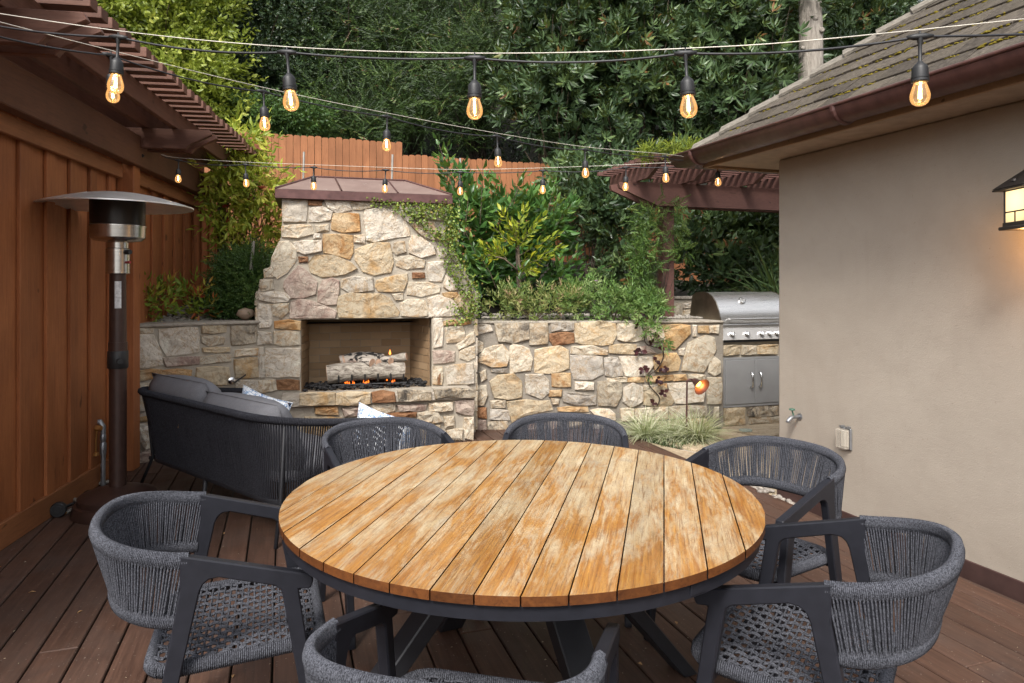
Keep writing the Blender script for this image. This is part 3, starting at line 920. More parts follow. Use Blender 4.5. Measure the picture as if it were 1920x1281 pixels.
# stones turned round the left corner and right corner
for (ua, sgn) in ((uL, -1), (uR, 1)):
    z = .02
    while z < 1.35:
        h = random.uniform(.12, .22); w = 0.0
        while w < .6:
            l = random.uniform(.18, .34)
            FS = Frame(0, 0, 0); FS.o = FP.W(ua, 0, 0); FS.a = -FP.n if sgn > 0 else FP.n; FS.n = FP.a * sgn
            if sgn > 0: poly = [(w + .01, z + .01), (min(w + l, .7) - .01, z + .01), (min(w + l, .7) - .01, z + h - .01), (w + .01, z + h - .01)]
            else: poly = [(-min(w + l, .7) + .01, z + .01), (-w - .01, z + .01), (-w - .01, z + h - .01), (-min(w + l, .7) + .01, z + h - .01)]
            part('stone', stone_mesh(FS, poly, .02, 0), SM[random.choice('wctc')], fire)
            w += l
        z += h
# hipped cap
mb = MB(); ov = .055; zc = 2.205; zr = 2.475
c0 = [FP.W(uTL - ov, ov, zc + .085), FP.W(uTR + ov, ov, zc + .085), FP.W(uTR + ov, -D - ov, zc + .085), FP.W(uTL - ov, -D - ov, zc + .085)]
rl = FP.uz(587, 333, -.40); rr = FP.uz(760, 339, -.40)
r0 = FP.W(rl[0], -.40, zr); r1 = FP.W(rr[0], -.40, zr)
ids = [mb.pt(p) for p in c0] + [mb.pt(r0), mb.pt(r1)]
mb.face(ids[0], ids[1], ids[5], ids[4]); mb.face(ids[1], ids[2], ids[5]); mb.face(ids[2], ids[3], ids[4], ids[5]); mb.face(ids[3], ids[0], ids[4]); mb.face(*reversed(ids[:4]))
roof = part('roof', mb, M['roofcopper'], fire)
mb = MB(); mb.fbox(FP, uTL - ov - .004, uTR + ov + .004, -D - ov, ov + .004, zc, zc + .083); part('fascia', mb, M['fasciacopper'], fire, bevel=.004)
for px0, px1 in ((640, 625), (735, 727)):
    pass
def on_roof(u, t):                         # front slope, t 0 eave .. 1 ridge
    a = FP.W(u, ov, zc + .088); b = FP.W(u + (0), -.40, zr + .003); return a.lerp(b, t)
for ua, ub in ((FP.uz(640, 367)[0], FP.uz(628, 334, -.4)[0]), (FP.uz(745, 369)[0], FP.uz(727, 338, -.4)[0])):
    mb = MB(); A = FP.W(ua, ov, zc + .09); B = FP.W(ub, -.40, zr + .004); mb.tube([A, B], .009, 4); part('seam', mb, M['fasciacopper'], fire)
for A, B in ((c0[0], r0), (c0[1], r1), (r0, r1)):
    mb = MB(); mb.tube([A + Vector((0, 0, .004)), B + Vector((0, 0, .004))], .011, 5); part('ridge_roll', mb, M['fasciacopper'], fire)

# firebox interior of fire bricks
bd = .52; spl = .13
bxL, bxR = fuL + spl * .5, fuR - spl
mb = MB()
W = FP.W
ids = [mb.pt(W(fuL, -.10, z)) for z in (zF0, zF1)] + [mb.pt(W(bxL, -bd, z)) for z in (zF0, zF1)] + [mb.pt(W(bxR, -bd, z)) for z in (zF0, zF1)] + [mb.pt(W(fuR, -.10, z)) for z in (zF0, zF1)]
for a in (0, 2, 4): mb.face(ids[a], ids[a+1], ids[a+3], ids[a+2])
ids2 = [mb.pt(W(u, w, z)) for (u, w) in ((fuL, 0), (fuL, -.10)) for z in (zF0, zF1)]
mb.face(ids2[0], ids2[1], ids2[3], ids2[2])
ids2 = [mb.pt(W(u, w, z)) for (u, w) in ((fuR, 0), (fuR, -.10)) for z in (zF0, zF1)]
mb.face(ids2[0], ids2[1], ids2[3], ids2[2])
q = [mb.pt(W(u, w, zF1 - .002)) for u, w in ((fuL, 0), (fuR, 0), (fuR, -bd), (fuL, -bd))]; mb.face(*q)
q = [mb.pt(W(u, w, zF0 + .002)) for u, w in ((fuL, 0), (fuR, 0), (fuR, -bd), (fuL, -bd))]; mb.face(*q)
fbx = part('firebox', mb, M['brickmortar'], fire)
def bricks(A, B, nrm, z0, z1, bl=.2, bh=.072):
    d = (B - A); ln = d.length; d.normalize(); r = 0; z = z0
    while z < z1 - .01:
        x = -(bl / 2) * (r % 2)
        h = min(bh, z1 - z)
        while x < ln - .02:
            a, b = max(0, x), min(ln, x + bl)
            if b - a > .03:
                mb = MB(); p = [A + d * (a + .003), A + d * (b - .003)]; t = random.uniform(.005, .009)
                lo, hi = Vector((0, 0, z + .003)), Vector((0, 0, z + h - .003))
                mb.hexa([p[0] + nrm * t + lo, p[1] + nrm * t + lo, p[1] - nrm * .01 + lo, p[0] - nrm * .01 + lo, p[0] + nrm * t + hi, p[1] + nrm * t + hi, p[1] - nrm * .01 + hi, p[0] - nrm * .01 + hi])
                part('brick', mb, M['brick'], fbx)
            x += bl
        z += bh; r += 1
bricks(W(bxL, -bd, 0), W(bxR, -bd, 0), FP.n, zF0, zF1)
A, B = W(bxR, -bd, 0), W(fuR, -.10, 0); dn = (B - A).normalized(); bricks(A, B, Vector((-dn.y, dn.x, 0)) if Vector((-dn.y, dn.x, 0)).dot(-FP.a) > 0 else Vector((dn.y, -dn.x, 0)), zF0, zF1)
A, B = W(fuL, -.10, 0), W(bxL, -bd, 0); dn = (B - A).normalized(); bricks(A, B, Vector((-dn.y, dn.x, 0)) if Vector((-dn.y, dn.x, 0)).dot(FP.a) > 0 else Vector((dn.y, -dn.x, 0)), zF0, zF1)
# hearth
HW = .36
huL = Z3(205, 1000)[0] ; huR = FP.uz(892, 744, HW)[0]
mb = MB(); mb.fbox(FP, huL, huR, .0, HW, .385, .463)
part('hearth_slab', mb, M['cap'], fire, bevel=.008)
mb = MB(); mb.fbox(FP, huL + .02, huR - .02, .0, HW - .04, 0, .383)
part('hearth_base', mb, M['mortar'], fire)
stones(FP, HEARTH, 2.2885, 440, 300, fire, HW, .022)
stones(FP, UNDER, 2.2885, 440, 300, fire, HW - .04, .026)
FS = Frame(0, 0, 0); FS.o = W(huR - .02, 0, 0); FS.a = -FP.n; FS.n = FP.a
for z0, z1 in ((.02, .19), (.2, .37)):
    part('stone', stone_mesh(FS, [(-HW + .06, z0), (-.02, z0), (-.02, z1), (-HW + .06, z1)], .02, 0), SM['c'], fire)

# grate, logs, flames, lava rock
cu = FP.uz(688, 700, -.22)[0]
lr = MB()
for i in range(420):
    u = random.uniform(fuL + .03, fuR - .05); w = random.uniform(-.40, -.02)
    pebble(lr, FP.W(u, w, zF0 + random.uniform(.005, .045)), random.uniform(.012, .026))
tag(part('lava_rock', lr, M['lava']), 'black lava rock bed on the firebox floor under the grate', 'lava rock', kind='stuff')
grate = thing('fire_grate', 'black iron fire grate holding the logs in the firebox', 'grate', FP.W(cu, -.2, zF0))
gz = zF0 + .048
mb = MB(); mb.tube([FP.W(cu - .33, -.06, gz - .04), FP.W(cu - .33, -.06, gz), FP.W(cu + .36, -.06, gz), FP.W(cu + .36, -.06, gz - .04)], .008, 6); part('front_bar', mb, M['black'], grate)
mb = MB(); mb.tube([FP.W(cu - .30, -.34, gz - .04), FP.W(cu - .30, -.34, gz), FP.W(cu + .33, -.34, gz), FP.W(cu + .33, -.34, gz - .04)], .008, 6); part('rear_bar', mb, M['black'], grate)
for i in range(6):
    u = cu - .27 + i * .12
    mb = MB(); mb.tube([FP.W(u, -.36, gz + .012), FP.W(u, -.10, gz + .012), FP.W(u, -.065, gz + .03), FP.W(u, -.06, gz + .095)], .009, 6); part('bar', mb, M['black'], grate)
def log(name, label, A, B, r0, r1, m, bend=.02, endm=True):
    A, B = Vector(A), Vector(B); o = thing(name, label, 'log', (A + B) / 2)
    k = 9; path = []; rad = []
    d = (B - A).normalized(); s = d.cross(Vector((0, 0, 1))).normalized()
    for i in range(k):
        t = i / (k - 1); p = A.lerp(B, t) + Vector((0, 0, math.sin(t * 3.1) * bend)) + s * random.uniform(-.004, .004)
        path.append(p); rad.append((r0 * (1 - t) + r1 * t) * random.uniform(.93, 1.06))
    mb = MB(); mb.tube(path, rad, 12, cap=False); part('bark', mb, m, o, smooth='all')
    for p, q, r in ((path[0], path[1], rad[0]), (path[-1], path[-2], rad[-1])):
        mb = MB(); dd = (p - q).normalized(); mb.tube([q.lerp(p, .2), p + dd * .003], [r * .9, r * .97], 12); part('cut_end', mb, M['logend'], o)
log('log', 'large pale grey log lying along the front of the grate', FP.W(cu - .37, -.15, gz + .090), FP.W(cu + .34, -.13, gz + .10), .092, .086, M['logbark'])
log('log', 'blackened log behind and above the front log', FP.W(cu - .24, -.32, gz + .185), FP.W(cu + .16, -.27, gz + .205), .062, .052, M['logchar'], .03)
log('log', 'small birch log pointing forward over the front log', FP.W(cu - .12, -.30, gz + .215), FP.W(cu + .035, -.075, gz + .190), .040, .044, M['logchar'], 0)
log('log', 'thin pale log poking out to the right', FP.W(cu + .08, -.26, gz + .185), FP.W(cu + .37, -.15, gz + .235), .038, .041, M['logbark'], 0)
log('log', 'short knotty log beside the thin pale log', FP.W(cu + .10, -.28, gz + .225), FP.W(cu + .21, -.09, gz + .205), .036, .033, M['logchar'], 0)
log('log', 'short grey stub between the birch log and the knotty log', FP.W(cu - .03, -.26, gz + .19), FP.W(cu + .10, -.10, gz + .195), .034, .033, M['logbark'], 0)
def flame(label, c, h, r, m):
    mb = MB(); c = Vector(c)
    mb.lathe([(r * .3, 0), (r, h * .22), (r * .75, h * .5), (r * .35, h * .8), (.0005, h)], c, 8)
    tag(part('flame', mb, m, None, smooth='all'), label, 'flame')
flame('small orange flame behind the thin pale log at right', FP.W(cu + .225, -.27, gz + .245), .055, .012, M['flame'])
flame('small orange flame licking left of the birch log', FP.W(cu - .145, -.20, gz + .135), .055, .014, M['flame'])
em = MB()
for (a, b) in ((-.24, -.10), (-.05, .02), (.18, .28)):
    for i in range(5):
        u = cu + random.uniform(a, b); em.lathe([(.004, 0), (.007, .010), (.0005, random.uniform(.02, .04))], FP.W(u, random.uniform(-.17, -.07), zF0 + random.uniform(.03, .06)), 6)
tag(part('embers', em, M['ember']), 'row of low glowing orange gas flames under the front log', 'embers', kind='stuff')

# ------------------------------------------------------------------ garden walls
lw = thing('stone_wall', 'low cream stone garden wall between the board wall and the fireplace, behind the sofa', 'stone wall', LW.W(0, 0, 0), 'low stone garden walls')
mb = MB(); mb.fbox(LW, -.25, 1.06, -.30, 0, 0, 1.085); part('masonry', mb, M['mortar'], lw)
mb = MB(); mb.fbox(LW, -.25, 1.055, -.33, .03, 1.087, 1.115); part('wall_cap', mb, M['cap'], lw, bevel=.008)
stones(LW, LWALL, 2.2875, 0, 440, lw, 0, .020)
rw = thing('stone_wall', 'low multicoloured stone garden wall between the fireplace and the grill', 'stone wall', RW.W(0, 0, 0), 'low stone garden walls')
r_u0 = -.37; r_u1 = 2.14
mb = MB(); mb.fbox(RW, r_u0, r_u1, -.32, 0, -.1, 1.045); part('masonry', mb, M['mortar2'], rw)
mb = MB(); mb.fbox(RW, r_u0, r_u1, -.35, .02, 1.047, 1.072); part('wall_cap', mb, M['cap'], rw, bevel=.008)
stones(RW, RWALL, 3.2, 860, 560, rw, 0, .024)
# ------------------------------------------------------------------ grill counter and grill
gc = thing('grill_counter', 'stone outdoor kitchen counter with steel double doors under the grill', 'grill counter', GF.W(0, 0, 0))
GU = 1.25
mb = MB(); mb.fbox(GF, -.02, GU, -.80, 0, -.1, .845); part('masonry', mb, M['mortar'], gc)
mb = MB(); mb.fbox(GF, -.30, -.002, -.80, -.03, .847, 1.045); mb.fbox(GF, -.30, GU, -.86, -.62, .849, 1.045); part('upstand', mb, M['mortar'], gc)
mb = MB(); mb.fbox(GF, -.32, .0, -.62, -.015, 1.047, 1.068); part('counter_top', mb, M['cap'], gc, bevel=.006)
stones(GF, GRILLW, 3.2, 860, 560, gc, 0, .024)
# raised back wall left of the grill
bw_ = thing('stone_wall', 'short raised stone wall behind the grill to its left, topped by a thin cap', 'stone wall', GF.W(-.5, -.85, 0), 'low stone garden walls')
b0 = GF.uz(1257, 600, -.80)[0]; b1 = GF.uz(1330, 600, -.80)[0]
mb = MB(); mb.fbox(GF, b0, 1.3, -1.0, -.80, .9, 1.27); part('masonry', mb, M['mortar'], bw_)
mb = MB(); mb.fbox(GF, b0 - .01, 1.3, -1.03, -.775, 1.272, 1.305); part('wall_cap', mb, M['cap'], bw_, bevel=.006)
for kind, pts in S('''c 1258,570,1275,571,1273,600,1256,602
w 1279,570,1297,568,1298,577,1280,578
c 1280,582,1298,580,1298,601,1278,602
t 1258,606,1300,604,1300,625,1258,625'''):
    part('stone', stone_mesh(GF, [GF.uz(x, y, -.80) for x, y in pts], .022, -.80, jit=.003), SM[kind], bw_)

grill = thing('gas_grill', 'stainless steel built in gas grill with curved hood and five control knobs', 'grill', GF.W(.4, -.3, .85))
gw = .86
hood_prof = [(.0, 1.035), (-.012, 1.10), (-.04, 1.175), (-.085, 1.25), (-.15, 1.31), (-.22, 1.345), (-.30, 1.358), (-.45, 1.35), (-.52, 1.32), (-.57, 1.10), (-.57, 1.035)]
mb = MB(); n = len(hood_prof)
a = [mb.pt(GF.W(.012, w, z)) for w, z in hood_prof]; b = [mb.pt(GF.W(gw - .012, w, z)) for w, z in hood_prof]
for i in range(n - 1): mb.face(a[i], a[i+1], b[i+1], b[i])
hood = part('hood', mb, M['steel'], grill, smooth=True)
for u0 in (.0, gw - .012):
    mb = MB(); mb.prism([GF.W(u0, w + (.006 if i < 5 else 0), z + (.004 if 2 < i < 8 else 0)) for i, (w, z) in enumerate(hood_prof)], GF.a * .012); part('hood_side', mb, M['hooddark'], grill)
mb = MB(); mb.tube([GF.W(.10, .0, 1.085), GF.W(.10, .05, 1.085)], .008, 6); mb.tube([GF.W(gw - .10, 0, 1.085), GF.W(gw - .10, .05, 1.085)], .008, 6)
mb.tube([GF.W(.08, .05, 1.085), GF.W(.3, .058, 1.083), GF.W(gw - .3, .058, 1.083), GF.W(gw - .08, .05, 1.085)], [.006, .015, .015, .006], 10); part('hood_handle', mb, M['steel'], grill, smooth=True)
tu, tz = .33, 1.262
mw = Matrix.Rotation(0, 3, 'Z')
nd = (GF.n * .62 + Vector((0, 0, .78))).normalized(); ax = nd.to_track_quat('Z', 'Y').to_matrix()
tc_ = GF.W(tu, -.100, 1.268)
mb = MB(); mb.lathe([(.040, -.004), (.040, .012), (.033, .014), (.032, .010), (0, .010)], tc_, 24, ax); part('thermometer', mb, M['chrome'], grill, smooth=True)
mb = MB(); mb.lathe([(.031, .0105), (.0, .0112)], tc_, 20, ax); part('dial', mb, simple('grey_dial', (.22, .22, .215), .4), grill)
mb = MB(); mb.hexa([tc_ + ax @ Vector(p) for p in ((-.002, -.004, .012), (.002, -.004, .012), (.002, .024, .012), (-.002, .024, .012), (-.002, -.004, .0135), (.002, -.004, .0135), (.002, .024, .0135), (-.002, .024, .0135))]); part('needle', mb, M['black'], grill)
mb = MB(); mb.fbox(GF, -.006, gw + .006, -.57, .028, .995, 1.032); part('hood_sill', mb, M['steel'], grill, bevel=.006)
mb = MB(); mb.prism([GF.W(0, .022, .992), GF.W(0, .05, .872), GF.W(0, .0, .872), GF.W(0, -.02, .992)], GF.a * gw); panel = part('control_panel', mb, M['panel'], grill, bevel=.003)
mb = MB(); mb.fbox(GF, -.004, gw, -.3, .035, .848, .866); part('drip_rail', mb, M['black'], grill)
kn = (GF.n * .97 + Vector((0, 0, .23))).normalized(); kax = kn.to_track_quat('Z', 'Y').to_matrix()
for px in (1372, 1400, 1427, 1442, 1456):
    u = GF.uz(px, 624, .04)[0]; c = GF.W(u, .041, .930)
    mb = MB(); mb.lathe([(.026, -.004), (.026, .006), (.019, .010), (.019, .030), (.015, .034), (0, .034)], c, 16, kax)
    kb = part('control_knob', mb, M['chrome'], grill, smooth=True)
    mb = MB(); mb.hexa([c + kax @ Vector(p) for p in ((-.005, -.02, .032), (.005, -.02, .032), (.005, .02, .032), (-.005, .02, .032), (-.005, -.02, .046), (.005, -.02, .046), (.005, .02, .046), (-.005, .02, .046))]); part('knob_grip', mb, M['chrome'], kb, bevel=.002)
# access doors
d0 = GF.uz(1353, 720)[0]; dm = GF.uz(1412, 715)[0]; dw = dm - d0
zt, zb = GF.uz(1354, 671)[1], GF.uz(1356, 764)[1]
dr = thing('access_doors', 'brushed steel double access doors with arched handles in the stone counter below the grill', 'cabinet doors', GF.W(dm, 0, zb))
mb = MB()
mb.fbox(GF, d0, d0 + .024, .0, .026, zb, zt); mb.fbox(GF, dm + dw - .024, dm + dw, .0, .026, zb, zt); mb.fbox(GF, d0 + .024, dm + dw - .024, 0, .026, zt - .024, zt); mb.fbox(GF, d0 + .024, dm + dw - .024, 0, .026, zb, zb + .024)
mb.fbox(GF, d0 + .024, dm + dw - .024, -.02, .002, zb + .024, zt - .024)
part('door_frame', mb, M['steeldoor'], dr)
for (ua, ub, hu) in ((d0 + .028, dm - .002, dm - .052), (dm + .002, dm + dw - .028, dm + .052)):
    mb = MB(); mb.fbox(GF, ua, ub, .004, .032, zb + .028, zt - .028); dd_ = part('door', mb, M['steeldoor'], dr, bevel=.003)
    zc_ = (zb + zt) / 2 + .02
    mb = MB(); mb.tube([GF.W(hu, .03, zc_ + .075), GF.W(hu, .06, zc_ + .07), GF.W(hu, .068, zc_ + .04), GF.W(hu, .068, zc_ - .04), GF.W(hu, .06, zc_ - .07), GF.W(hu, .03, zc_ - .075)], .010, 8); part('handle', mb, M['chrome'], dd_, smooth='all')

# ------------------------------------------------------------------ house
house = thing('house', 'tan stucco house end with mossy shingle hip roof and dark copper gutter', 'house', HC)
def HP(s, i, z): return HC + HE * s + HI * i + Vector((0, 0, z))     # s along the wall to the camera, i into the house
zsof = 2.29
mb = MB(); mb.hexa([HP(0, 0, -.3), HP(7, 0, -.3), HP(7, 5, -.3), HP(0, 5, -.3), HP(0, 0, zsof), HP(7, 0, zsof), HP(7, 5, zsof), HP(0, 5, zsof)])
# subdivide lightly so that the corner is soft
part('wall', mb, M['stucco'], house, bevel=.012, segs=2)
mb = MB(); mb.hexa([HP(-.008, -.008, -.34), HP(7, -.008, -.34), HP(7, .05, -.34), HP(-.008, .05, -.34), HP(-.008, -.008, .055), HP(7, -.008, .055), HP(7, .05, .055), HP(-.008, .05, .055)]); part('base_flashing', mb, M['flash'], house, bevel=.003)
OV = .36
mb = MB(); mb.hexa([HP(-OV + .02, -OV + .02, zsof + .002), HP(7, -OV + .02, zsof + .002), HP(7, .3, zsof + .002), HP(-OV + .02, .3, zsof + .002), HP(-OV + .02, -OV + .02, zsof + .02), HP(7, -OV + .02, zsof + .02), HP(7, .3, zsof + .02), HP(-OV + .02, .3, zsof + .02)])
mb.hexa([HP(-OV + .02, .302, zsof + .002), HP(.3, .302, zsof + .002), HP(.3, 5, zsof + .002), HP(-OV + .02, 5, zsof + .002), HP(-OV + .02, .302, zsof + .02), HP(.3, .302, zsof + .02), HP(.3, 5, zsof + .02), HP(-OV + .02, 5, zsof + .02)])
part('soffit', mb, M['soffit'], house)
mb = MB(); mb.hexa([HP(-OV, -OV, zsof - .018), HP(7, -OV, zsof - .018), HP(7, -OV + .022, zsof - .018), HP(-OV, -OV + .022, zsof - .018), HP(-OV, -OV, zsof + .13), HP(7, -OV, zsof + .13), HP(7, -OV + .022, zsof + .13), HP(-OV, -OV + .022, zsof + .13)]); part('fascia', mb, M['fascia'], house, bevel=.002)
mb = MB(); mb.hexa([HP(-OV - .002, -OV + .024, zsof - .018), HP(-OV + .02, -OV + .024, zsof - .018), HP(-OV + .02, 5, zsof - .018), HP(-OV - .002, 5, zsof - .018), HP(-OV - .002, -OV + .024, zsof + .13), HP(-OV + .02, -OV + .024, zsof + .13), HP(-OV + .02, 5, zsof + .13), HP(-OV - .002, 5, zsof + .13)]); part('fascia', mb, M['fascia'], house, bevel=.002)
# half round gutter swept round the corner
gr_ = .084; gzc = zsof + .075; go = OV + gr_ + .004
def gutter_prof(c, out):           # list of points, half round open on top with a rolled lip
    pts = []
    for q in range(11):
        a = math.pi + math.pi * q / 10
        pts.append(c + out * (-math.cos(a) * -gr_ if False else math.cos(a) * gr_) + Vector((0, 0, math.sin(a) * gr_)))
    return pts
mb = MB(); rings = []
oL = -HI; oE = -HE
secs = [(HP(7, -go, gzc), oL), (HP(3, -go, gzc), oL), (HP(1, -go, gzc), oL)]
cor = (HP(-go, -go, gzc), (oL + oE))
secs += [cor, (HP(-go, 2, gzc), oE), (HP(-go, 5, gzc), oE)]
for c, o in secs:
    rings.append([mb.pt(c + o * (math.cos(math.pi + math.pi * q / 10)) * gr_ * -1 + Vector((0, 0, math.sin(math.pi + math.pi * q / 10) * gr_))) for q in range(11)])
for A, B in zip(rings[:-1], rings[1:]):
    for q in range(10): mb.face(A[q], A[q+1], B[q+1], B[q])
part('gutter', mb, M['copper'], house, smooth='all')
mb = MB(); mb.tube([c + o * gr_ + Vector((0, 0, .002)) for c, o in secs], .010, 6); part('gutter_lip', mb, M['copper'], house, smooth='all')
for s in (-.26, 1.02, 3.2):
    mb = MB(); c = HP(s, -go, gzc); mb.tube([c + oL * math.cos(a) * (gr_ + .005) + Vector((0, 0, math.sin(a) * (gr_ + .005))) for a in [math.pi + math.pi * q / 10 for q in range(11)]], .006, 5, ell=(1, 2.2)); part('gutter_joint', mb, M['copper'], house)
# roof
PIT = .78; zeave = 2.392
ED = OV + .035
def RP(t, h, lift=0.0):               # t along the eave from the corner, h horizontal distance up the slope
    p = HP(t - ED, h - ED, zeave + PIT * h)
    nn = (-HI * PIT + Vector((0, 0, 1))).normalized(); return p + nn * lift
hm = 2.4
mb = MB()
i0 = [mb.pt(p) for p in (RP(0, 0), RP(7, 0), RP(7, hm), RP(hm, hm))]; mb.face(*i0)
def RP2(t, h): return HP(h - ED, t - ED, zeave + PIT * h)
i1 = [mb.pt(p) for p in (RP2(0, 0), RP2(5, 0), RP2(5, hm), RP2(hm, hm))]; mb.face(*i1)
roof = part('roof', mb, M['shingle'], house)
expo = .137; sw = .215
sm = MB(); sl = math.sqrt(1 + PIT * PIT)
sm.box(-sw/2 + .003, sw/2 - .003, -.005, .20, -.006, .017)
shm = sm.mesh('shingle', bevel=.002)
upv = (HI + Vector((0, 0, PIT))).normalized(); nrm = (-HI * PIT + Vector((0, 0, 1))).normalized()
ms = Matrix((( HE.x, upv.x, nrm.x), (HE.y, upv.y, nrm.y), (HE.z, upv.z, nrm.z))).to_4x4()
moss = MB()
for r in range(11):
    h = -.02 + r * expo
    t = h + .02 + random.uniform(0, .15)
    while t < 3.3:
        tilt = Matrix.Rotation(R(3.2 + random.uniform(-.4, .4)), 4, 'X') 
        m = at(ms, RP(t + sw/2, h, .012 + random.uniform(-.002, .003))) @ Matrix.Rotation(R(-3.5 + random.uniform(-.5, .5)), 4, 'X') @ Matrix.Rotation(R(random.uniform(-.7, .7)), 4, 'Z')
        if t + sw/2 > h + .05: inst('shingle', shm, m, roof, M['shingle'])
        t += sw
    # moss tufts along the butt edge
    t = h + .1
    while t < 3.3:
        if random.random() < .45 + .50 * max(0, math.sin(t * 2.7 + r * 1.9)):
            for q in range(random.randint(2, 6)):
                pebble(moss, RP(t + random.uniform(-.03, .03), h + random.uniform(-.012, .010), random.uniform(.012, .020)), random.uniform(.006, .015))
        t += .028
for q in range(60):
    h = random.uniform(.05, 1.3); t = h + random.uniform(.1, 2.2); pebble(moss, RP(t, h, .02), random.uniform(.003, .007))
tag(part('moss', moss, M['moss'], roof), kind='stuff')
M['hipsh'] = simple('weathered_hip_shingle', (.19, .17, .143), .95, var=.3, scale=30, bump=.5, spec=.1)
hipd = (RP(1, 1) - RP(0, 0)).normalized()
for k in range(13):
    a = RP(k * expo - .01, k * expo - .01, .0); b = RP((k + 1.55) * expo, (k + 1.55) * expo, 0)
    mb = MB(); n1 = nrm; sL = HE; wdt = .115
    n2 = (HE * -PIT + Vector((0, 0, 1))).normalized() 
    # two leaves folded over the hip
    lift0, lift1 = .045, .018
    vL = (HE - hipd * HE.dot(hipd)).normalized(); vR = (HI - hipd * HI.dot(hipd)).normalized()
    vL = (vL - nrm * vL.dot(nrm)).normalized()
    n2 = (-HE * PIT + Vector((0, 0, 1))).normalized(); vR = (vR - n2 * vR.dot(n2)).normalized()
    up = Vector((0, 0, 1))
    mb.hexa([a + up * lift0, a + vL * wdt + nrm * lift0 * .8, b + vL * wdt + nrm * lift1 * .6, b + up * lift1, a + up * (lift0 + .020), a + vL * wdt + nrm * (lift0 * .8 + .018), b + vL * wdt + nrm * (lift1 * .6 + .008), b + up * (lift1 + .010)])
    mb.hexa([a + up * lift0, b + up * lift1, b + vR * wdt + n2 * lift1 * .6, a + vR * wdt + n2 * lift0 * .8, a + up * (lift0 + .020), b + up * (lift1 + .010), b + vR * wdt + n2 * (lift1 * .6 + .008), a + vR * wdt + n2 * (lift0 * .8 + .018)])
    part('hip_shingle', mb, M['hipsh'], roof)

def on_house(px, py, out=0.0):          # photo point on the house wall plane
    r = ray(px, py); n = -HI; p0 = HC + n * out; c = Vector((0, 0, CAM_H)); t = (p0 - c).dot(n) / r.dot(n); return c + r * t
# hose bib
q = on_house(1500, 781); fb = thing('garden_tap', 'small green handled garden tap on the stucco wall', 'tap', q)
mb = MB(); mb.lathe([(.022, 0), (.022, .006), (.010, .008), (.010, .05)], q, 12, (-HI).to_track_quat('Z', 'Y').to_matrix()); part('flange', mb, M['galv'], fb)
o1 = q - HI * .05
mb = MB(); mb.tube([o1 + HI * .005, o1 - HI * .02 - Vector((0, 0, .003)), o1 - HI * .045 - Vector((0, 0, .02)), o1 - HI * .05 - Vector((0, 0, .035))], [.012, .014, .012, .015], 10); part('spout', mb, M['galv'], fb, smooth='all')
mb = MB(); mb.tube([o1, o1 + Vector((0, 0, .045)) - HI * .015], .005, 6); mb.lathe([(.018, 0), (.020, .004), (.018, .010), (0, .010)], o1 + Vector((0, 0, .045)) - HI * .015, 12); part('handle', mb, simple('green_tap', (.05, .13, .09), .5), fb)
# outlet
q = on_house(1588, 822); ob = thing('outdoor_outlet', 'weatherproof outlet with clear bubble cover on the stucco wall', 'outlet', q)
def hbox(mb, c, s0, s1, o0, o1, z0, z1):
    f = lambda s, o, z: c + HE * s - HI * o + Vector((0, 0, z))
    mb.hexa([f(s0, o1, z0), f(s1, o1, z0), f(s1, o0, z0), f(s0, o0, z0), f(s0, o1, z1), f(s1, o1, z1), f(s1, o0, z1), f(s0, o0, z1)])
mb = MB(); hbox(mb, q, -.042, .042, .0, .014, -.064, .064); part('back_plate', mb, M['galv'], ob, bevel=.003)
mb = MB(); hbox(mb, q, -.028, .028, .0142, .020, -.05, .05); rp = part('receptacle', mb, M['whiteplastic'], ob, bevel=.003)
mb = MB(); hbox(mb, q, -.040, .040, .016, .055, -.060, .060); part('cover', mb, M['plastic_clear'], ob, bevel=.008)
mb = MB(); hbox(mb, q, -.03, -.015, .0, .03, .066, .076); hbox(mb, q, .015, .03, .0, .03, .066, .076); part('hinge', mb, M['galv'], ob)

# lantern on the wall
lq = on_house(1936, 372, .17); ln = thing('wall_lantern', 'lit bronze craftsman wall lantern with amber panes hanging on the stucco wall', 'lantern', lq)
LM = at(HMAT, lq) @ Matrix.Rotation(R(-24), 4, 'Z')
def lb(x0, x1, y0, y1, z0, z1, name, m, bevel=0.002):
    mb = MB(); mb.m = LM; mb.box(x0, x1, y0, y1, z0, z1); return part(name, mb, m, ln, bevel=bevel)
hw = .070
zb_, zt_ = -.10, .045
for sx in (-1, 1):
    for sy in (-1, 1): lb(sx * hw - .005, sx * hw + .005, sy * hw - .005, sy * hw + .005, zb_, zt_, 'corner_post', M['bronze'])
lb(-hw - .02, hw + .02, -hw - .02, hw + .02, zb_ - .034, zb_ - .018, 'base_plate', M['bronze'], .004)
lb(-hw - .008, hw + .008, -hw - .008, hw + .008, zb_ - .018, zb_, 'base_rim', M['bronze'])
zm = zb_ + .045
for ax_ in (0, 1):
    for sg in (-1, 1):
        def q_(a0, a1, d0, d1, z0, z1, name, m):
            if ax_ == 0: return lb(sg * hw + d0, sg * hw + d1, a0, a1, z0, z1, name, m, 0)
            return lb(a0, a1, sg * hw + d0, sg * hw + d1, z0, z1, name, m, 0)
        q_(-hw + .005, hw - .005, -.004, .004, zm - .003, zm + .003, 'glazing_bar', M['bronze'])
        q_(-.003, .003, -.0038, .0038, zb_, zm - .003, 'glazing_bar', M['bronze'])
        q_(-hw + .005, hw - .005, -.004, .004, zt_ - .008, zt_, 'glazing_bar', M['bronze'])
        for (a0, a1, z0, z1) in ((-hw + .005, hw - .005, zm + .003, zt_ - .008), (-hw + .005, -.003, zb_, zm - .003), (.003, hw - .005, zb_, zm - .003)):
            q_(a0, a1, -.001, .001, z0, z1, 'pane', M['pane'])
mb = MB(); mb.m = LM
rw_ = hw + .036
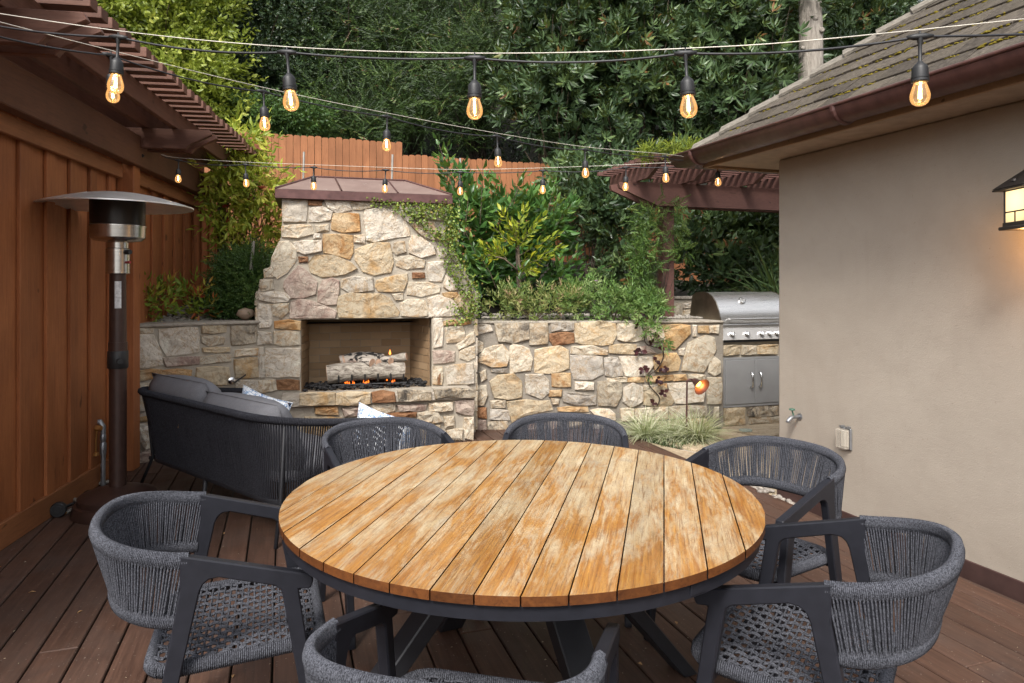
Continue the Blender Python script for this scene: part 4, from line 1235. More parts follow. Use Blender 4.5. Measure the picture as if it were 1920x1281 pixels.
ids = [mb.pt(p) for p in ((-rw_, -rw_, zt_ + .006), (rw_, -rw_, zt_ + .006), (rw_, rw_, zt_ + .006), (-rw_, rw_, zt_ + .006), (-.02, -.02, zt_ + .085), (.02, -.02, zt_ + .085), (.02, .02, zt_ + .085), (-.02, .02, zt_ + .085))]
for f in ((0,1,5,4),(1,2,6,5),(2,3,7,6),(3,0,4,7),(4,5,6,7),(3,2,1,0)): mb.face(*[ids[i] for i in f])
part('lantern_roof', mb, M['bronze'], ln)
lb(-rw_, rw_, -rw_, rw_, zt_ - .004, zt_ + .004, 'roof_rim', M['bronze'])
for sx, sy in ((0, -.075), (-.075, 0), (.075, 0), (0, .075)):
    mb = MB(); mb.m = LM; mb.lathe([(.012, -.004), (.010, .006), (0, .010)], (sx, sy, zt_ + .034), 8); part('rivet', mb, M['bronze'], ln)
mb = MB(); tp = lq + Vector((0, 0, zt_ + .085))
mb.tube([tp + Vector((math.cos(a) * .014, 0, .018 + math.sin(a) * .02)) for a in [2*math.pi*i/10 for i in range(10)]], .004, 5, closed=True)
mb.tube([tp + Vector((0, math.cos(a) * .012, .045 + math.sin(a) * .018)) for a in [2*math.pi*i/10 for i in range(10)]], .004, 5, closed=True); part('hanging_loop', mb, M['bronze'], ln)
wp = lq + HI * .17
mb = MB(); mb.tube([tp + Vector((0, 0, .058)) - HI * .04, tp + Vector((0, 0, .065)), tp + Vector((0, 0, .07)) + HI * .08, wp + Vector((0, 0, zt_ + .10))], [.006, .010, .011, .012], 8); part('arm', mb, M['bronze'], ln, smooth='all')
mb = MB(); c = wp + Vector((0, 0, .06)); f = lambda s, o, z: c + HE * s - HI * o + Vector((0, 0, z))
hbox(mb, c, -.055, .055, 0, .02, -.11, .13); part('wall_plate', mb, M['bronze'], ln, bevel=.004)
pl_d = bpy.data.lights.new('lantern_light', 'POINT'); pl_d.energy = 1.8; pl_d.color = (1, .50, .17); pl_d.shadow_soft_size = .05
pl_ = bpy.data.objects.new('lantern_light', pl_d); col.objects.link(pl_); pl_.parent = ln; pl_.location = (0, 0, zb_ - .075)

# ------------------------------------------------------------------ left board and batten wall
bwall = thing('board_wall', 'tall reddish brown board and batten wooden wall along the left of the deck', 'wooden wall', BW(4.443, 0, 0))
t0_, t1_ = 1.0, 8.6
bm_ = MB(); bm_.box(-.012, .012, -.1485, .1485, 0, 2.29); brd = bm_.mesh('board')
bm_ = MB(); bm_.box(0, .022, -.052, .052, 0, 2.29); bat = bm_.mesh('batten', bevel=.003)
tt = 3.905 - .3 * 9
while tt < t1_:
    inst('batten', bat, at(BMAT, BW(tt, .013, .10)) @ Matrix.Rotation(R(random.uniform(-.12, .12)), 4, 'X'), bwall, M['wall_wood'])
    inst('board', brd, at(BMAT, BW(tt + .15, 0, .10)), bwall, M['wall_wood'])
    tt += .3
def bbox(name, ta, tb, n0, n1, z0, z1, m, parent, bevel=.004):
    mb = MB(); mb.m = at(BMAT, BW((ta + tb) / 2, 0, 0)); h = (tb - ta) / 2
    mb2 = MB(); mb2.box(n0, n1, -h, h, z0, z1); me = mb2.mesh(name, bevel=bevel)
    return inst(name, me, at(BMAT, BW((ta + tb) / 2, 0, 0)), parent, m)
bbox('base_board', t0_, 5.28, .012, .040, .0, .145, M['trim_wood'], bwall)
bbox('base_board', 5.42, t1_, .012, .038, 1.0, 1.12, M['trim_wood'], bwall)
bbox('top_rail', t0_, 5.20, .036, .075, 2.245, 2.35, M['trim_wood'], bwall)
bbox('top_rail', 5.37, t1_, .036, .07, 2.245, 2.35, M['trim_wood'], bwall)

# left pergola
pg = thing('pergola', 'large dark brown timber pergola over the board wall with closely spaced slats', 'pergola', BW(5.3, .1, 0))
bbox('post', 5.24, 5.375, .016, .135, 0, 2.36, M['wall_wood'], pg)
bbox('beam', .6, 7.6, .085, .175, 2.352, 2.590, M['beam_l'], pg, .006)
for (ta, n) in ((5.27, .66), (5.42, .66), (2.90, .74), (3.05, .74)):
    mb = MB(); L_ = .62
    prof = [(-.25, 2.49), (n - .12, 2.49), (n, 2.56), (n, 2.60), (n, 2.655), (-.25, 2.655)]
    prof = [(-.25, 2.495), (n - .16, 2.495), (n - .13, 2.53), (n + .04, 2.615), (n + .02, 2.65), (-.25, 2.65)]
    mb.prism([(q[0], 0, q[1]) for q in prof], (0, .045, 0)); inst('outrigger', mb.mesh('outrigger', bevel=.004), at(BMAT, BW(ta, 0, 0)), pg, M['pergola_x'])
for nn_ in (.42, .20, .0, -.20):
    bbox('rafter', .6, 7.6, nn_ - .022, nn_ + .022, 2.653, 2.79, M['pergola'], pg)
smb = MB(); smb.box(-.95, .66, -.042, .042, 0, .060); slm = smb.mesh('slat', bevel=.003)
tt = 1.6
while tt < 7.6:
    inst('slat', slm, at(BMAT, BW(tt, random.uniform(-.012, .012), 2.792)) @ Matrix.Rotation(R(random.uniform(-.35, .35)), 4, 'Z'), pg, M['pergola_x']); tt += .150
for zz in (2.44, 2.51):
    mb = MB(); mb.m = at(BMAT, BW(5.31, .175, zz)); mb.lathe([(.014, 0), (.014, .006), (.006, .008), (.006, .014), (0, .014)], (0, 0, 0), 8, Matrix.Rotation(R(90), 3, 'Y')); part('bolt', mb, M['black'], pg)

# gas pipe and valve by the wall, hose on the deck
q = BW(4.87, .066, 0)
pp = thing('gas_pipe', 'galvanised gas riser pipe with brass lever valve beside the board wall', 'pipe', q)
mb = MB(); mb.tube([q, q + Vector((0, 0, .25))], .016, 10); mb.lathe([(.019, .22), (.021, .25), (.021, .30), (.016, .31)], q, 10); mb.lathe([(.015, .31), (.020, .33), (.020, .36), (.015, .37)], q, 10)
mb.tube([q + Vector((0, 0, .36)), q + Vector((0, 0, .42)), q + Vector((-.02, 0, .455)) , q + Vector((-.09, -.01, .45))], [.016, .019, .020, .016], 10); part('riser', mb, M['galv'], pp, smooth=True)
vq = q + Vector((-.012, -.05, .42))
mb = MB(); mb.lathe([(.017, -.03), (.022, 0), (.017, .03)], vq, 10, Matrix.Rotation(R(90), 3, 'Y')); part('valve_body', mb, M['brass'], pp)
mb = MB(); mb.tube([vq, vq + Vector((.0, -.015, -.09)), vq + Vector((.0, -.015, -.17))], [.007, .006, .006], 6); mb.lathe([(.0, -.018), (.02, -.01), (.02, .01), (0, .018)], vq + Vector((0, -.015, -.18)), 10); part('lever', mb, M['brass'], pp)
hp = [G(96, 958, .012), G(125, 948, .012), G(165, 938, .014), G(192, 930, .014)]
hs = thing('gas_hose', 'grey gas hose curling on the deck behind the heater base', 'hose', hp[0])
def smoothpath(pts, n=10):
    out = []; k = len(pts)
    for i in range(k - 1):
        p0, p1, p2, p3 = pts[max(i-1, 0)], pts[i], pts[i+1], pts[min(i+2, k-1)]
        for q in range(n):
            t = q / n
            out.append(.5 * ((2*p1) + (p2 - p0) * t + (2*p0 - 5*p1 + 4*p2 - p3) * t*t + (3*p1 - p0 - 3*p2 + p3) * t**3))
    out.append(pts[-1]); return out
mb = MB(); mb.tube(smoothpath([G(124, 961, .014), G(150, 948, .014), G(178, 933, .014), G(208, 920, .014)]), .012, 8); mb.tube(smoothpath([G(226, 900, .014), G(198, 904, .014), G(168, 911, .014), G(146, 921, .014), G(137, 932, .014), G(148, 943, .02), G(170, 950, .014)]), .012, 8); part('hose', mb, M['hose'], hs, smooth='all')
mb = MB(); mb.tube([G(111, 966, .014), G(123, 961, .014)], .011, 8); part('brass_fitting', mb, M['brass'], hs)
# gas key valve on the stone wall
u, z = LW.uz(434, 714, .03); q = LW.W(u, .03, z)
kv = thing('gas_key', 'chrome gas key valve with black T handle set in the stone wall behind the sofa', 'gas key', q)
mb = MB(); mb.lathe([(.03, -.01), (.03, .006), (.014, .012), (.012, .03), (0, .03)], q, 16, LW.n.to_track_quat('Z', 'Y').to_matrix()); part('flange', mb, M['chrome'], kv, smooth=True)
mb = MB(); mb.tube([q + LW.n * .02, q + LW.n * .11], .006, 6); mb.tube([q + LW.n * .11 + LW.a * .0, q + LW.n * .10 + LW.a * .09 + Vector((0, 0, .055))], .007, 6); part('key', mb, M['black'], kv)

# ------------------------------------------------------------------ plank fence on the slope
FN = Frame(-2.5, 9.6, .36)
fence = thing('plank_fence', 'orange brown dog eared plank fence stepping down on the slope behind the fireplace', 'fence', FN.W(0, 0, 1.8))
pw = .094
fm = MB(); ear = .016; hw_ = pw / 2 - .002
fm.prism([(-hw_, 0, -2.0), (hw_, 0, -2.0), (hw_, 0, -ear), (hw_ - ear, 0, 0), (-hw_ + ear, 0, 0), (-hw_, 0, -ear)], (0, .018, 0)); fmesh = fm.mesh('plank')
uA = FN.uz(485, 260)[0]; uS = FN.uz(752, 270)[0]; 
z_hi = FN.uz(627, 258)[1]; z_lo = FN.uz(860, 296)[1]
u = uA - 1.3; fa = FN.ang
while u < uS + 7.2:
    if u < uS: zt = z_hi
    else: zt = z_lo - max(0, int((u - uS) / 2.5)) * .14
    m = FN.M(u, random.uniform(-.004, .004), zt + random.uniform(-.012, .008)) @ Matrix.Rotation(R(random.uniform(-.3, .3)), 4, 'Y')
    inst('plank', fmesh, m, fence, M['fence']); u += pw + random.uniform(-.001, .002)
for (ua, ub, zt) in ((uA - 1.3, uS, z_hi), (uS, uS + 2.5, z_lo), (uS + 2.5, uS + 5, z_lo - .14), (uS + 5, uS + 7.2, z_lo - .28)):
    for dz in (-.25, -1.6):
        mb = MB(); mb.fbox(FN, ua, ub, -.07, -.025, zt + dz - .08, zt + dz); part('rail', mb, M['fence'], fence)
# thin metal stakes behind the fireplace cap
for px, y0_, y1_, Y in ((567, 285, 350, 7.6), (733, 290, 345, 7.8), (860, 297, 345, 7.8)):
    a = P(px - 4, y1_ + 60, Y); b = P(px + 3, y0_, Y); mb = MB(); mb.tube([Vector((a.x, a.y, terr(a.x, a.y))), b], .012, 6)
    lab = {567: 'leftmost thin grey metal stake standing behind the fireplace cap in front of the fence', 733: 'middle thin grey metal stake behind the fireplace cap', 860: 'thin grey stake rising from the laurel to the right of the fireplace cap'}[px]
    tag(part('garden_stake', mb, M['stake']), lab, 'stake', 'thin metal garden stakes')
a = P(372, 505, 6.6) 
mb = MB(); mb.tube([P(470, 515, 6.35), P(475, 452, 6.35)], .017, 6); tag(part('garden_stake', mb, M['stake']), 'short grey stake in the dark shrub left of the fireplace', 'stake', 'thin metal garden stakes')
mb = MB(); 
pA_ = P(415, 560, 7.2); pB_ = P(415, 262, 7.2); mb.tube([Vector((pA_.x, pA_.y, .95)), pB_], .045, 8); tag(part('vine_post', mb, M['twig']), 'weathered wooden post carrying the yellowing vine at the end of the pergola', 'post')

# ------------------------------------------------------------------ right pergola behind the house
PF = Frame(P(1248, 500, 7.38).x, 7.38, .315)
pr = thing('pergola', 'small mauve brown pergola beyond the house corner with vine on its roof', 'pergola', PF.W(0, 0, 0))
M['perg2'] = wood('mauve_brown_stain', (.115, .055, .046), (.165, .082, .066), 0, .6, 14, 5, .1, .15)
mb = MB(); mb.fbox(PF, -.066, .066, -.066, .066, 1.0, 2.27); part('post', mb, M['perg2'], pr, bevel=.004)
zb2, zt2 = 2.272, 2.515
for w in (.075, -.12):
    mb = MB(); mb.prism([PF.W(-.62, w, zt2 - .02), PF.W(-.60, w, zt2 - .075), PF.W(-.16, w, zb2), PF.W(3.2, w, zb2), PF.W(3.2, w, zt2), PF.W(-.52, w, zt2)], PF.n * .045); part('beam', mb, M['perg2'], pr)
for u in (-.42, .12, .30, .85, 1.4, 1.95, 2.5):
    mb = MB(); mb.prism([PF.W(u, .62, 2.655), PF.W(u, .55, 2.61), PF.W(u, .36, 2.517), PF.W(u, -.5, 2.517), PF.W(u, -.5, 2.655)], PF.a * .045); part('rafter', mb, M['perg2'], pr)
w = .66
while w > -.5:
    mb = MB(); mb.fbox(PF, -.56 - random.uniform(0, .02), 3.2, w - .045, w, 2.657, 2.70); part('slat', mb, M['perg2'], pr, bevel=.002); w -= .125
# ------------------------------------------------------------------ table
TC = Vector((.03, 2.247, 0)); TR = .755; TA = R(12.55)
tbl = thing('round_table', 'large round outdoor table with weathered teak plank top and charcoal steel base', 'table', TC, rz=-TA)
tp_ = .102
for i in range(-7, 8):
    x0, x1 = i * tp_ - tp_/2 + .0018, i * tp_ + tp_/2 - .0018
    if i == -7: x0 = -TR + .001
    if i == 7: x1 = TR - .001
    top = []; 
    def yc(x): return math.sqrt(max(0, TR*TR - x*x))
    xs = [x0 + (x1 - x0) * q / 6 for q in range(7)]
    poly = [(x, yc(x), .727) for x in xs] + [(x, -yc(x), .727) for x in reversed(xs)]
    clean = []
    for p in poly:
        if not clean or (Vector(p) - Vector(clean[-1])).length > 1e-4: clean.append(p)
    mb = MB(); mb.prism(clean, (0, 0, .023 + random.uniform(-.0006, .0006)))
    ob_ = part('table_board', mb, M['teak'], tbl, bevel=.003, local=True); ob_.data.materials.append(M['teakedge'])
    for f_p in ob_.data.polygons:
        if f_p.normal.z < .6: f_p.material_index = 1
mb = MB(); RO, RI = .742, .715; n = 96
rg = [[mb.pt((r * math.cos(2*math.pi*q/n), r * math.sin(2*math.pi*q/n), z)) for q in range(n)] for r, z in ((RO, .688), (RO, .726), (RI, .726), (RI, .688))]
for a in range(4):
    A, B = rg[a], rg[(a+1) % 4]
    for q in range(n): mb.face(A[q], A[(q+1) % n], B[(q+1) % n], B[q])
part('apron_ring', mb, M['chairmetal'], tbl, smooth=True, local=True)
mb = MB()
for k in range(2):
    mb.m = Matrix.Rotation(R(90 * k + 13), 4, 'Z'); mb.box(-.72, .72, -.03, .03, .694 - k * .002, .724 - k * .002)
mb.m = None; part('cross_rail', mb, M['darkmetal'], tbl, local=True)
fa_ = math.atan2(.3, .62) + TA
for k in range(4):
    m = Matrix.Rotation(fa_ + k * math.pi / 2, 4, 'Z'); mb = MB(); mb.m = m
    h = .05; t = .030
    mb.hexa([(.69 - t*1.5, -h, 0), (.69 + t*.5, -h, 0), (.69 + t*.5, h, 0), (.69 - t*1.5, h, 0), (-.02 + .06, -h, .69), (-.02 + .14, -h, .69), (-.02 + .14, h, .69), (-.02 + .06, h, .69)])
    part('leg', mb, M['darkmetal'], tbl, bevel=.004, local=True)
# small blank maker's tag on the ring
aa = math.atan2(G(1298, 1104, .7).y - TC.y, G(1298, 1104, .7).x - TC.x) + TA
mb = MB(); mb.m = Matrix.Rotation(aa, 4, 'Z'); mb.box(RO - .001, RO + .003, -.024, .024, .694, .720); part('tag_plate', mb, M['chairmetal'], tbl, bevel=.001, local=True)

# ------------------------------------------------------------------ dining chairs (one built, five copied)
def arc_len(path): return sum((b - a).length for a, b in zip(path[:-1], path[1:]))
def resample(path, n, closed=False):
    pts = list(path) + ([path[0]] if closed else [])
    d = [0]
    for a, b in zip(pts[:-1], pts[1:]): d.append(d[-1] + (b - a).length)
    out = []; j = 0
    cnt = n if closed else n
    for i in range(cnt):
        s = d[-1] * i / (n if closed else n - 1)
        while j < len(d) - 2 and d[j+1] < s: j += 1
        t = (s - d[j]) / max(1e-9, d[j+1] - d[j]); out.append(pts[j].lerp(pts[j+1], t))
    return out
def wrap(mb, path, n, ra, rb, rr, closed=False, sides=4, k=8, lean=.5):
    """coil of rope wound round a rail: n turns of an elliptical section (ra vertical, rb across)"""
    pts = resample(path, n, closed); m = len(pts)
    for i, p in enumerate(pts):
        t = (pts[(i+1) % m] - pts[i-1]) if closed else (pts[min(i+1, m-1)] - pts[max(i-1, 0)])
        t.normalize(); up = Vector((0, 0, 1)); up = (up - t * up.dot(t)).normalized(); b = t.cross(up)
        pitch_ = rr * 1.6
        lp = [p + up * (ra * math.cos(2*math.pi*q/k)) + b * (rb * math.sin(2*math.pi*q/k)) + t * (pitch_ * lean * math.sin(2*math.pi*q/k + .5)) for q in range(k)]
        mb.tube(lp, rr, sides, closed=True)
ch = thing('dining_chair', 'x', 'chair', (0, 0, 0))
def railpath(a, xw, y0, dep, z0, dz, n=60, pw_=.80):
    out = []
    for i in range(n + 1):
        th = -math.pi/2 + math.pi * i / n
        s, c = math.sin(th), math.cos(th)
        out.append(Vector((xw * math.copysign(abs(s) ** pw_, s), y0 - dep * (c ** pw_ if c > 0 else 0), z0 + dz * c)))
    return out
up_ = railpath(0, .280, -.115, .255, .705, .050)
lo_ = railpath(0, .272, -.140, .185, .548, .034)
mb = MB()
wrap(mb, up_, 215, .021, .0135, .0026, k=8)
wrap(mb, lo_, 190, .020, .0105, .0026, k=8)
nu = 112
ua_, la_ = resample(up_, nu), resample(lo_, nu)
for i in range(nu):
    o_ = Vector((ua_[i].x * 1.0, ua_[i].y + .10, 0)); o_ = o_.normalized() if o_.length > 1e-4 else Vector((0, -1, 0))
    for sd, off in ((1, 0), (-1, .5)):
        j = min(nu - 1, i + (1 if off else 0))
        p0 = ua_[i].lerp(ua_[j], off) + o_ * .0105 * sd - Vector((0, 0, .010)); p1 = la_[i].lerp(la_[j], off) + o_ * .0085 * sd + Vector((0, 0, .010))
        p1 = p1 + (la_[min(i+1, nu-1)] - la_[max(i-1, 0)]) * random.uniform(-.22, .22)
        mid = p0.lerp(p1, .5) + o_ * random.uniform(-.002, .002)
        mb.tube([p0, mid, p1], .0026, 5, cap=False)
put('backrest', mb.mesh('backrest', smooth='all'), M['rope'], ch)
mb = MB(); mb.tube(up_, .009, 6); mb.tube(lo_, .008, 6); put('back_rail', mb.mesh('back_rail'), M['chairmetal'], ch)
th_ = .030
for sx in (-1, 1):
    x0 = sx * .280 - th_/2
    def side(poly, name, m=M['chairmetal'], x0=x0):
        mb = MB(); mb.prism([(x0, y, z) for y, z in poly], (th_, 0, 0)); return put(name, mb.mesh(name, bevel=.0035), m, ch)
    side([(-.130, .724), (.200, .630), (.206, .611), (.197, .591), (.166, .595), (.252, .02), (.252, 0), (.224, 0), (.220, .02), (.124, .585), (.120, .599), (.105, .612), (-.036, .655), (-.060, .653), (-.074, .642), (-.083, .622), (-.211, .02), (-.213, 0), (-.244, 0), (-.242, .02), (-.130, .63)], 'side_frame')
# seat rim and woven seat
def rrect(x0, x1, y0, y1, r, z, n=6, front=.0):
    out = []
    for (cx, cy, a0) in ((x1 - r, y1 - r, 0), (x0 + r, y1 - r, 90), (x0 + r, y0 + r, 180), (x1 - r, y0 + r, 270)):
        for q in range(n + 1):
            a = R(a0 + 90 * q / n); out.append(Vector((cx + r * math.cos(a), cy + r * math.sin(a), z)))
    return out
rim = rrect(-.248, .248, -.215, .232, .07, .414)
for p in rim: p.z += .012 * (p.y / .25)
mb = MB(); wrap(mb, resample(rim, 80, True), 330, .019, .015, .0026, closed=True, k=7); put('seat_rim', mb.mesh('seat_rim', smooth='all'), M['rope'], ch)
mb = MB(); mb.tube(rim, .012, 6, closed=True); put('seat_frame', mb.mesh('seat_frame'), M['chairmetal'], ch)
mb = MB()
def zs(x, y): return .414 + .012 * (y / .25) + .012 - .016 * (1 - (x / .25) ** 2) * (1 - ((y - .02) / .25) ** 2)
nw, nf = 14, 23
for i in range(nw):
    xc = -.222 + .444 * i / (nw - 1)
    for dx in (-.0042, .0042):
        path = []; yl = .185 if abs(xc) > .19 else .228
        for q in range(43):
            y = -yl + .012 + (2 * yl) * q / 42 * .985
            ph = y / (.47 / nf) * math.pi + i * math.pi
            path.append(Vector((xc + dx, y, zs(xc, y) + .0036 * math.cos(ph))))
        mb.tube(path, .0036, 4, cap=False)
for j in range(nf):
    y = -.195 + .407 * j / (nf - 1); path = []; xl = .235 if -.15 < y < .17 else .205
    for q in range(40):
        x = -xl + 2 * xl * q / 39
        ph = x / (.444 / (nw - 1)) * math.pi + j * math.pi
        path.append(Vector((x, y, zs(x, y) - .0032 * math.cos(ph))))
    mb.tube(path, .0036, 4, cap=False)
put('woven_seat', mb.mesh('woven_seat', smooth='all'), M['rope'], ch)
mb = MB(); mb.box(-.266, .266, -.175, -.15, .380, .396); mb.box(-.266, .266, .160, .184, .384, .400); put('seat_bar', mb.mesh('seat_bar', bevel=.003), M['chairmetal'], ch)
CH = [((-.842, 2.098), (.942, .337), 'charcoal rope dining chair at the left of the round table, nearest the heater'),
      ((-.507, 3.033), (.496, -.868), 'charcoal rope dining chair behind the table, in front of the hearth beside the sofa arm'),
      ((.239, 3.132), (-.124, -.992), 'charcoal rope dining chair behind the table, in front of the stone garden wall'),
      ((.906, 2.666), (-.809, -.588), 'charcoal rope dining chair behind the table at right, in front of the house corner'),
      ((.813, 1.922), (-.82, .572), 'charcoal rope dining chair at the right of the table, nearest the stucco wall'),
      ((-.078, 1.488), (.229, .973), 'charcoal rope dining chair nearest the camera, cut off by the bottom edge')]
for i, (pos, fc, lab) in enumerate(CH):
    o = ch if i == 0 else copy_tree(ch)
    o.location = (pos[0], pos[1], 0); o.rotation_euler = (0, 0, math.atan2(-fc[0], fc[1]))
    tag(o, lab, 'chair', 'rope dining chairs round the table')

# ------------------------------------------------------------------ sofa
K = Vector((-1.29, 3.77, 0)); Lf = Vector((-2.56, 4.82, 0)); b_ = (K - Lf).normalized(); f_ = Vector((-b_.y, b_.x, 0)); SL = (K - Lf).length
sofa = thing('outdoor_sofa', 'charcoal rope outdoor sofa seen from behind, facing the fireplace', 'sofa', Lf.lerp(K, .5))
def SP(s, d, z): return Lf + b_ * s + f_ * d + Vector((0, 0, z))     # s along the back, d forwards
def cornered(pts, r, n=7):
    out = []
    for i, p in enumerate(pts):
        if i in (0, len(pts) - 1): out.append(p); continue
        a, c = pts[i-1], pts[i+1]; u1 = (a - p).normalized(); u2 = (c - p).normalized()
        A, B = p + u1 * r, p + u2 * r
        for q in range(n + 1):
            t = q / n; out.append(A * (1-t)**2 + p * 2*t*(1-t) + B * t*t)
    return out
top = cornered([SP(-.14, .80, .575), SP(-.13, -.10, .70), SP(SL + .13, -.10, .70), SP(SL + .14, .80, .575)], .34, 12)
bot = cornered([SP(-.0, .78, .215), SP(-.0, .0, .215), SP(SL, .0, .215), SP(SL, .78, .215)], .16, 12)
mb = MB(); mb.tube(top, .018, 8); wrap(mb, top, 420, .021, .021, .0034, k=7); put('top_rail', mb.mesh('top_rail', root_loc(sofa), smooth='all'), M['ropedark'], sofa)
mb = MB(); mb.tube(bot, .016, 6); mb.tube([SP(.0, .78, .215), SP(SL, .78, .215)], .016, 6)
for s in (.0, SL / 2, SL): mb.tube([SP(s, .0, .21), SP(s, .78, .21)], .014, 6)
put('seat_frame', mb.mesh('seat_frame', root_loc(sofa)), M['darkmetal'], sofa)
nR = 225
ta, ba = resample(top, nR), resample(bot, nR)
mb = MB()
for i in range(nR):
    fr = i / nR; jf = i - 4.0 * max(0.0, math.sin(math.pi * min(1, max(0, (fr - .20) / .45)))) ** .7
    j0 = int(jf); tj = ta[j0].lerp(ta[min(nR - 1, j0 + 1)], jf - j0)
    mb.tube([tj, tj.lerp(ba[i], .5) + Vector((random.uniform(-.002, .002), random.uniform(-.002, .002), 0)), ba[i]], .0048, 5, cap=False)
put('rope_back', mb.mesh('rope_back', root_loc(sofa), smooth='all'), M['ropedark'], sofa)
for (s, d) in ((0.0, .0), (SL, .0), (0.0, .78), (SL, .78)):
    mb = MB(); fs = -.05 if s == 0 else .05
    fd = -.03 if d == 0 else .03
    mb.tube([SP(s + (-.06 if s == 0 else .06), d + (-.0 if d == 0 else .02), .66 if d == 0 else .56), SP(s + (.012 if s == 0 else -.012), d + (.02 if d == 0 else 0), .22), SP(s + fs, d + fd * 1.6, 0)], [.010, .012, .011], 8); part('leg', mb, M['darkmetal'], sofa, smooth='all')
mb = MB(); mb.tube([SP(SL * .5, .0, .22), SP(SL * .5, -.03, 0)], [.016, .011], 8); part('leg', mb, M['darkmetal'], sofa, smooth='all')
def cushion(name, label, cat, c, ax, ay, az, sx, sy, sz, m, puff=.35, n=10, group=None, pinch=0.0):
    """pillow shape: superellipsoid-like box with seams; ax, ay, az unit axes"""
    c = Vector(c); o = thing(name, label, cat, c, group); mb = MB(); g_ = {}
    for sgn in (-1, 1):
        for i in range(n + 1):
            for j in range(n + 1):
                u, v = -1 + 2*i/n, -1 + 2*j/n
                e = max(0, (1 - abs(u) ** 3.2)) ** .5 * max(0, (1 - abs(v) ** 3.2)) ** .5
                edge = (i in (0, n) or j in (0, n))
                if edge and sgn == 1 and ('e', i, j) in g_: g_[(sgn, i, j)] = g_[('e', i, j)]; continue
                du = 1 - pinch * (1 - abs(v) ** 2) * (abs(u) ** 6); dv = 1 - pinch * (1 - abs(u) ** 2) * (abs(v) ** 6)
                h = sgn * (sz / 2) * (puff * 0 + e) + (random.uniform(-.004, .004) if not edge else 0)
                p = c + ax * (u * sx / 2 * du) + ay * (v * sy / 2 * dv) + az * h
                g_[(sgn, i, j)] = mb.pt(p)
                if edge: g_[('e', i, j)] = g_[(sgn, i, j)]
        for i in range(n):
            for j in range(n): mb.face(g_[(sgn, i, j)], g_[(sgn, i+1, j)], g_[(sgn, i+1, j+1)], g_[(sgn, i, j+1)])
    o2 = part('cover', mb, m, o, smooth='all')
    mb = MB(); ring = [c + ax * (u * sx/2 * (1 - pinch * (1 - abs(v)**2) * (abs(u)**6))) + ay * (v * sy/2 * (1 - pinch * (1 - abs(u)**2) * (abs(v)**6))) for u, v in [(-1 + 2*q/n, -1) for q in range(n)] + [(1, -1 + 2*q/n) for q in range(n)] + [(1 - 2*q/n, 1) for q in range(n)] + [(-1, 1 - 2*q/n) for q in range(n)]]
    mb.tube(ring, .0045, 5, closed=True); part('piping', mb, m, o, smooth='all')
    return o
bk = (Vector((0, 0, 1)) * .93 - f_ * .36).normalized(); bn_ = b_.cross(bk).normalized()
cushion('seat_cushion', 'long dark grey seat cushion lying on the rope sofa, mostly hidden by its back', 'cushion', SP(SL / 2, .40, .33), b_, f_, Vector((0, 0, 1)), SL - .02, .74, .17, M['cushion'], n=14)
cushion('back_cushion', 'puffy grey back cushion at the left end of the sofa, nearest the heater', 'cushion', SP(.37, .12, .570), b_, bk, bn_, .80, .50, .30, M['cushion'], n=12, group='sofa back cushions')
cushion('back_cushion', 'puffy grey back cushion in the middle of the sofa, with a crumpled corner', 'cushion', SP(1.16, .12, .530), b_, bk, bn_, .86, .48, .30, M['cushion'], n=12, group='sofa back cushions')
def pillow(label, tip, sz, tilt, group='blue patterned pillows'):
    tipv = Vector(tip); ay = Vector((0, 0, 1)) * math.cos(tilt) + Vector((1, 0, 0)) * math.sin(tilt); ax = (ay.cross(Vector((.35, 1, .25))).normalized()); az = ax.cross(ay).normalized()
    c = tipv - (ay + ax) * (sz / 2)
    return cushion('throw_pillow', label, 'pillow', c, ax, ay, az, sz, sz, .14, M['pillow'], n=10, group=group, pinch=.10)
pillow('blue and white floral throw pillow peeping over the middle sofa cushion below the gas key', P(457, 722, 4.75), .40, R(16))
pillow('blue and white floral throw pillow at the right sofa arm below the hearth', P(674, 755, 4.62), .46, R(14))
# dry leaves caught in the rope back
for px, py in ((334, 803), (451, 826)):
    q = P(px, py, 4.45 if px < 400 else 4.13)
    # place on the back plane
    n_ = -f_; p0 = SP(0, -.065, .45); r = ray(px, py); c_ = Vector((0, 0, CAM_H)); t = (p0 - c_).dot(n_) / r.dot(n_); q = c_ + r * t
    mb = MB(); mb.prism([q, q + b_ * .008 + Vector((0, 0, .012)), q + b_ * .012 + Vector((0, 0, .028)), q + b_ * .002 + Vector((0, 0, .022))], n_ * .002)
    tag(part('dry_leaf', mb, simple('dry_leaf', (.33, .17, .06), .8)), 'small dry brown leaf caught in the sofa rope %s' % ('near its left end' if px < 400 else 'below the middle cushion'), 'leaf', 'dry leaves on the sofa')

# ------------------------------------------------------------------ patio heater
HB = Vector((-2.50, 4.33, 0))
ht = thing('patio_heater', 'bronze pole patio heater with mushroom reflector and stepped round base', 'patio heater', HB)
mb = MB(); mb.lathe([(.258, .0), (.258, .025), (.242, .065), (.226, .072), (.224, .105), (.212, .116), (.14, .142), (.056, .162), (.0, .162)], HB, 40); part('base', mb, M['hbrown'], ht, smooth=True)
mb = MB(); mb.lathe([(.050, .15), (.050, .90), (.054, .90), (.054, 1.07), (.050, 1.07), (.047, 1.50)], HB, 20); part('pole', mb, M['hbrown'], ht, smooth=True)
mb = MB(); mb.lathe([(.057, .905), (.060, .91), (.060, 1.01), (.057, 1.015)], HB, 20); part('collar', mb, M['black'], ht, smooth=True)
mb = MB(); kx = Vector((.6, -.8, 0)); mb.tube([HB + kx * .05 + Vector((0, 0, .955)), HB + kx * .095 + Vector((0, 0, .955))], .016, 8); part('clamp_knob', mb, M['black'], ht)
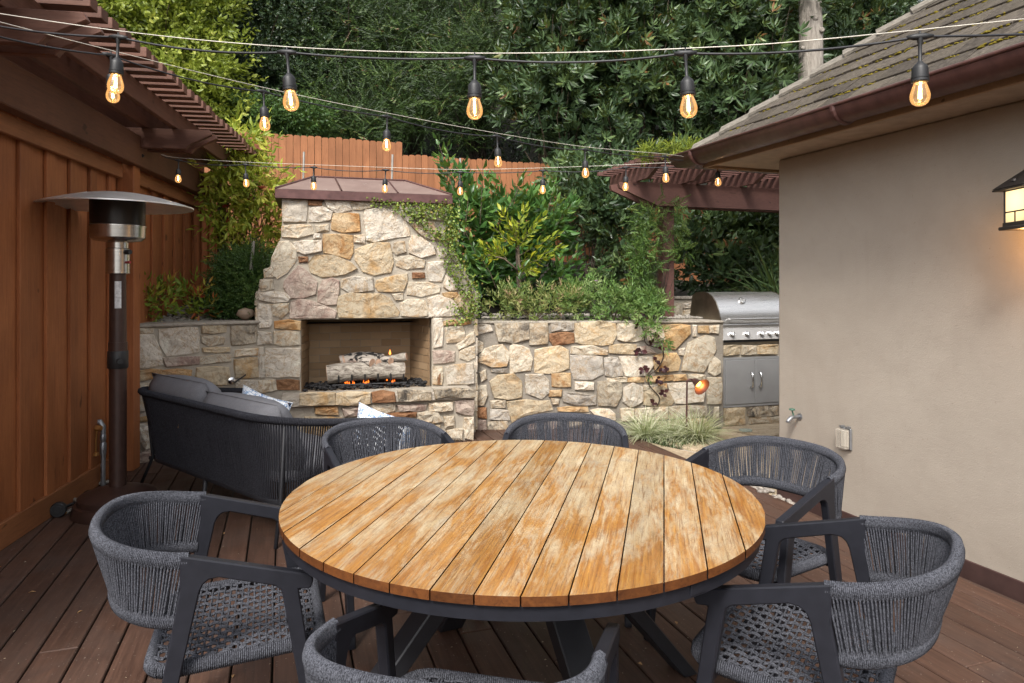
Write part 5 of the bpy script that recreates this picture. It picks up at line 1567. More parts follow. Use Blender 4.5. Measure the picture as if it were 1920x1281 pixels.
mb = MB(); mb.lathe([(.047, 1.50), (.068, 1.505), (.068, 1.66), (.060, 1.665), (.060, 1.705)], HB, 24); part('valve_housing', mb, M['steel2'], ht, smooth=True)
mb = MB(); mb.tube([HB + Vector((.065, -.02, 1.64)), HB + Vector((.095, -.03, 1.64))], .016, 10); part('control_knob', mb, M['black'], ht)
mb = MB(); mb.tube([HB + Vector((.065, -.02, 1.575)), HB + Vector((.095, -.03, 1.575))], .008, 8); part('igniter_button', mb, simple('red_button', (.35, .03, .03), .4), ht)
mb = MB(); mb.lathe([(.06, 1.70), (.135, 1.712), (.155, 1.73), (.158, 1.80), (.162, 1.80), (.162, 1.806), (.158, 1.81)], HB, 36); part('burner_cup', mb, M['steel2'], ht, smooth=True)
def mesh_m():
    n = N('emitter_screen'); n.base((.03, .027, .025)); n.set(.35, .7, .5); n.b.inputs['Alpha'].default_value = .93; return n.m
mb = MB(); mb.lathe([(.155, 1.811), (.157, 1.985), (.10, 1.99)], HB, 36); part('emitter_screen', mb, mesh_m(), ht, smooth=True)
mb = MB(); prof = [(0.000, 2.016), (0.073, 2.015), (0.146, 2.008), (0.228, 1.993), (0.309, 1.972), (0.382, 1.950), (0.428, 1.935), (0.439, 1.932), (0.439, 1.924), (0.428, 1.926), (0.382, 1.940), (0.309, 1.962), (0.228, 1.983), (0.146, 1.998), (0.000, 2.006)]; mb.lathe(prof, HB, 48); part('reflector', mb, M['alu'], ht, smooth=True)
for k in range(3):
    a = R(20 + 120 * k); mb = MB(); d = Vector((math.cos(a), math.sin(a), 0))
    mb.tube([HB + d * .25 + Vector((0, 0, 1.986)), HB + d * .435 + Vector((0, 0, 1.926))], .005, 4); part('reflector_seam', mb, M['alu'], ht)
mb = MB(); mb.m = Matrix.Translation(HB) @ Matrix.Rotation(R(-62), 4, 'Z'); mb.hexa([(.050, -.022, 1.29), (.0505, -.022, 1.29), (.0505, .022, 1.29), (.050, .022, 1.29), (.048, -.022, 1.45), (.0485, -.022, 1.45), (.0485, .022, 1.45), (.048, .022, 1.45)])
mb = MB()
for q in range(6):
    a0, a1 = R(-80 + q * 7), R(-80 + (q + 1) * 7)
    mb.face(*[mb.pt(HB + Vector((math.cos(a) * .0508, math.sin(a) * .0508, z))) for a, z in ((a0, 1.285), (a1, 1.285), (a1, 1.455), (a0, 1.455))])
part('label_sticker', mb, simple('sticker', (.62, .62, .62), .5, var=.3, scale=60), ht)
for d0 in ((-.30, -.115), (-.265, .13)):
    mb = MB(); c = HB + Vector((d0[0], d0[1], .045)); axx = Vector((.33, -.94, 0)); mb.tube([c - axx * .02, c + axx * .02], .045, 16); mb.tube([c - axx * .022, c + axx * .022], .03, 12); part('wheel', mb, M['black'], ht, bevel=.004)
mb = MB(); mb.tube([HB + Vector((-.30, -.115, .045)), HB + Vector((-.265, .13, .045))], .01, 6); mb.tube([HB + Vector((-.283, .01, .045)), HB + Vector((-.23, .0, .05))], .014, 6); part('axle', mb, M['black'], ht)

# ------------------------------------------------------------------ string lights
def bulb_meshes():
    d = {}
    mb = MB(); mb.lathe([(.004, 0), (.0075, -.004), (.0065, -.012), (.0045, -.02), (.0042, -.060), (.007, -.064), (.0165, -.074), (.0185, -.080), (.019, -.100), (.0205, -.1005), (.0205, -.104), (.0195, -.1045), (.0195, -.107), (.0205, -.1075), (.0205, -.112), (.0185, -.114), (.0, -.114)], (0, 0, 0), 16); d['socket'] = mb.mesh('socket', smooth=True)
    mb = MB(); gp = [(.0135, -.112), (.0150, -.119), (.0190, -.130), (.0222, -.141), (.0230, -.149), (.0218, -.158), (.0175, -.166), (.0095, -.1715), (.0005, -.173)]; mb.lathe(gp, (0, 0, 0), 20); d['bulb'] = mb.mesh('bulb', smooth='all')
    mb = MB()
    for k in range(4):
        a = R(45 + 90 * k); mb.tube([(math.cos(a) * .0020, math.sin(a) * .0020, -.122), (math.cos(a) * .0042, math.sin(a) * .0042, -.154)], .0010, 5)
    d['filament'] = mb.mesh('filament')
    mb = MB(); mb.lathe([(.0005, -.119), (.0018, -.123), (.0026, -.140), (.0016, -.153), (.0004, -.156)], (0, 0, 0), 8); d['glow'] = mb.mesh('filament_core', smooth='all')
    mb = MB(); mb.lathe([(.0135, -.115), (.0045, -.119), (.002, -.123), (.0003, -.125)], (0, 0, 0), 10); d['base'] = mb.mesh('lamp_base')
    return d
BMsh = bulb_meshes()
def string(label, tees, ends, wire_pts, scale=1.0, lean=None):
    """tees: 3D cable points where a socket hangs"""
    o = thing('string_lights', label, 'string lights', tees[len(tees)//2], 'strings of bulbs over the terrace')
    pts = [ends[0]] + tees + [ends[1]]; path = []
    for i in range(len(pts) - 1):
        a, b = pts[i], pts[i+1]; sag = .035 * (b - a).length
        for q in range(12):
            t = q / 12; path.append(a.lerp(b, t) - Vector((0, 0, sag * 4 * t * (1 - t) * (.75 + .25 * math.sin(i * 2.3)))))
    path.append(pts[-1])
    mb = MB(); mb.tube(path, .0033, 6); part('cable', mb, M['cable'], o, smooth='all')
    for i, t in enumerate(tees):
        sx = random.uniform(-.05, .05) if lean is None else lean[i]
        m = Matrix.Translation(t) @ Matrix.Rotation(sx, 4, 'Y') @ Matrix.Rotation(random.uniform(0, 3), 4, 'Z') @ Matrix.Scale(scale, 4)
        s = inst('socket', BMsh['socket'], m, o, M['black'])
        for nm, key, mat_ in (('bulb', 'bulb', M['bulb']), ('filament', 'filament', M['filament']), ('filament_core', 'glow', M['filamentglow']), ('lamp_base', 'base', M['alu'])):
            c = put(nm, BMsh[key], mat_, s)
        d = (tees[min(i+1, len(tees)-1)] - tees[max(i-1, 0)]).normalized()
        mb = MB(); mb.tube([t - d * .030, t - d * .012, t + d * .012, t + d * .030], [.0045, .0085, .0085, .0045], 8); mb.tube([t, t + Vector((0, 0, .014))], .003, 5); part('connector', mb, M['black'], o, smooth='all')
    return o
def wirepts(a, tees, b, up=.012):
    return [a] + [t + Vector((0, 0, up)) for t in tees] + [b]
def wire(label, pts):
    mb = MB(); mb.tube(smoothpath(pts, 6), .0015, 5); tag(part('support_wire', mb, M['wire'], None, smooth='all'), label, 'wire', 'support wires of the string lights')
s1 = [P(222, 70, 2.08), P(538, 98, 2.0), P(890, 109, 1.92), P(1285, 100, 1.82), P(1725, 69, 1.70)]
s1a, s1b = P(-140, 20, 2.2), HP(3.2, -.005, 2.20)
string('nearest string of five large lit bulbs crossing the whole view', s1, (s1a, s1b), None, lean=[.06, -.08, 0, -.06, .0])
wire('pale support wire above the nearest string of bulbs', [P(-140, 4, 2.2), P(222, 58, 2.08), P(538, 88, 2.0), P(890, 100, 1.92), P(1285, 91, 1.82), P(1725, 56, 1.70), HP(3.2, -.005, 2.26)])
gcn = HP(-go + .02, -go + .02, gzc - .02)
s2 = [P(208, 104, 2.48), P(494, 172, 3.0), P(726, 219, 3.42), P(932, 256, 3.82), P(1097, 281, 4.2), P(1247, 294, 4.58)]
string('middle string of bulbs running diagonally from the pergola to the gutter corner', s2, (P(-60, 54, 2.1), gcn), None)
wire('pale support wire above the diagonal middle string of bulbs', [P(-60, 26, 2.1)] + [p + Vector((0, 0, .018)) for p in s2] + [gcn + Vector((0, 0, .01))])
s3 = [P(335, 301, 5.28), P(460, 309, 5.24), P(588, 314, 5.2), P(723, 319, 5.15), P(863, 323, 5.1), P(1018, 320, 5.06), P(1174, 314, 5.02), P(1345, 305, 4.98)]
string('farthest string of small bulbs hanging level in front of the fireplace cap', s3, (P(302, 292, 5.3), gcn + Vector((.05, 0, -.02))), None)
wire('pale support wire above the farthest level string of bulbs', [P(302, 290, 5.3)] + [p + Vector((0, 0, .02)) for p in s3] + [gcn + Vector((.05, 0, -.01))])

# path light
q0 = P(1287, 800, 6.42); q0.z = -.03; ps = thing('path_light', 'lit copper path light with bell shade arching over the variegated grass', 'path light', q0)
ptop = P(1290, 712, q0.y); ph = [q0, Vector((q0.x + .005, q0.y, ptop.z - .06)), Vector((q0.x + .008, q0.y, ptop.z - .015)), ptop + Vector((.02, 0, .003)), ptop + Vector((.055, 0, -.005))]
mb = MB(); mb.tube(smoothpath(ph), .009, 8); part('stem', mb, M['fasciacopper'], ps, smooth='all')
hx = Vector((.42, -.80, -.42)).normalized(); ax_ = hx.to_track_quat('Z', 'Y').to_matrix(); hc = ph[-1] - hx * .01
mb = MB(); n = 20; prof = [(.014, 0), (.026, .018), (.038, .06), (.058, .105), (.084, .130)]
rings = [[mb.pt(hc + ax_ @ Vector((r * math.cos(2*math.pi*q/n), r * math.sin(2*math.pi*q/n), z))) for q in range(n)] for r, z in prof]
for A, B in zip(rings[:-1], rings[1:]):
    for q in range(n): mb.face(A[q], A[(q+1) % n], B[(q+1) % n], B[q])
mb.face(*reversed(rings[0])); part('shade', mb, M['fasciacopper'], ps, smooth='all')
mb = MB(); mb.lathe([(.0, .03), (.024, .035), (.034, .06), (.030, .085), (0, .092)], hc, 12, ax_); part('lamp', mb, emit_mat('path_lamp', (1, .40, .07), 3.5), ps, smooth='all')
pd = bpy.data.lights.new('path_lamp_light', 'POINT'); pd.energy = .55; pd.color = (1, .45, .12); pd.shadow_soft_size = .02
po = bpy.data.objects.new('path_lamp_light', pd); col.objects.link(po); po.parent = ps; po.location = hc + hx * .105 - root_loc(ps)
# ------------------------------------------------------------------ foliage helpers (numpy)
def leaf_t(Ln, Wd, fold=.18, curl=.12, quad=False):
    if quad:
        V = np.array([(0,0,0), (-Wd/2, .45*Ln, fold*Wd), (0, Ln, -curl*Ln), (Wd/2, .45*Ln, fold*Wd)], float); F = np.array([(0,3,2),(0,2,1)])
    else:
        V = np.array([(0,0,0), (-Wd/2, .42*Ln, fold*Wd), (0, .45*Ln, 0), (Wd/2, .42*Ln, fold*Wd), (-Wd*.30, .76*Ln, fold*Wd*.5-curl*Ln*.4), (Wd*.30, .76*Ln, fold*Wd*.5-curl*Ln*.4), (0, Ln, -curl*Ln)], float)
        F = np.array([(0,2,1),(0,3,2),(1,2,4),(2,3,5),(2,6,4),(2,5,6)])
    return V, F
def blade_t(Ln, Wd, arch=.5, n=4):
    V = []; F = []
    for i in range(n + 1):
        t = i / n; w = Wd * (1 - t ** 2) * .5 + .0003; y = Ln * (t - .25 * arch * t * t); z = -arch * Ln * t ** 2.2 * .75
        V += [(-w, y, z), (w, y, z)]
        if i: a = 2 * (i - 1); F += [(a, a+1, a+3), (a, a+3, a+2)]
    return np.array(V, float), np.array(F)
def rotm(ax, ang):
    return np.array(Matrix.Rotation(ang, 3, ax))
def sprig_t(leaf, n, stem, incl=55, whorl=137.5, flat=False, tip=True, base=.15, jit=12, lsc=(1.0, .7)):
    V0, F0 = leaf; Vs, Fs, Rn = [], [], []; off = 0
    for i in range(n):
        t = base + (1 - base) * i / max(1, n - 1)
        a = (90 if i % 2 else -90) + random.uniform(-jit, jit) if flat else whorl * i + random.uniform(-jit, jit)
        inc = incl * (1 - .45 * t) + random.uniform(-jit, jit)
        s = lsc[0] + (lsc[1] - lsc[0]) * t
        s *= random.uniform(.8, 1.1)
        m = rotm('Y', R(a)) @ rotm('X', R(inc)) 
        V = (V0 * s) @ m.T + np.array((0, stem * t, 0))
        Vs.append(V); Fs.append(F0 + off); off += len(V); Rn.append(np.full(len(V), random.uniform(-.15, .15)))
    return np.concatenate(Vs), np.concatenate(Fs), np.concatenate(Rn)
def single_t(leaf): return leaf[0], leaf[1], np.zeros(len(leaf[0]))
def frames(d, roll=None, up=None):
    """rotation matrices whose Y axis is d; Z axis leans to 'up' (leaf faces) unless roll is random"""
    n = len(d); d = d / np.maximum(np.linalg.norm(d, axis=1, keepdims=True), 1e-9)
    if up is None:
        ref = rng.normal(size=(n, 3))
    else: ref = np.tile(np.array(up, float), (n, 1)) + rng.normal(size=(n, 3)) * .35
    x = np.cross(d, ref); x /= np.maximum(np.linalg.norm(x, axis=1, keepdims=True), 1e-9)
    z = np.cross(x, d)
    return np.stack([x, d, z], axis=2)
def scatter_mesh(name, tpls, pos, dirs, scale, rnd, up=None, off=None):
    n = len(pos); Rm = frames(dirs, up=up); ch_ = rng.integers(0, len(tpls), n)
    Vs, Fs, As = [], [], []; o = 0
    for k, (V, F, A) in enumerate(tpls):
        s = np.where(ch_ == k)[0]
        if len(s) == 0: continue
        W_ = np.einsum('nij,vj->nvi', Rm[s], V) * scale[s][:, None, None] + pos[s][:, None, :]
        nv = len(V); Vs.append(W_.reshape(-1, 3)); As.append((rnd[s][:, None] + A[None, :]).reshape(-1))
        Fs.append((F[None] + (np.arange(len(s)) * nv)[:, None, None] + o).reshape(-1, 3)); o += nv * len(s)
    V = np.concatenate(Vs); F = np.concatenate(Fs).astype(np.int32); A = np.clip(np.concatenate(As), 0, 1)
    if off is not None: V = V - np.array(off)
    me = bpy.data.meshes.new(name)
    me.vertices.add(len(V)); me.vertices.foreach_set('co', V.astype(np.float32).ravel())
    me.loops.add(F.size); me.loops.foreach_set('vertex_index', F.ravel())
    me.polygons.add(len(F)); me.polygons.foreach_set('loop_start', np.arange(0, F.size, 3, dtype=np.int32)); me.polygons.foreach_set('loop_total', np.full(len(F), 3, np.int32))
    at_ = me.attributes.new('rnd', 'FLOAT', 'POINT'); at_.data.foreach_set('value', A.astype(np.float32))
    me.update(); me.validate(); return me
def E(px, py, Y, rx, ry, rd=None):
    c = P(px, py, Y); ax = rx * Y / FPX; az = ry * Y / FPX
    return (np.array(c), np.array((ax, rd if rd else (ax + az) / 2, az)))
def fill(blobs, n, shell=.55):
    vol = np.array([b[1].prod() ** .75 for b in blobs]); idx = rng.choice(len(blobs), n, p=vol / vol.sum())
    d = rng.normal(size=(n, 3)); d /= np.linalg.norm(d, axis=1, keepdims=True)
    r = 1 - (rng.random(n) ** 1.6) * shell
    c = np.stack([b[0] for b in blobs])[idx]; s = np.stack([b[1] for b in blobs])[idx]
    # lumpy surface
    lump = 1 + .16 * np.sin(d[:, 0] * 7 + idx) * np.sin(d[:, 2] * 6 + idx * 2.3) + .10 * np.sin(d[:, 0] * 15 + d[:, 2] * 13 + idx)
    return c + d * s * (r * lump)[:, None], d
def clumps(blobs, n, per=16, r=.24, flat=.6, shell=.45, droop=.0):
    """boughs: points gathered in clumps on the crown, with gaps between"""
    k = max(3, n // per)
    c, d = fill(blobs, k, shell)
    idx = rng.integers(0, k, n); o = rng.normal(size=(n, 3)) * np.array((r, r, r * flat))
    rad = np.linalg.norm(o[:, :2], axis=1)
    o[:, 2] -= droop * rad
    od = o / np.maximum(np.linalg.norm(o, axis=1, keepdims=True), 1e-6)
    hue = rng.random(k)[idx]
    return c[idx] + o, d[idx] * .6 + od * .6, hue
def rnds(n, pos=None, k=.35):
    a = rng.random(n)
    if pos is not None:                     # clumps of related hue
        a = (1 - k) * a + k * (.5 + .5 * np.sin(pos[:, 0] * 3.1 + pos[:, 2] * 4.3) * np.sin(pos[:, 1] * 2.7 + 1))
    return a
def branches(name, base, tips, r0, m, parent, off=None, wob=.12, n=6, rt=.25):
    mb = MB(); base = Vector(base)
    for t in tips:
        t = Vector(t); ln = (t - base).length; path = []
        for i in range(n + 1):
            f = i / n; p = base.lerp(t, f); p = p + Vector((random.uniform(-1, 1), random.uniform(-1, 1), random.uniform(-.6, .6))) * (wob * ln * .25 * math.sin(f * 3.14))
            p.z += ln * .06 * math.sin(f * 3.14); path.append(p)
        mb.tube(path, [r0 * (1 - f / n * (1 - rt)) for f in range(n + 1)], 5, cap=False)
    return part(name, mb, m, parent, smooth='all')
def plant(name, label, cat, base, blobs, n, tpls, m, sc=(.8, 1.2), shell=.55, outw=.8, upw=.4, rand=.5, up=None, group=None, crown='foliage', tw=None, twn=14, tr=.012, trunk=None, cl=.35, droop=0, clump=None):
    o = thing(name, label, cat, base, group)
    hue = None
    if clump: pos, d, hue = clumps(blobs, n, *clump)
    else: pos, d = fill(blobs, n, shell)
    dirs = d * outw + np.array((0, 0, upw)) + rng.normal(size=d.shape) * rand
    dirs[:, 2] -= droop
    me = scatter_mesh(crown, tpls, pos, dirs, rng.uniform(sc[0], sc[1], n), rnds(n, pos, cl) if hue is None else np.clip(.55 * rng.random(n) + .5 * hue - .03, 0, 1), up, root_loc(o))
    c = put(crown, me, m, o); c['kind'] = 'stuff'
    if tw is not None:
        sel = pos[rng.choice(n, twn)]
        branches('branches' if trunk is None else 'branches', base, [Vector(p) for p in sel], tr, tw, o)
    return o

TL = {}
def tl(k, leaf, cnt=3, **kw):
    TL[k] = [sprig_t(leaf, **kw) for _ in range(cnt)]
tl('conifer', leaf_t(.085, .020, .1, .05, True), n=15, stem=.34, incl=62, flat=True, jit=14, lsc=(1.0, .6))
tl('small', leaf_t(.075, .042, .2, .1, True), n=9, stem=.15, incl=65)
tl('lime', leaf_t(.105, .052, .2, .15), n=7, stem=.26, incl=70)
tl('broad', leaf_t(.20, .062, .2, .18), n=9, stem=.13, incl=78, lsc=(1.05, .75), base=.3)
tl('laurel', leaf_t(.155, .064, .22, .12), n=8, stem=.22, incl=62, lsc=(1, .8))
tl('vine', leaf_t(.115, .033, .2, .25), n=6, stem=.16, incl=70, lsc=(1, .8))
tl('fine', leaf_t(.030, .013, .2, .1, True), n=14, stem=.13, incl=55)
tl('peren', leaf_t(.085, .022, .2, .2), n=9, stem=.12, incl=65)
tl('jas', leaf_t(.048, .014, .2, .15, True), n=11, stem=.14, incl=60, flat=True, jit=22)
TL['ivy'] = [single_t(leaf_t(.034, .030, .25, .1, True))]
TL['bleaf'] = [single_t(leaf_t(.13, .045, .22, .15))]

# ------------------------------------------------------------------ background trees on the hillside
def base_at(px, Y):
    x = (px - 960) / FPX * Y; return Vector((x, Y, terr(x, Y) - .1))
def trunk(o, base, top, r0, r1, m, name='trunk', n=8):
    mb = MB(); base, top = Vector(base), Vector(top)
    path = [base.lerp(top, i / n) + Vector((random.uniform(-.04, .04), random.uniform(-.04, .04), 0)) for i in range(n + 1)]
    mb.tube(path, [r0 + (r1 - r0) * i / n for i in range(n + 1)], 14); return part(name, mb, m, o, smooth='all')
b = base_at(290, 11.2)
o = plant('lime_tree', 'bright lime green leafy tree behind the left pergola slats', 'tree', b,
      [E(250, 20, 10.6, 90, 60, .7), E(330, 75, 10.8, 75, 70, .7), E(370, 150, 10.8, 60, 60, .6), E(390, 215, 10.6, 45, 40, .5), E(310, -20, 11, 110, 55, .8), E(395, 20, 11.2, 40, 28, .5), E(300, 140, 11.2, 80, 70, .7), E(200, -30, 10.6, 80, 60, .7)], 3300, TL['lime'], L['yellowgreen'], (.85, 1.25), tw=M['twig'], twn=34, tr=.02, droop=.3, clump=(16, .20, .8, .7))
trunk(o, b, (b.x, b.y, b.z + 2.6), .09, .05, M['twig'])
b = base_at(470, 13.0)
o = plant('evergreen_tree', 'nearly black green evergreen with small round leaves right of the lime tree', 'tree', b,
      [E(430, 40, 12.6, 80, 80, .9), E(480, 130, 12.4, 90, 75, .9), E(560, 60, 12.9, 85, 80, .9), E(500, -20, 12.8, 120, 60, .9), E(460, 205, 12.2, 60, 50, .7), E(560, 160, 12.8, 60, 70, .7)], 8000, TL['small'], L['darkround'], (.8, 1.25), tw=M['twigdark'], twn=30, tr=.025, clump=(22, .17, .8, .6))
trunk(o, b, (b.x, b.y, b.z + 3), .12, .06, M['twigdark'])
b = base_at(500, 11.6)
plant('ivy_shrub', 'mid green leafy shrub rising just over the left end of the plank fence', 'shrub', b, [E(505, 220, 11.2, 45, 30, .4), E(560, 225, 11.4, 55, 30, .4), E(450, 215, 11.2, 30, 25, .3)], 900, TL['lime'], L['shrub'], (.6, .9), tw=M['twigdark'], twn=10)
for (px, Y, lab, bl, n) in (
    (640, 13.4, 'feathery green conifer with drooping sprays, left of the middle of the hillside', [E(640, 60, 13, 75, 90, .8), E(610, 160, 12.8, 70, 80, .8), E(660, 220, 12.4, 80, 50, .7), E(680, -20, 13.2, 80, 60, .8), E(590, 240, 12.6, 60, 30, .5)], 4200),
    (780, 13.6, 'feathery green conifer in the middle of the hillside above the fence step', [E(770, 60, 13.2, 85, 90, .9), E(740, 165, 12.8, 80, 75, .8), E(800, 225, 12.6, 80, 45, .7), E(800, -20, 13.4, 85, 60, .8)], 4300),
    (900, 13.2, 'feathery green conifer just left of the broad leaved evergreens', [E(885, 50, 13, 75, 90, .8), E(870, 150, 12.6, 75, 75, .8), E(920, 120, 12.8, 60, 80, .8), E(920, -20, 13.2, 75, 55, .8), E(890, 225, 12.8, 60, 40, .6)], 4200)):
    b = base_at(px, Y)
    o = plant('conifer_tree', lab, 'tree', b, bl, n, TL['conifer'], L['conifer'], (.75, 1.2), shell=.7, outw=.7, upw=.25, rand=.45, up=(0, 0, 1), group='feathery conifers on the hillside', tw=M['twigdark'], twn=40, tr=.018, clump=(17, .19, .5, .75, .3))
    trunk(o, b, (b.x + .1, b.y + .2, b.z + 4.5), .14, .07, M['twigdark'])
for (px, Y, lab, bl, n) in (
    (1040, 11.3, 'glossy broad leaved evergreen right of the conifers, above the lower fence', [E(1030, 60, 11.2, 80, 80, .7), E(1060, 170, 11, 90, 70, .7), E(1010, 215, 10.8, 60, 35, .5), E(1050, -20, 11.4, 110, 55, .7), E(960, 160, 11, 40, 40, .4)], 1500),
    (1190, 11.2, 'glossy broad leaved evergreen in the middle right, behind the nearest hanging bulbs', [E(1180, 50, 11.2, 95, 90, .8), E(1200, 170, 11, 100, 75, .8), E(1130, 270, 10.9, 90, 60, .6), E(1200, -20, 11.4, 110, 55, .8), E(1110, 380, 10.6, 60, 70, .5)], 1900),
    (1400, 11.0, 'glossy broad leaved evergreen between the hanging bulb and the pale trunk', [E(1330, 60, 11.2, 80, 95, .8), E(1420, 50, 11, 80, 85, .8), E(1350, 190, 10.8, 85, 80, .7), E(1440, 150, 10.8, 60, 60, .6), E(1400, -20, 11.2, 110, 55, .8), E(1300, 280, 10.8, 70, 40, .5)], 1900)):
    b = base_at(px, Y)
    o = plant('broadleaf_tree', lab, 'tree', b, bl, n, TL['broad'], L['bigleaf'], (.7, 1.1), shell=.75, group='broad leaved evergreens on the hillside', tw=M['twig'], twn=60, tr=.014, clump=(9, .20, .8, .7))
    trunk(o, b, (b.x + .1, b.y, b.z + 2.2), .08, .05, M['twig'])
# pale trunk
b = base_at(1518, 10.6)
o = thing('pale_trunk_tree', 'tall tree with a straight pale grey trunk rising behind the roof hip', 'tree', b)
tt_ = P(1521, -60, 10.6); 
mb = MB(); path = [b.lerp(Vector((tt_.x, 10.6, 8.5)), i / 14) + Vector((.012 * math.sin(i * 1.9), 0, 0)) for i in range(15)]
mb.tube(path, [.205 - .004 * i + random.uniform(-.004, .004) for i in range(15)], 20); part('trunk', mb, M['bark'], o, smooth='all')
for px, py, r in ((1529, 33, .055), (1541, 56, .05), (1506, 90, .035)):
    q = P(px, py, 10.6 - .17); mb = MB(); mb.lathe([(r, -.03), (r * .8, .01), (r * .4, .02), (0, .008)], q, 10, Matrix.Rotation(R(90), 3, 'X')); part('knot', mb, M['bark'], o, smooth='all')
tp2 = Vector((b.x, 10.6, 8.6)); blb = [(np.array((b.x, 10.6, 8.8)), np.array((1.6, 1.5, 1.0)))]
pos, d = fill(blb, 900); put('crown', scatter_mesh('crown', TL['broad'], pos, d + rng.normal(size=d.shape) * .4, rng.uniform(.7, 1.1, 900), rnds(900), None, root_loc(o)), L['bigleaf'], o)['kind'] = 'stuff'
for (px, Y, lab, bl, n, kind, ml) in (
    (1600, 14, 'dark evergreen with thin leaves behind the pale trunk and the roof hip', [E(1600, 60, 13.6, 60, 75, .7), E(1570, 120, 13.2, 50, 60, .6), E(1640, 30, 13.8, 60, 60, .7)], 1300, 'broad', 'bigleaf'),
    (1710, 16, 'dark conifer against small gaps of sky at the top right, above the roof', [E(1700, 20, 16, 55, 50, .7), E(1640, -30, 16, 90, 40, .8), E(1760, -20, 16, 80, 60, .8), E(1740, 60, 15.6, 70, 50, .7)], 1200, 'conifer', 'darkround'),
    (1470, 14, 'dark evergreen filling the hillside left of the pale trunk', [E(1470, 20, 13.8, 90, 80, .8), E(1480, 120, 13.4, 80, 70, .7), E(1560, 170, 13, 70, 50, .7)], 2200, 'broad', 'bigleaf')):
    b = base_at(px, Y); o = plant('evergreen_tree', lab, 'tree', b, bl, n, TL[kind], L[ml], (.6, .95) if kind == 'broad' else (.9, 1.3), shell=.8, tw=M['twigdark'], twn=18, tr=.03)
    trunk(o, b, (b.x, b.y, b.z + 5), .16, .10, M['twigdark'])
# far wood closing the hillside: nobody could count it
nb = 46; blobs = []
for i in range(nb):
    px = -100 + 2000 * (i % 16) / 15 + random.uniform(-40, 40); Y = random.uniform(16, 19); py = [-40, 60, 160][i // 16] + random.uniform(-30, 30)
    if px > 1560 and py < 40: continue
    blobs.append(E(px, py, Y, 90, 80, 1.0))
pos, d = fill(blobs, 9000, .6)
me = scatter_mesh('far_wood', TL['broad'] + TL['conifer'], pos, d * .6 + rng.normal(size=d.shape) * .5, rng.uniform(.9, 1.6, 9000), rnds(9000, pos) * .35)
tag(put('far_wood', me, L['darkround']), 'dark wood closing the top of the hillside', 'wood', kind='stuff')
# undergrowth under the trees above the fence
pts = []
for i in range(2600):
    x = random.uniform(-6, 7); fy = 9.6 + .36 * (x + 2.5); y = fy + random.uniform(.3, 3.5); pts.append((x, y, terr(x, y) + random.uniform(.0, .35)))
pos = np.array(pts); d = rng.normal(size=pos.shape) * .5 + np.array((0, -.3, .8))
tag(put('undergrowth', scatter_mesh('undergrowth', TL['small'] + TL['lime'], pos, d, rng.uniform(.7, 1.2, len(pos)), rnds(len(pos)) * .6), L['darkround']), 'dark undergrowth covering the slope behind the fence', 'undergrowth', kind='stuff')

# ------------------------------------------------------------------ garden planting behind the stone walls
def base_near(px, py, Y): 
    q = P(px, py, Y); return Vector((q.x, q.y, min(q.z, terr(q.x, q.y)) - .02))
b = base_near(445, 585, 7.1)
plant('yellowing_vine', 'vine with narrow yellow green leaves climbing at the pergola end left of the fireplace', 'vine', b,
      [E(465, 262, 7.2, 38, 30, .22), E(440, 310, 7.1, 45, 45, .25), E(485, 350, 7.0, 45, 55, .22), E(430, 390, 7.0, 35, 50, .22), E(490, 430, 6.95, 38, 50, .2), E(445, 460, 6.95, 40, 40, .2), E(395, 345, 7.0, 22, 30, .15)], 520, TL['vine'], L['vine'], (.8, 1.25), shell=.8, outw=.5, upw=-.15, rand=.6, tw=M['twigdark'], twn=46, tr=.008, cl=.15)
b = base_near(455, 590, 6.45)
plant('dark_shrub', 'dense dark green small leaved shrub against the left shoulder of the fireplace', 'shrub', b,
      [E(455, 545, 6.5, 42, 45, .25), E(475, 500, 6.5, 30, 28, .2), E(430, 575, 6.4, 28, 22, .2), E(435, 510, 6.55, 22, 25, .18), E(478, 560, 6.35, 20, 30, .15)], 2600, TL['fine'], L['shrub'], (.8, 1.3), tw=M['twigdark'], twn=14, tr=.006)
for (px, py, Y, w, h, n, lab) in ((283, 562, 6.05, 40, 38, 60, 'low yellow green and red plant at the left end of the stone wall top'), (368, 568, 6.3, 36, 30, 52, 'low green and dark red plant on the gravel beside the dark shrub')):
    b = base_near(px, 598, Y)
    plant('red_tinged_plant', lab, 'plant', b, [E(px, py, Y, w, h, .22), E(px + w * .5, py + 12, Y - .05, w * .7, h * .7, .2)], n, TL['vine'], L['red'], (.65, 1.0), shell=.9, outw=.6, upw=.55, rand=.35, group='red tinged plants on the left wall', tw=M['twig'], twn=16, tr=.005, cl=.1)
q = P(460, 594, 6.15); rb = MB(); pebble(rb, (q.x, q.y, 1.115 + .05), .085); tag(part('boulder', rb, M['boulder'], None, smooth='all'), 'round tan boulder on the gravel beside the left shoulder of the fireplace', 'boulder')
gv = MB()
for i in range(900):
    u = random.uniform(-.05, 1.05); w = random.uniform(-.34, -1.0); p = LW.W(u, w, 0)
    p.z = max(1.07, terr(p.x, p.y)) + .022; pebble(gv, p, random.uniform(.012, .03))
for i in range(500):
    u = random.uniform(-.3, 2.1); p = RW.W(u, random.uniform(-.34, -.7), 0); p.z = max(1.03, terr(p.x, p.y)) + .02; pebble(gv, p, random.uniform(.012, .028))
tag(part('gravel', gv, M['gravel'], None, smooth='all'), 'pale grey gravel mulch on the beds behind the stone walls', 'gravel', kind='stuff')

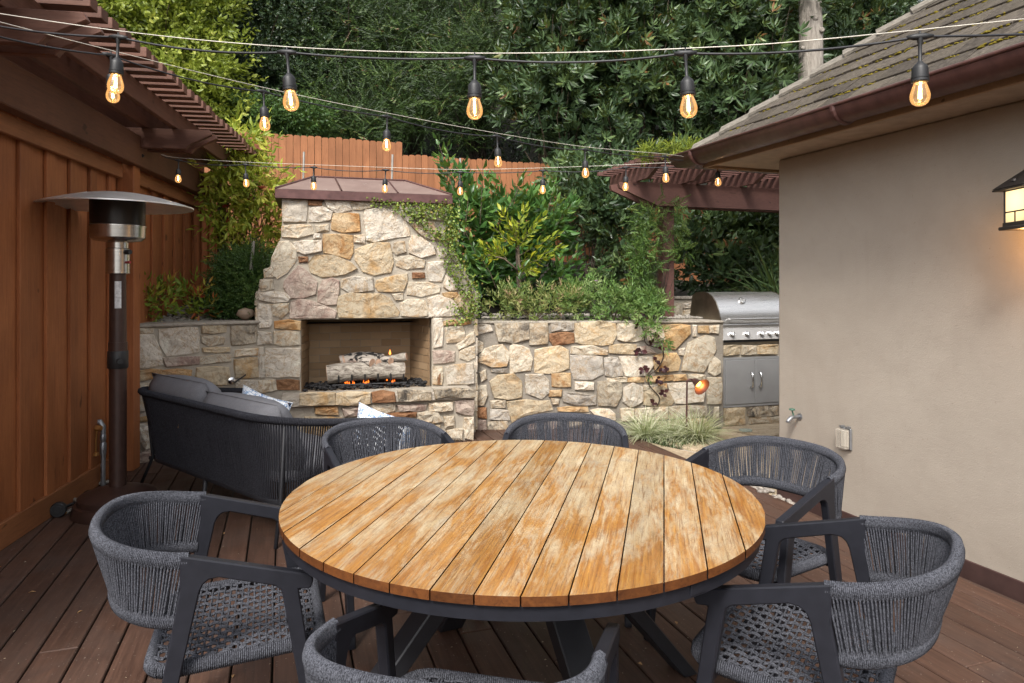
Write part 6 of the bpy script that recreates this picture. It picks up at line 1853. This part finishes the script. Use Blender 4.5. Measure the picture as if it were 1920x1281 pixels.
# laurel: its leaves are large enough to be picked apart
def leaf_variants(nm, Ln, Wd, vals, fold=.22, curl=.14):
    out = []
    for v in vals:
        V, F, A = single_t(leaf_t(Ln, Wd, fold, curl * random.uniform(.3, 1.6)))
        me = scatter_mesh(nm, [(V, F, A)], np.zeros((1, 3)), np.array([[0, 1.0, 0]]), np.ones(1), np.array([v]), up=(0, 0, 100))
        me.polygons.foreach_set('use_smooth', [True] * len(me.polygons)); out.append(me)
    return out
def shoots(o, shoots_, variants, m, per, ln, incl, sc, twm, r=.006):
    """upright shoots carrying single leaves; each leaf is an object"""
    mb = MB(); cnt = 0
    for (a, b_e) in shoots_:
        a, b_e = Vector(a), Vector(b_e); d = (b_e - a).normalized(); mb.tube([a, a.lerp(b_e, .5) + Vector((random.uniform(-.02, .02), 0, 0)), b_e], [r, r * .8, r * .4], 5, cap=False)
        q = d.to_track_quat('Y', 'Z').to_matrix()
        for i in range(per):
            t = .12 + .88 * (i / (per - 1)); ang = 137.5 * i + random.uniform(-15, 15); inc = incl * (1 - .5 * t ** 3) + random.uniform(-10, 10)
            mm = (q @ Matrix.Rotation(R(ang), 3, 'Y') @ Matrix.Rotation(R(inc), 3, 'X')).to_4x4()
            mm = at(mm, a.lerp(b_e, t)) @ Matrix.Scale(random.uniform(*sc) * (1 - .25 * t), 4)
            inst('leaf', random.choice(variants), mm, o, m); cnt += 1
    part('stems', mb, twm, o, smooth='all'); return cnt
b = base_near(935, 560, 8.0); lz = []
o = plant('laurel_shrub', 'large glossy green laurel shrub behind the right shoulder of the fireplace', 'shrub', b,
      [E(880, 440, 7.9, 45, 75, .3), E(935, 430, 8.1, 70, 70, .35), E(1000, 440, 8.1, 60, 65, .35), E(900, 520, 7.7, 55, 45, .3), E(990, 520, 7.9, 70, 40, .3), E(870, 380, 7.9, 25, 40, .2)], 420, TL['laurel'], L['laurel'], (.8, 1.15), shell=.8, tw=M['twigdark'], twn=14, tr=.012, crown='inner_foliage')
lv = leaf_variants('leaf', .165, .070, (.1, .25, .4, .5, .6, .7, .8, .93))
sh_ = []
for (px, py, px2, py2, Y) in ((862, 400, 820, 262, 7.7), (838, 340, 838, 275, 7.75), (900, 420, 905, 318, 7.6), (930, 430, 985, 330, 7.7), (955, 420, 975, 330, 7.7), (870, 440, 880, 350, 7.5), (1010, 450, 1040, 345, 7.8), (905, 500, 870, 430, 7.4), (880, 545, 866, 470, 7.3), (1040, 430, 1075, 380, 7.9), (930, 540, 900, 480, 7.3), (1000, 520, 1030, 450, 7.5), (850, 330, 820, 295, 7.75), (965, 560, 985, 490, 7.3), (900, 570, 880, 520, 7.2)):
    sh_.append((P(px, py, Y), P(px2, py2, Y - .15)))
shoots(o, sh_, lv, L['laurel'], 13, .7, 62, (.75, 1.1), M['twig'])
b = base_near(1110, 560, 8.0)
o = thing('laurel_shrub', 'low laurel branch with big horizontal leaves in the shade right of the sapling', 'shrub', b, 'laurel shrubs behind the wall')
shoots(o, [(P(1040, 545, 7.8), P(1145, 498, 7.5)), (P(1050, 560, 7.7), P(1080, 530, 7.3)), (P(1035, 535, 7.9), P(1085, 468, 7.7)), (P(1045, 550, 7.6), P(1118, 515, 7.5))], lv, L['laurel'], 15, .6, 60, (.7, 1.0), M['twigdark'])
# yellow-green sapling with a stake
b = base_near(978, 560, 7.35)
o = thing('young_fruit_tree', 'young tree with yellow green leaves on a thin staked trunk before the laurel', 'tree', b)
mb = MB(); mb.tube([b, P(975, 520, 7.35), P(972, 470, 7.35), P(970, 415, 7.35)], [.02, .018, .014, .008], 8); mb.tube([P(974, 510, 7.35), P(945, 485, 7.3), P(915, 478, 7.25)], [.012, .009, .005], 6); part('trunk', mb, M['twig'], o, smooth='all')
mb = MB(); mb.tube([Vector((b.x - .03, b.y, b.z)), P(967, 418, 7.38)], .012, 6); part('stake', mb, M['twigdark'], o)
lv2 = leaf_variants('leaf', .12, .043, (.05, .2, .4, .5, .65, .8, .93, 1.0), .2, .25)
sh2 = []
for (x0, y0_, x1, y1_) in ((972, 470, 925, 425), (970, 455, 1020, 405), (970, 440, 985, 388), (972, 480, 1045, 440), (945, 487, 905, 460), (974, 500, 1030, 480), (968, 450, 940, 395), (974, 500, 1005, 510), (972, 465, 1000, 430), (930, 482, 900, 480), (974, 470, 960, 425), (976, 490, 1050, 465), (950, 486, 930, 460)):
    sh2.append((P(x0, y0_, 7.3), P(x1, y1_, 7.3 + random.uniform(-.25, .15))))
shoots(o, sh2, lv2, L['lime2'], 20, .5, 66, (.75, 1.15), M['twig'], .004)
# plants on top of the right wall
for (nm, lab, px0, px1, n, tp, ml, hh, sc) in (('pink_tinged_plant', 'pink tinged green leafy plant spilling over the wall beside the fireplace', 935, 1065, 230, 'peren', 'pinkish', 42, (.6, .95)), ('leafy_perennial', 'lush fresh green plant with narrow leaves spilling over the middle of the right stone wall', 1075, 1225, 420, 'peren', 'perennial', 34, (.6, 1.0))):
    b = base_near((px0 + px1) / 2, 600, 7.0); k = 5
    bl = [E(px0 + (px1 - px0) * i / (k - 1), 568 + random.uniform(-8, 8), 6.98 + random.uniform(-.05, .08), 26, hh * random.uniform(.7, 1), .16) for i in range(k)]
    bl.append(E((px0 + px1) / 2, 590, 6.85, (px1 - px0) * .4, 10, .08))
    plant(nm, lab, 'plant', b, bl, n, TL[tp], L[ml], sc, shell=.8, outw=.6, upw=.55, rand=.4, tw=M['twig'], twn=26, tr=.004, cl=.2)
q = P(1117, 527, 6.95); o = thing('purple_flower', 'tiny purple flower head above the leafy perennial', 'flower', q)
fl = MB()
for i in range(12): pebble(fl, q + Vector((random.uniform(-.022, .022), random.uniform(-.02, .02), random.uniform(-.006, .012))), .006)
part('petals', fl, simple('purple_petal', (.42, .16, .48), .7), o)
mb = MB(); mb.tube([q, q + Vector((.01, .02, -.16))], .002, 4); part('stem', mb, M['twig'], o)
# jasmine on the right pergola post and roof
b = base_near(1235, 585, 7.25)
o = plant('jasmine_vine', 'green climbing jasmine wrapped round the small pergola post', 'vine', b,
      [E(1216, 415, 7.2, 28, 36, .16), E(1214, 470, 7.15, 28, 42, .18), E(1206, 520, 7.1, 26, 36, .18), E(1216, 560, 7.05, 24, 20, .16), E(1268, 425, 7.35, 20, 30, .1), E(1280, 470, 7.2, 20, 8, .08), E(1198, 480, 7.1, 20, 30, .14), E(1258, 385, 7.2, 16, 26, .08)], 620, TL['jas'], L['jasmine'], (.7, 1.15), shell=.85, outw=.5, upw=.0, rand=.6, tw=M['twigdark'], twn=40, tr=.004)
rp_ = P(1255, 288, 6.9); b = Vector((rp_.x, rp_.y, 2.72))
plant('roof_vine', 'yellow green vine tufts lying on the slats of the small pergola', 'vine', b,
      [E(1225, 282, 6.5, 22, 6, .12), E(1262, 278, 6.45, 22, 7, .12), E(1295, 282, 6.5, 22, 9, .12), E(1208, 292, 6.6, 14, 6, .1), E(1310, 292, 6.5, 12, 10, .1)], 240, TL['jas'], L['mossy'], (.55, .9), shell=1, outw=.4, upw=.3, rand=.7, tw=M['twig'], twn=10, tr=.003)
# shaded shrubs round the small pergola
for (lab, bl, n) in (('dark leathery shrub in the shade behind the grill hood', [E(1330, 440, 8.8, 70, 50, .4), E(1400, 430, 8.7, 60, 60, .4), E(1310, 500, 8.6, 50, 50, .35), E(1380, 510, 8.5, 70, 45, .35), E(1440, 470, 8.6, 40, 70, .35), E(1430, 400, 9, 60, 40, .4)], 900),
                     ('dark leathery shrub between the laurel and the small pergola post', [E(1105, 400, 9, 60, 50, .4), E(1160, 440, 8.9, 55, 55, .4), E(1080, 340, 9.2, 50, 45, .4), E(1150, 360, 9, 50, 50, .4), E(1180, 520, 8.6, 50, 40, .35)], 620)):
    c = bl[0][0]; b = Vector((c[0], c[1], terr(c[0], c[1])))
    plant('shade_shrub', lab, 'shrub', b, bl, int(n * .75), TL['laurel'], L['bigleaf'], (.7, 1.1), shell=.8, group='dark shrubs in the shade of the small pergola', tw=M['twigdark'], twn=24, tr=.01)
# strappy plant by the house
q = P(1455, 575, 8.0); b = Vector((q.x, q.y, terr(q.x, q.y)))
bl_t = [(lambda v: (v[0], v[1], np.zeros(len(v[0]))))(blade_t(.9, .022, a, 5)) for a in (.25, .5, .8)]
n = 130; pos = np.tile(np.array(b), (n, 1)) + rng.normal(size=(n, 3)) * np.array((.10, .10, .03)) + np.array((0, 0, .12)); a_ = rng.uniform(0, 6.28, n); el = rng.uniform(.5, 1.35, n)
d = np.stack([np.cos(a_) * np.cos(el), np.sin(a_) * np.cos(el), np.sin(el)], 1)
o = thing('strap_leaf_plant', 'clump of long thin strap leaves beside the house corner behind the grill', 'plant', b); put('leaves', scatter_mesh('leaves', bl_t, pos, d, rng.uniform(.7, 1.3, n), rnds(n), (0, 0, 1), root_loc(o)), L['strappy'], o)['kind'] = 'stuff'

# creeping fig on the fireplace
paths = [[(690, 379), (740, 383), (800, 386), (842, 388)], [(740, 388), (790, 404), (828, 402)], [(768, 402), (800, 428), (830, 440)], [(842, 385), (848, 430), (840, 470), (862, 505), (884, 545), (880, 590)], [(838, 410), (846, 455)], [(836, 488), (850, 520), (870, 548)], [(850, 570), (868, 585), (886, 585), (892, 570)], [(838, 602), (862, 602), (880, 596)], [(770, 395), (842, 398)], [(812, 440), (840, 450)]]
wid = [6, 9, 8, 13, 11, 6, 10, 4, 10, 7]
pts = []; drs = []
stem = MB(); o = thing('creeping_fig', 'creeping fig vine growing down the right side of the stone fireplace from its cap', 'vine', FP.W(-.6, .02, 1.6))
for pth, wd in zip(paths, wid):
    pl3 = [FP.W(*(lambda uz: (uz[0], .02, uz[1]))(FP.uz(x, y, .02))) for x, y in pth]
    sp = smoothpath(pl3, 8); stem.tube(sp, .004, 4, cap=False)
    ln = arc_len(sp); k = int(ln * wd * 40)
    rs = resample(sp, max(4, k))
    for p in rs:
        off = random.gauss(0, wd * .0036); off2 = random.gauss(0, wd * .0036)
        pp_ = p + FP.a * off + Vector((0, 0, off2)) + FP.n * random.uniform(.004, .05)
        pts.append(pp_[:]); dd = FP.n * random.uniform(.2, .9) + FP.a * random.uniform(-.8, .8) + Vector((0, 0, random.uniform(-.9, .4))); drs.append(dd[:])
part('stems', stem, M['twig'], o)
pos = np.array(pts); put('leaves', scatter_mesh('leaves', TL['ivy'], pos, np.array(drs), rng.uniform(.55, .95, len(pos)), rnds(len(pos)), tuple(FP.n), root_loc(o)), L['ivy'], o)['kind'] = 'stuff'
# maroon vine hanging down the right wall
vp = [(1198, 590), (1207, 622), (1212, 645), (1240, 655), (1243, 672), (1232, 692), (1218, 704), (1217, 722), (1236, 745), (1232, 762)]
sp = smoothpath([RW.W(*(lambda uz: (uz[0], .05, uz[1]))(RW.uz(x, y, .05))) for x, y in vp], 8)
o = thing('trailing_vine', 'thin vine with dark maroon leaves trailing down the right stone wall above the grass', 'vine', sp[0])
mb = MB(); mb.tube(sp, .006, 5); part('stem', mb, M['twigdark'], o, smooth='all')
mv = leaf_variants('leaf', .062, .050, (.1, .4, .7, 1.0), .1, .2)
for x, y in ((1195, 611), (1210, 600), (1200, 588), (1226, 630), (1222, 642), (1242, 652), (1202, 657), (1196, 660), (1230, 675), (1248, 688), (1205, 690), (1208, 695), (1202, 694), (1235, 712), (1232, 710), (1244, 735), (1226, 755), (1240, 690), (1242, 738)):
    u, z = RW.uz(x, y, .06)
    for k in range(3):
        d = (RW.a * random.uniform(-1, 1) + Vector((0, 0, random.uniform(-1, .6))) + RW.n * .3).normalized(); zz = (RW.n + RW.a * random.uniform(-.3, .3)).normalized(); xx = d.cross(zz).normalized(); zz = xx.cross(d)
        m = Matrix((xx, d, zz)).transposed().to_4x4(); inst('leaf', random.choice(mv), at(m, RW.W(u, .06 + random.uniform(0, .03), z)) @ Matrix.Scale(random.uniform(.6, 1.0), 4), o, L['maroon'])
bl = [E(1222, 610, 6.68, 18, 24, .06), E(1240, 632, 6.68, 14, 16, .05), E(1208, 585, 6.75, 14, 20, .08), E(1216, 698, 6.7, 7, 6, .03)]
pos, d = fill(bl, 46, 1); put('foliage', scatter_mesh('foliage', TL['peren'], pos, d * .5 + np.array((0, -.5, -.1)) + rng.normal(size=d.shape) * .4, rng.uniform(.6, .95, 46), rnds(46), None, root_loc(o)), L['perennial'], o)['kind'] = 'stuff'
# variegated grass clumps
bt = [(lambda v: (v[0], v[1], np.zeros(len(v[0]))))(blade_t(.36, .0065, a, 5)) for a in (.5, .85, 1.2)]
for (px, Y, s, n, lab) in ((1212, 6.45, 1.0, 520, 'leftmost clump of arching variegated grass at the foot of the stone wall'), (1258, 6.40, .9, 420, 'middle clump of arching variegated grass left of the path light stem'), (1305, 6.38, 1.08, 560, 'rightmost clump of arching variegated grass round the path light stem')):
    b = Vector(((px - 960) / FPX * Y, Y, -.03)); o = thing('grass_clump', lab, 'grass', b, 'variegated grass clumps')
    a_ = rng.uniform(0, 6.28, n); el = np.clip(rng.normal(1.0, .28, n), .25, 1.5)
    d = np.stack([np.cos(a_) * np.cos(el), np.sin(a_) * np.cos(el), np.sin(el)], 1)
    pos = np.tile(np.array(b), (n, 1)) + np.stack([np.cos(a_), np.sin(a_), np.zeros(n)], 1) * rng.uniform(0, .07, n)[:, None]
    put('blades', scatter_mesh('blades', bt, pos, d, rng.uniform(.65, 1.1, n) * s, rnds(n), (0, 0, 1), root_loc(o)), L['sedge'], o)['kind'] = 'stuff'
mt = [(lambda v: (v[0], v[1], np.zeros(len(v[0]))))(blade_t(.10, .005, a, 3)) for a in (.6, 1.1)]
pts = []
poly = [G(1178, 808), G(1215, 826), G(1255, 838), G(1320, 832), G(1350, 812), G(1345, 790), G(1250, 780), G(1180, 785)]
mn = [min(p.x for p in poly), max(p.x for p in poly), min(p.y for p in poly), max(p.y for p in poly)]
def inside(x, y):
    c = False
    for i in range(len(poly)):
        a, b2 = poly[i], poly[i-1]
        if (a.y > y) != (b2.y > y) and x < (b2.x - a.x) * (y - a.y) / (b2.y - a.y) + a.x: c = not c
    return c
while len(pts) < 3200:
    x, y = random.uniform(mn[0], mn[1]), random.uniform(mn[2], mn[3])
    if inside(x, y): pts.append((x, y, -.03))
pos = np.array(pts); d = rng.normal(size=pos.shape) * .45 + np.array((0, 0, .8))
tag(put('ground_cover', scatter_mesh('ground_cover', mt, pos, d, rng.uniform(.6, 1.1, len(pos)), rnds(len(pos)), (0, 0, 1)), L['mondo']), 'dark green mondo grass ground cover below the variegated grass', 'ground cover', kind='stuff')
mb = MB(); mb.prism([(p.x, p.y, -.06) for p in poly], (0, 0, .028)); tag(part('planting_bed', mb, M['soil']), kind='structure')
# scraps on the deck
dl = simple('dry_leaf_scrap', (.34, .20, .09), .8)
k = 0
for px, py, where in ((1268, 1168, 'under the right edge of the round table'), (1200, 1245, 'beside the right table leg'), (420, 1000, 'behind the left chair arm, right one of two'), (404, 974, 'behind the left chair arm, left one of two'), (60, 1110, 'left of the left chair, nearest the board wall'), (437, 1268, 'below the front rail of the left chair'), (150, 1147, 'outside the backrest of the left chair')):
    q = G(px, py, .003); mb = MB(); a = random.uniform(0, 6.28); c, s = math.cos(a), math.sin(a); ln = random.uniform(.006, .014)
    mb.prism([(q.x + c * ln, q.y + s * ln, .002), (q.x - s * ln * .5, q.y + c * ln * .5, .007), (q.x - c * ln, q.y - s * ln, .002), (q.x + s * ln * .5, q.y - c * ln * .5, .005)], (0, 0, .0015))
    tag(part('dry_leaf', mb, dl), 'tiny dry leaf scrap on the deck ' + where, 'leaf', 'dry scraps on the deck')
lt = MB()
for i in range(260):
    px, py = random.uniform(0, 1920), random.uniform(900, 1400)
    q = G(px, py, 0); a = random.uniform(0, 6.28); c, s_ = math.cos(a), math.sin(a); ln = random.uniform(.0015, .005)
    if q.dot(DF.a) > 3.05 or (q - B0).dot(BN) < .06: continue
    lt.prism([(q.x + c * ln, q.y + s_ * ln, .001), (q.x - s_ * ln * .5, q.y + c * ln * .5, .003), (q.x - c * ln, q.y - s_ * ln, .001), (q.x + s_ * ln * .5, q.y - c * ln * .5, .002)], (0, 0, .001))
tag(part('leaf_litter', lt, simple('pale_litter', (.36, .29, .20), .9, var=.4, scale=2)), 'fine pale leaf litter scattered over the deck boards', 'litter', kind='stuff')
